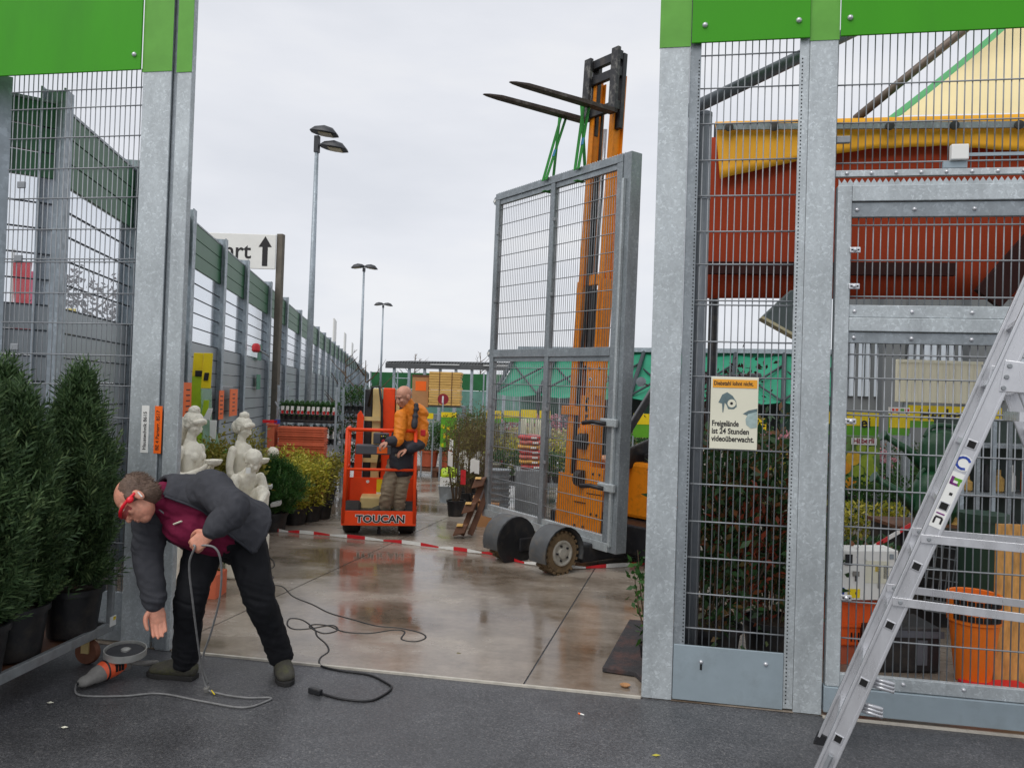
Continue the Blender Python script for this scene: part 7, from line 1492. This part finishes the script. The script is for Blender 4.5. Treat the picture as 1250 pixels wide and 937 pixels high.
wcan(Vector((wp.x, wp.y, .75)), 'big dark green watering can on the sales stand behind the gate leaf', 1.05); wcan(Vector((wp.x+.06, wp.y+.06, 1.12)), 'dark green watering can stacked on the other one', 1.0)
bk = MB(); 
# tool shelf behind the ladder
ts = thing('tool_shelf', D(1220, 560, 6.2), 'grey shop shelf with hanging goods seen through the ladder', 'shelf'); a, b = gpos(1176, 6.3), gpos(1330, 6.3); x = (b-a).normalized(); y = Vector((-x.y, x.x, 0)); L_ = (b-a).length
for k in range(9): MB().bar(a+x*L_*k/8, a+x*L_*k/8+Vector((0, 0, 1.62)), .03, .03, up=y).build('upright', ('galvanised_far', 'galvanised_dark')[k % 2], ts)
for z in (.2, .62, 1.0, 1.4): MB().prism([(0, 0), (L_, 0), (L_, .4), (0, .4)], a+Vector((0, 0, z)), x, y, .03).build('shelf_board', 'galvanised_dark', ts)
brd(a+y*.42, b+y*.42, .1, 1.62, .02).build('back_wall', mat('shelf_dark', srgb(66, 78, 72), .7, 0, .3, 4), ts)
rg = random.Random(8); gm_ = ['red', 'black_plastic', 'timber', 'galvanised_far', 'dark_timber', 'white', 'green_print', 'black_plastic', 'sticker_orange']
for z in (.65, 1.03):
    s_ = .04
    while s_ < L_-.06:
        hh, ww = rg.uniform(.12, .3), rg.uniform(.02, .045); p = a+x*s_+y*.14+Vector((0, 0, z)); m = rg.choice(gm_); o = MB().lathe([(ww*.7, 0), (ww, .01), (ww, hh*.6), (ww*.4, hh*.75), (ww*.4, hh), (ww*.2, hh)], 12, p).build('bottle', m, loc=p, smooth=2)
        tag(o, 'bottle shaped %s item on the %s board of the tool shelf' % ({'red': 'red', 'black_plastic': 'black', 'timber': 'wood coloured', 'galvanised_far': 'silver', 'dark_timber': 'brown', 'white': 'white', 'green_print': 'green', 'sticker_orange': 'orange'}[m], 'upper' if z > 1 else 'lower'), 'bottle', 'goods on the tool shelf'); s_ += ww*2+rg.uniform(.01, .08)
# carton with tool pictures
ct = thing('carton', D(1060, 700, 4.95), 'white carton with yellow tool pictures standing on the orange crate', 'box'); m_, a, b, zb_, zt_ = face(1022, 1096, 672, 732, 5.0, .02); nr_ = Vector(((b-a).y, -(b-a).x, 0)).normalized(); MB().obox((a+b)/2-nr_*.1+Vector((0, 0, (zb_+zt_)/2-((a+b)/2).z)), (b-a)/2, nr_*.1, Vector((0, 0, (zt_-zb_)/2))).build('box', 'white', ct, bevel=.004)
for x0, x1, y0, y1, m in ((.12, .24, .7, .92, 'black_plastic'), (.15, .21, .74, .88, 'yellow_print'), (.25, .36, .48, .58, 'dusty_grey'), (.29, .33, .38, .5, 'black_plastic'), (.45, .85, .35, .8, 'off_white'), (.62, .72, .58, .7, 'yellow_print'), (.67, .71, .25, .6, 'dusty_grey'), (.76, .84, .45, .72, 'dusty_grey'), (.03, .12, .1, .24, 'blue'), (.18, .38, .04, .22, 'yellow_print'), (.3, .33, .11, .16, 'dark_print'), (.7, .8, .06, .1, 'dark_print'), (.85, .92, .85, .95, 'galvanised_far')): on_face(a, b, zb_, zt_, x0, x1, y0, y1, m, 'picture', ct, 1+int(x0*20) % 3, .0)
oc = thing('crate', G(1050, 830), 'bright orange plastic crate under the white carton', 'crate'); m_, a, b, zb_, zt_ = face(1020, 1082, 733, 788, 5.05); mat('crate_orange', srgb(236, 92, 24), .5, 0, .08, 5); nr_ = Vector(((b-a).y, -(b-a).x, 0)).normalized(); MB().obox((a+b)/2-nr_*.13+Vector((0, 0, (zb_+zt_)/2-((a+b)/2).z)), (b-a)/2, nr_*.13, Vector((0, 0, (zt_-zb_)/2))).build('body', 'crate_orange', oc, bevel=.01)
on_face(a, b, zb_, zt_, -.02, 1.02, .42, .5, 'crate_orange', 'rim', oc, 5, .0); on_face(a, b, zb_, zt_, -.02, 1.02, .92, 1.0, 'crate_orange', 'rim', oc, 5, .0)
for k in range(3): on_face(a, b, zb_, zt_, .3+.07*k, .33+.07*k, .1, .3, 'black_hole', 'slot', oc, 2, .0)
tb_ = thing('planter', G(1040, 833), 'terracotta coloured box under the orange crate', 'planter'); c = (a+b)/2-nr_*.13; MB().obox(Vector((c.x-.06, c.y, zb_/2)), (b-a)*.42, nr_*.12, Vector((0, 0, zb_/2-.003))).build('box', 'terracotta', tb_, bevel=.01)
bb = thing('storage_box', G(1105, 836), 'black lidded storage box with grey clasp behind the gate leaf', 'box'); m_, a, b, zb_, zt_ = face(1062, 1152, 768, 838, 4.9); zb_ = .008; MB().obox(((a+b)/2-nr_*.0).lerp((a+b)/2, 0)-nr_*.2+Vector((0, 0, (zb_+zt_)/2-((a+b)/2).z)), (b-a)/2, nr_*.17, Vector((0, 0, (zt_-zb_)/2))).build('body', 'black_plastic', bb, bevel=.015)
on_face(a-nr_*.03, b-nr_*.03, zb_, zt_, -.03, 1.03, .8, .95, mat('lid_grey', srgb(88, 92, 100), .5), 'lid', bb, 4, .0); on_face(a-nr_*.03, b-nr_*.03, zb_, zt_, .66, .8, .2, .75, 'lid_grey', 'clasp', bb, 5, .0)
dm = thing('wire_crate', G(1160, 800), 'stack of dark wire crates behind the orange bins', 'crate'); m_, a, b, zb_, zt_ = face(1128, 1192, 652, 745, 5.9); brd(a-nr_*.25, b-nr_*.25, .008, zt_, .3).build('core', 'black_plastic', dm)
for k in range(9): f0 = k/8; p = a.lerp(b, f0); MB().tube([Vector((p.x, p.y, zb_)), Vector((p.x+.05, p.y, zt_))], .005, 5).build('wire', 'galvanised_dark', dm)
for k in range(8): z = zb_+(zt_-zb_)*k/7; MB().tube([Vector((a.x, a.y, z)), Vector((b.x, b.y, z-.05))], .005, 5).build('wire', 'galvanised_dark', dm)
gb2 = thing('bin', gpos(1200, 5.7), 'dark green round bin behind the orange bins', 'bin'); p = gpos(1203, 5.7); MB().lathe([(.14, .0), (.16, .9), (.17, .9), (.17, .95), (.15, .95), (.01, .93)], 20, p).build('barrel', mat('bin_green', srgb(34, 62, 48), .5), gb2, smooth=2)
for k, zt_ in enumerate((.46, .56)):
    p = G(1192, 836); p = Vector((p.x, p.y+.06, .012+.09*k)); o = thing('bin', p, ['lower orange tapered bin with black handle slots', 'upper orange tapered bin nested in the other one'][k], 'bin', 'nested orange bins'); MB().lathe([(.1, 0), (.14, .36), (.152, .37), (.156, .45), (.148, .455), (.14, .45), (.1, .02), (.01, .02)], 26, p).build('shell', mat('bin_orange', srgb(236, 120, 28), .45, 0, .08, 5), o, smooth=2)
    for an in range(-3, 4): q = rad(-100+an*16); MB().obox(p+Vector((math.cos(q)*.1545, math.sin(q)*.1545, .41)), Vector((-math.sin(q), math.cos(q), 0))*.019, Vector((math.cos(q), math.sin(q), 0))*.004, Vector((0, 0, .018))).build('grip_slot', 'black_hole', o)
ob = thing('osb_board', G(1240, 842), 'tall brown chipboard sheet standing behind the gate leaf', 'board'); m_, a, b, zb_, zt_ = face(1214, 1330, 641, 842, 4.85, .02); brd(a, b, .008, zt_, .02).build('sheet', 'osb', ob)
rt = thing('tray', G(1215, 846), 'flat red tray on the floor in front of the orange bins', 'tray'); p = G(1218, 842); MB().obox(p+Vector((0, .0, .02)), FX*.19, FYd*.1, Vector((0, 0, .012))).build('base', 'red', rt, bevel=.006); MB().obox(p-FYd*.1+Vector((0, 0, .035)), FX*.19, FYd*.006, Vector((0, 0, .02))).build('rim', 'red', rt)
tr2 = thing('barrier_tape', D(1080, 660, 5.3), 'short length of red and white tape hanging behind the gate leaf', 'tape'); a, b = D(1040, 683, 5.2), D(1112, 640, 5.5)
for k in range(5): MB().bar(a.lerp(b, k/5), a.lerp(b, (k+1)/5), .004, .03).build('red_band' if k in (2, 4) else 'white_band', 'red' if k in (2, 4) else 'white', tr2)
# white trellis sheet behind the photinia
wt = thing('trellis', (.3, YG+1.0, 0), 'white lattice trellis behind the photinia shrub', 'trellis'); mat('trellis_white', srgb(214, 208, 198), .7)
for k in range(7):
    MB().bar((.26+.07*k, YG+1.3, .25), (.26+.07*k, YG+1.3, 1.42), .008, .03, up=(1, 0, 0)).build('slat', 'trellis_white', wt)
for k in range(12): MB().bar((.24, YG+1.29, .3+.1*k), (.72, YG+1.29, .3+.1*k), .008, .03).build('slat', 'trellis_white', wt)
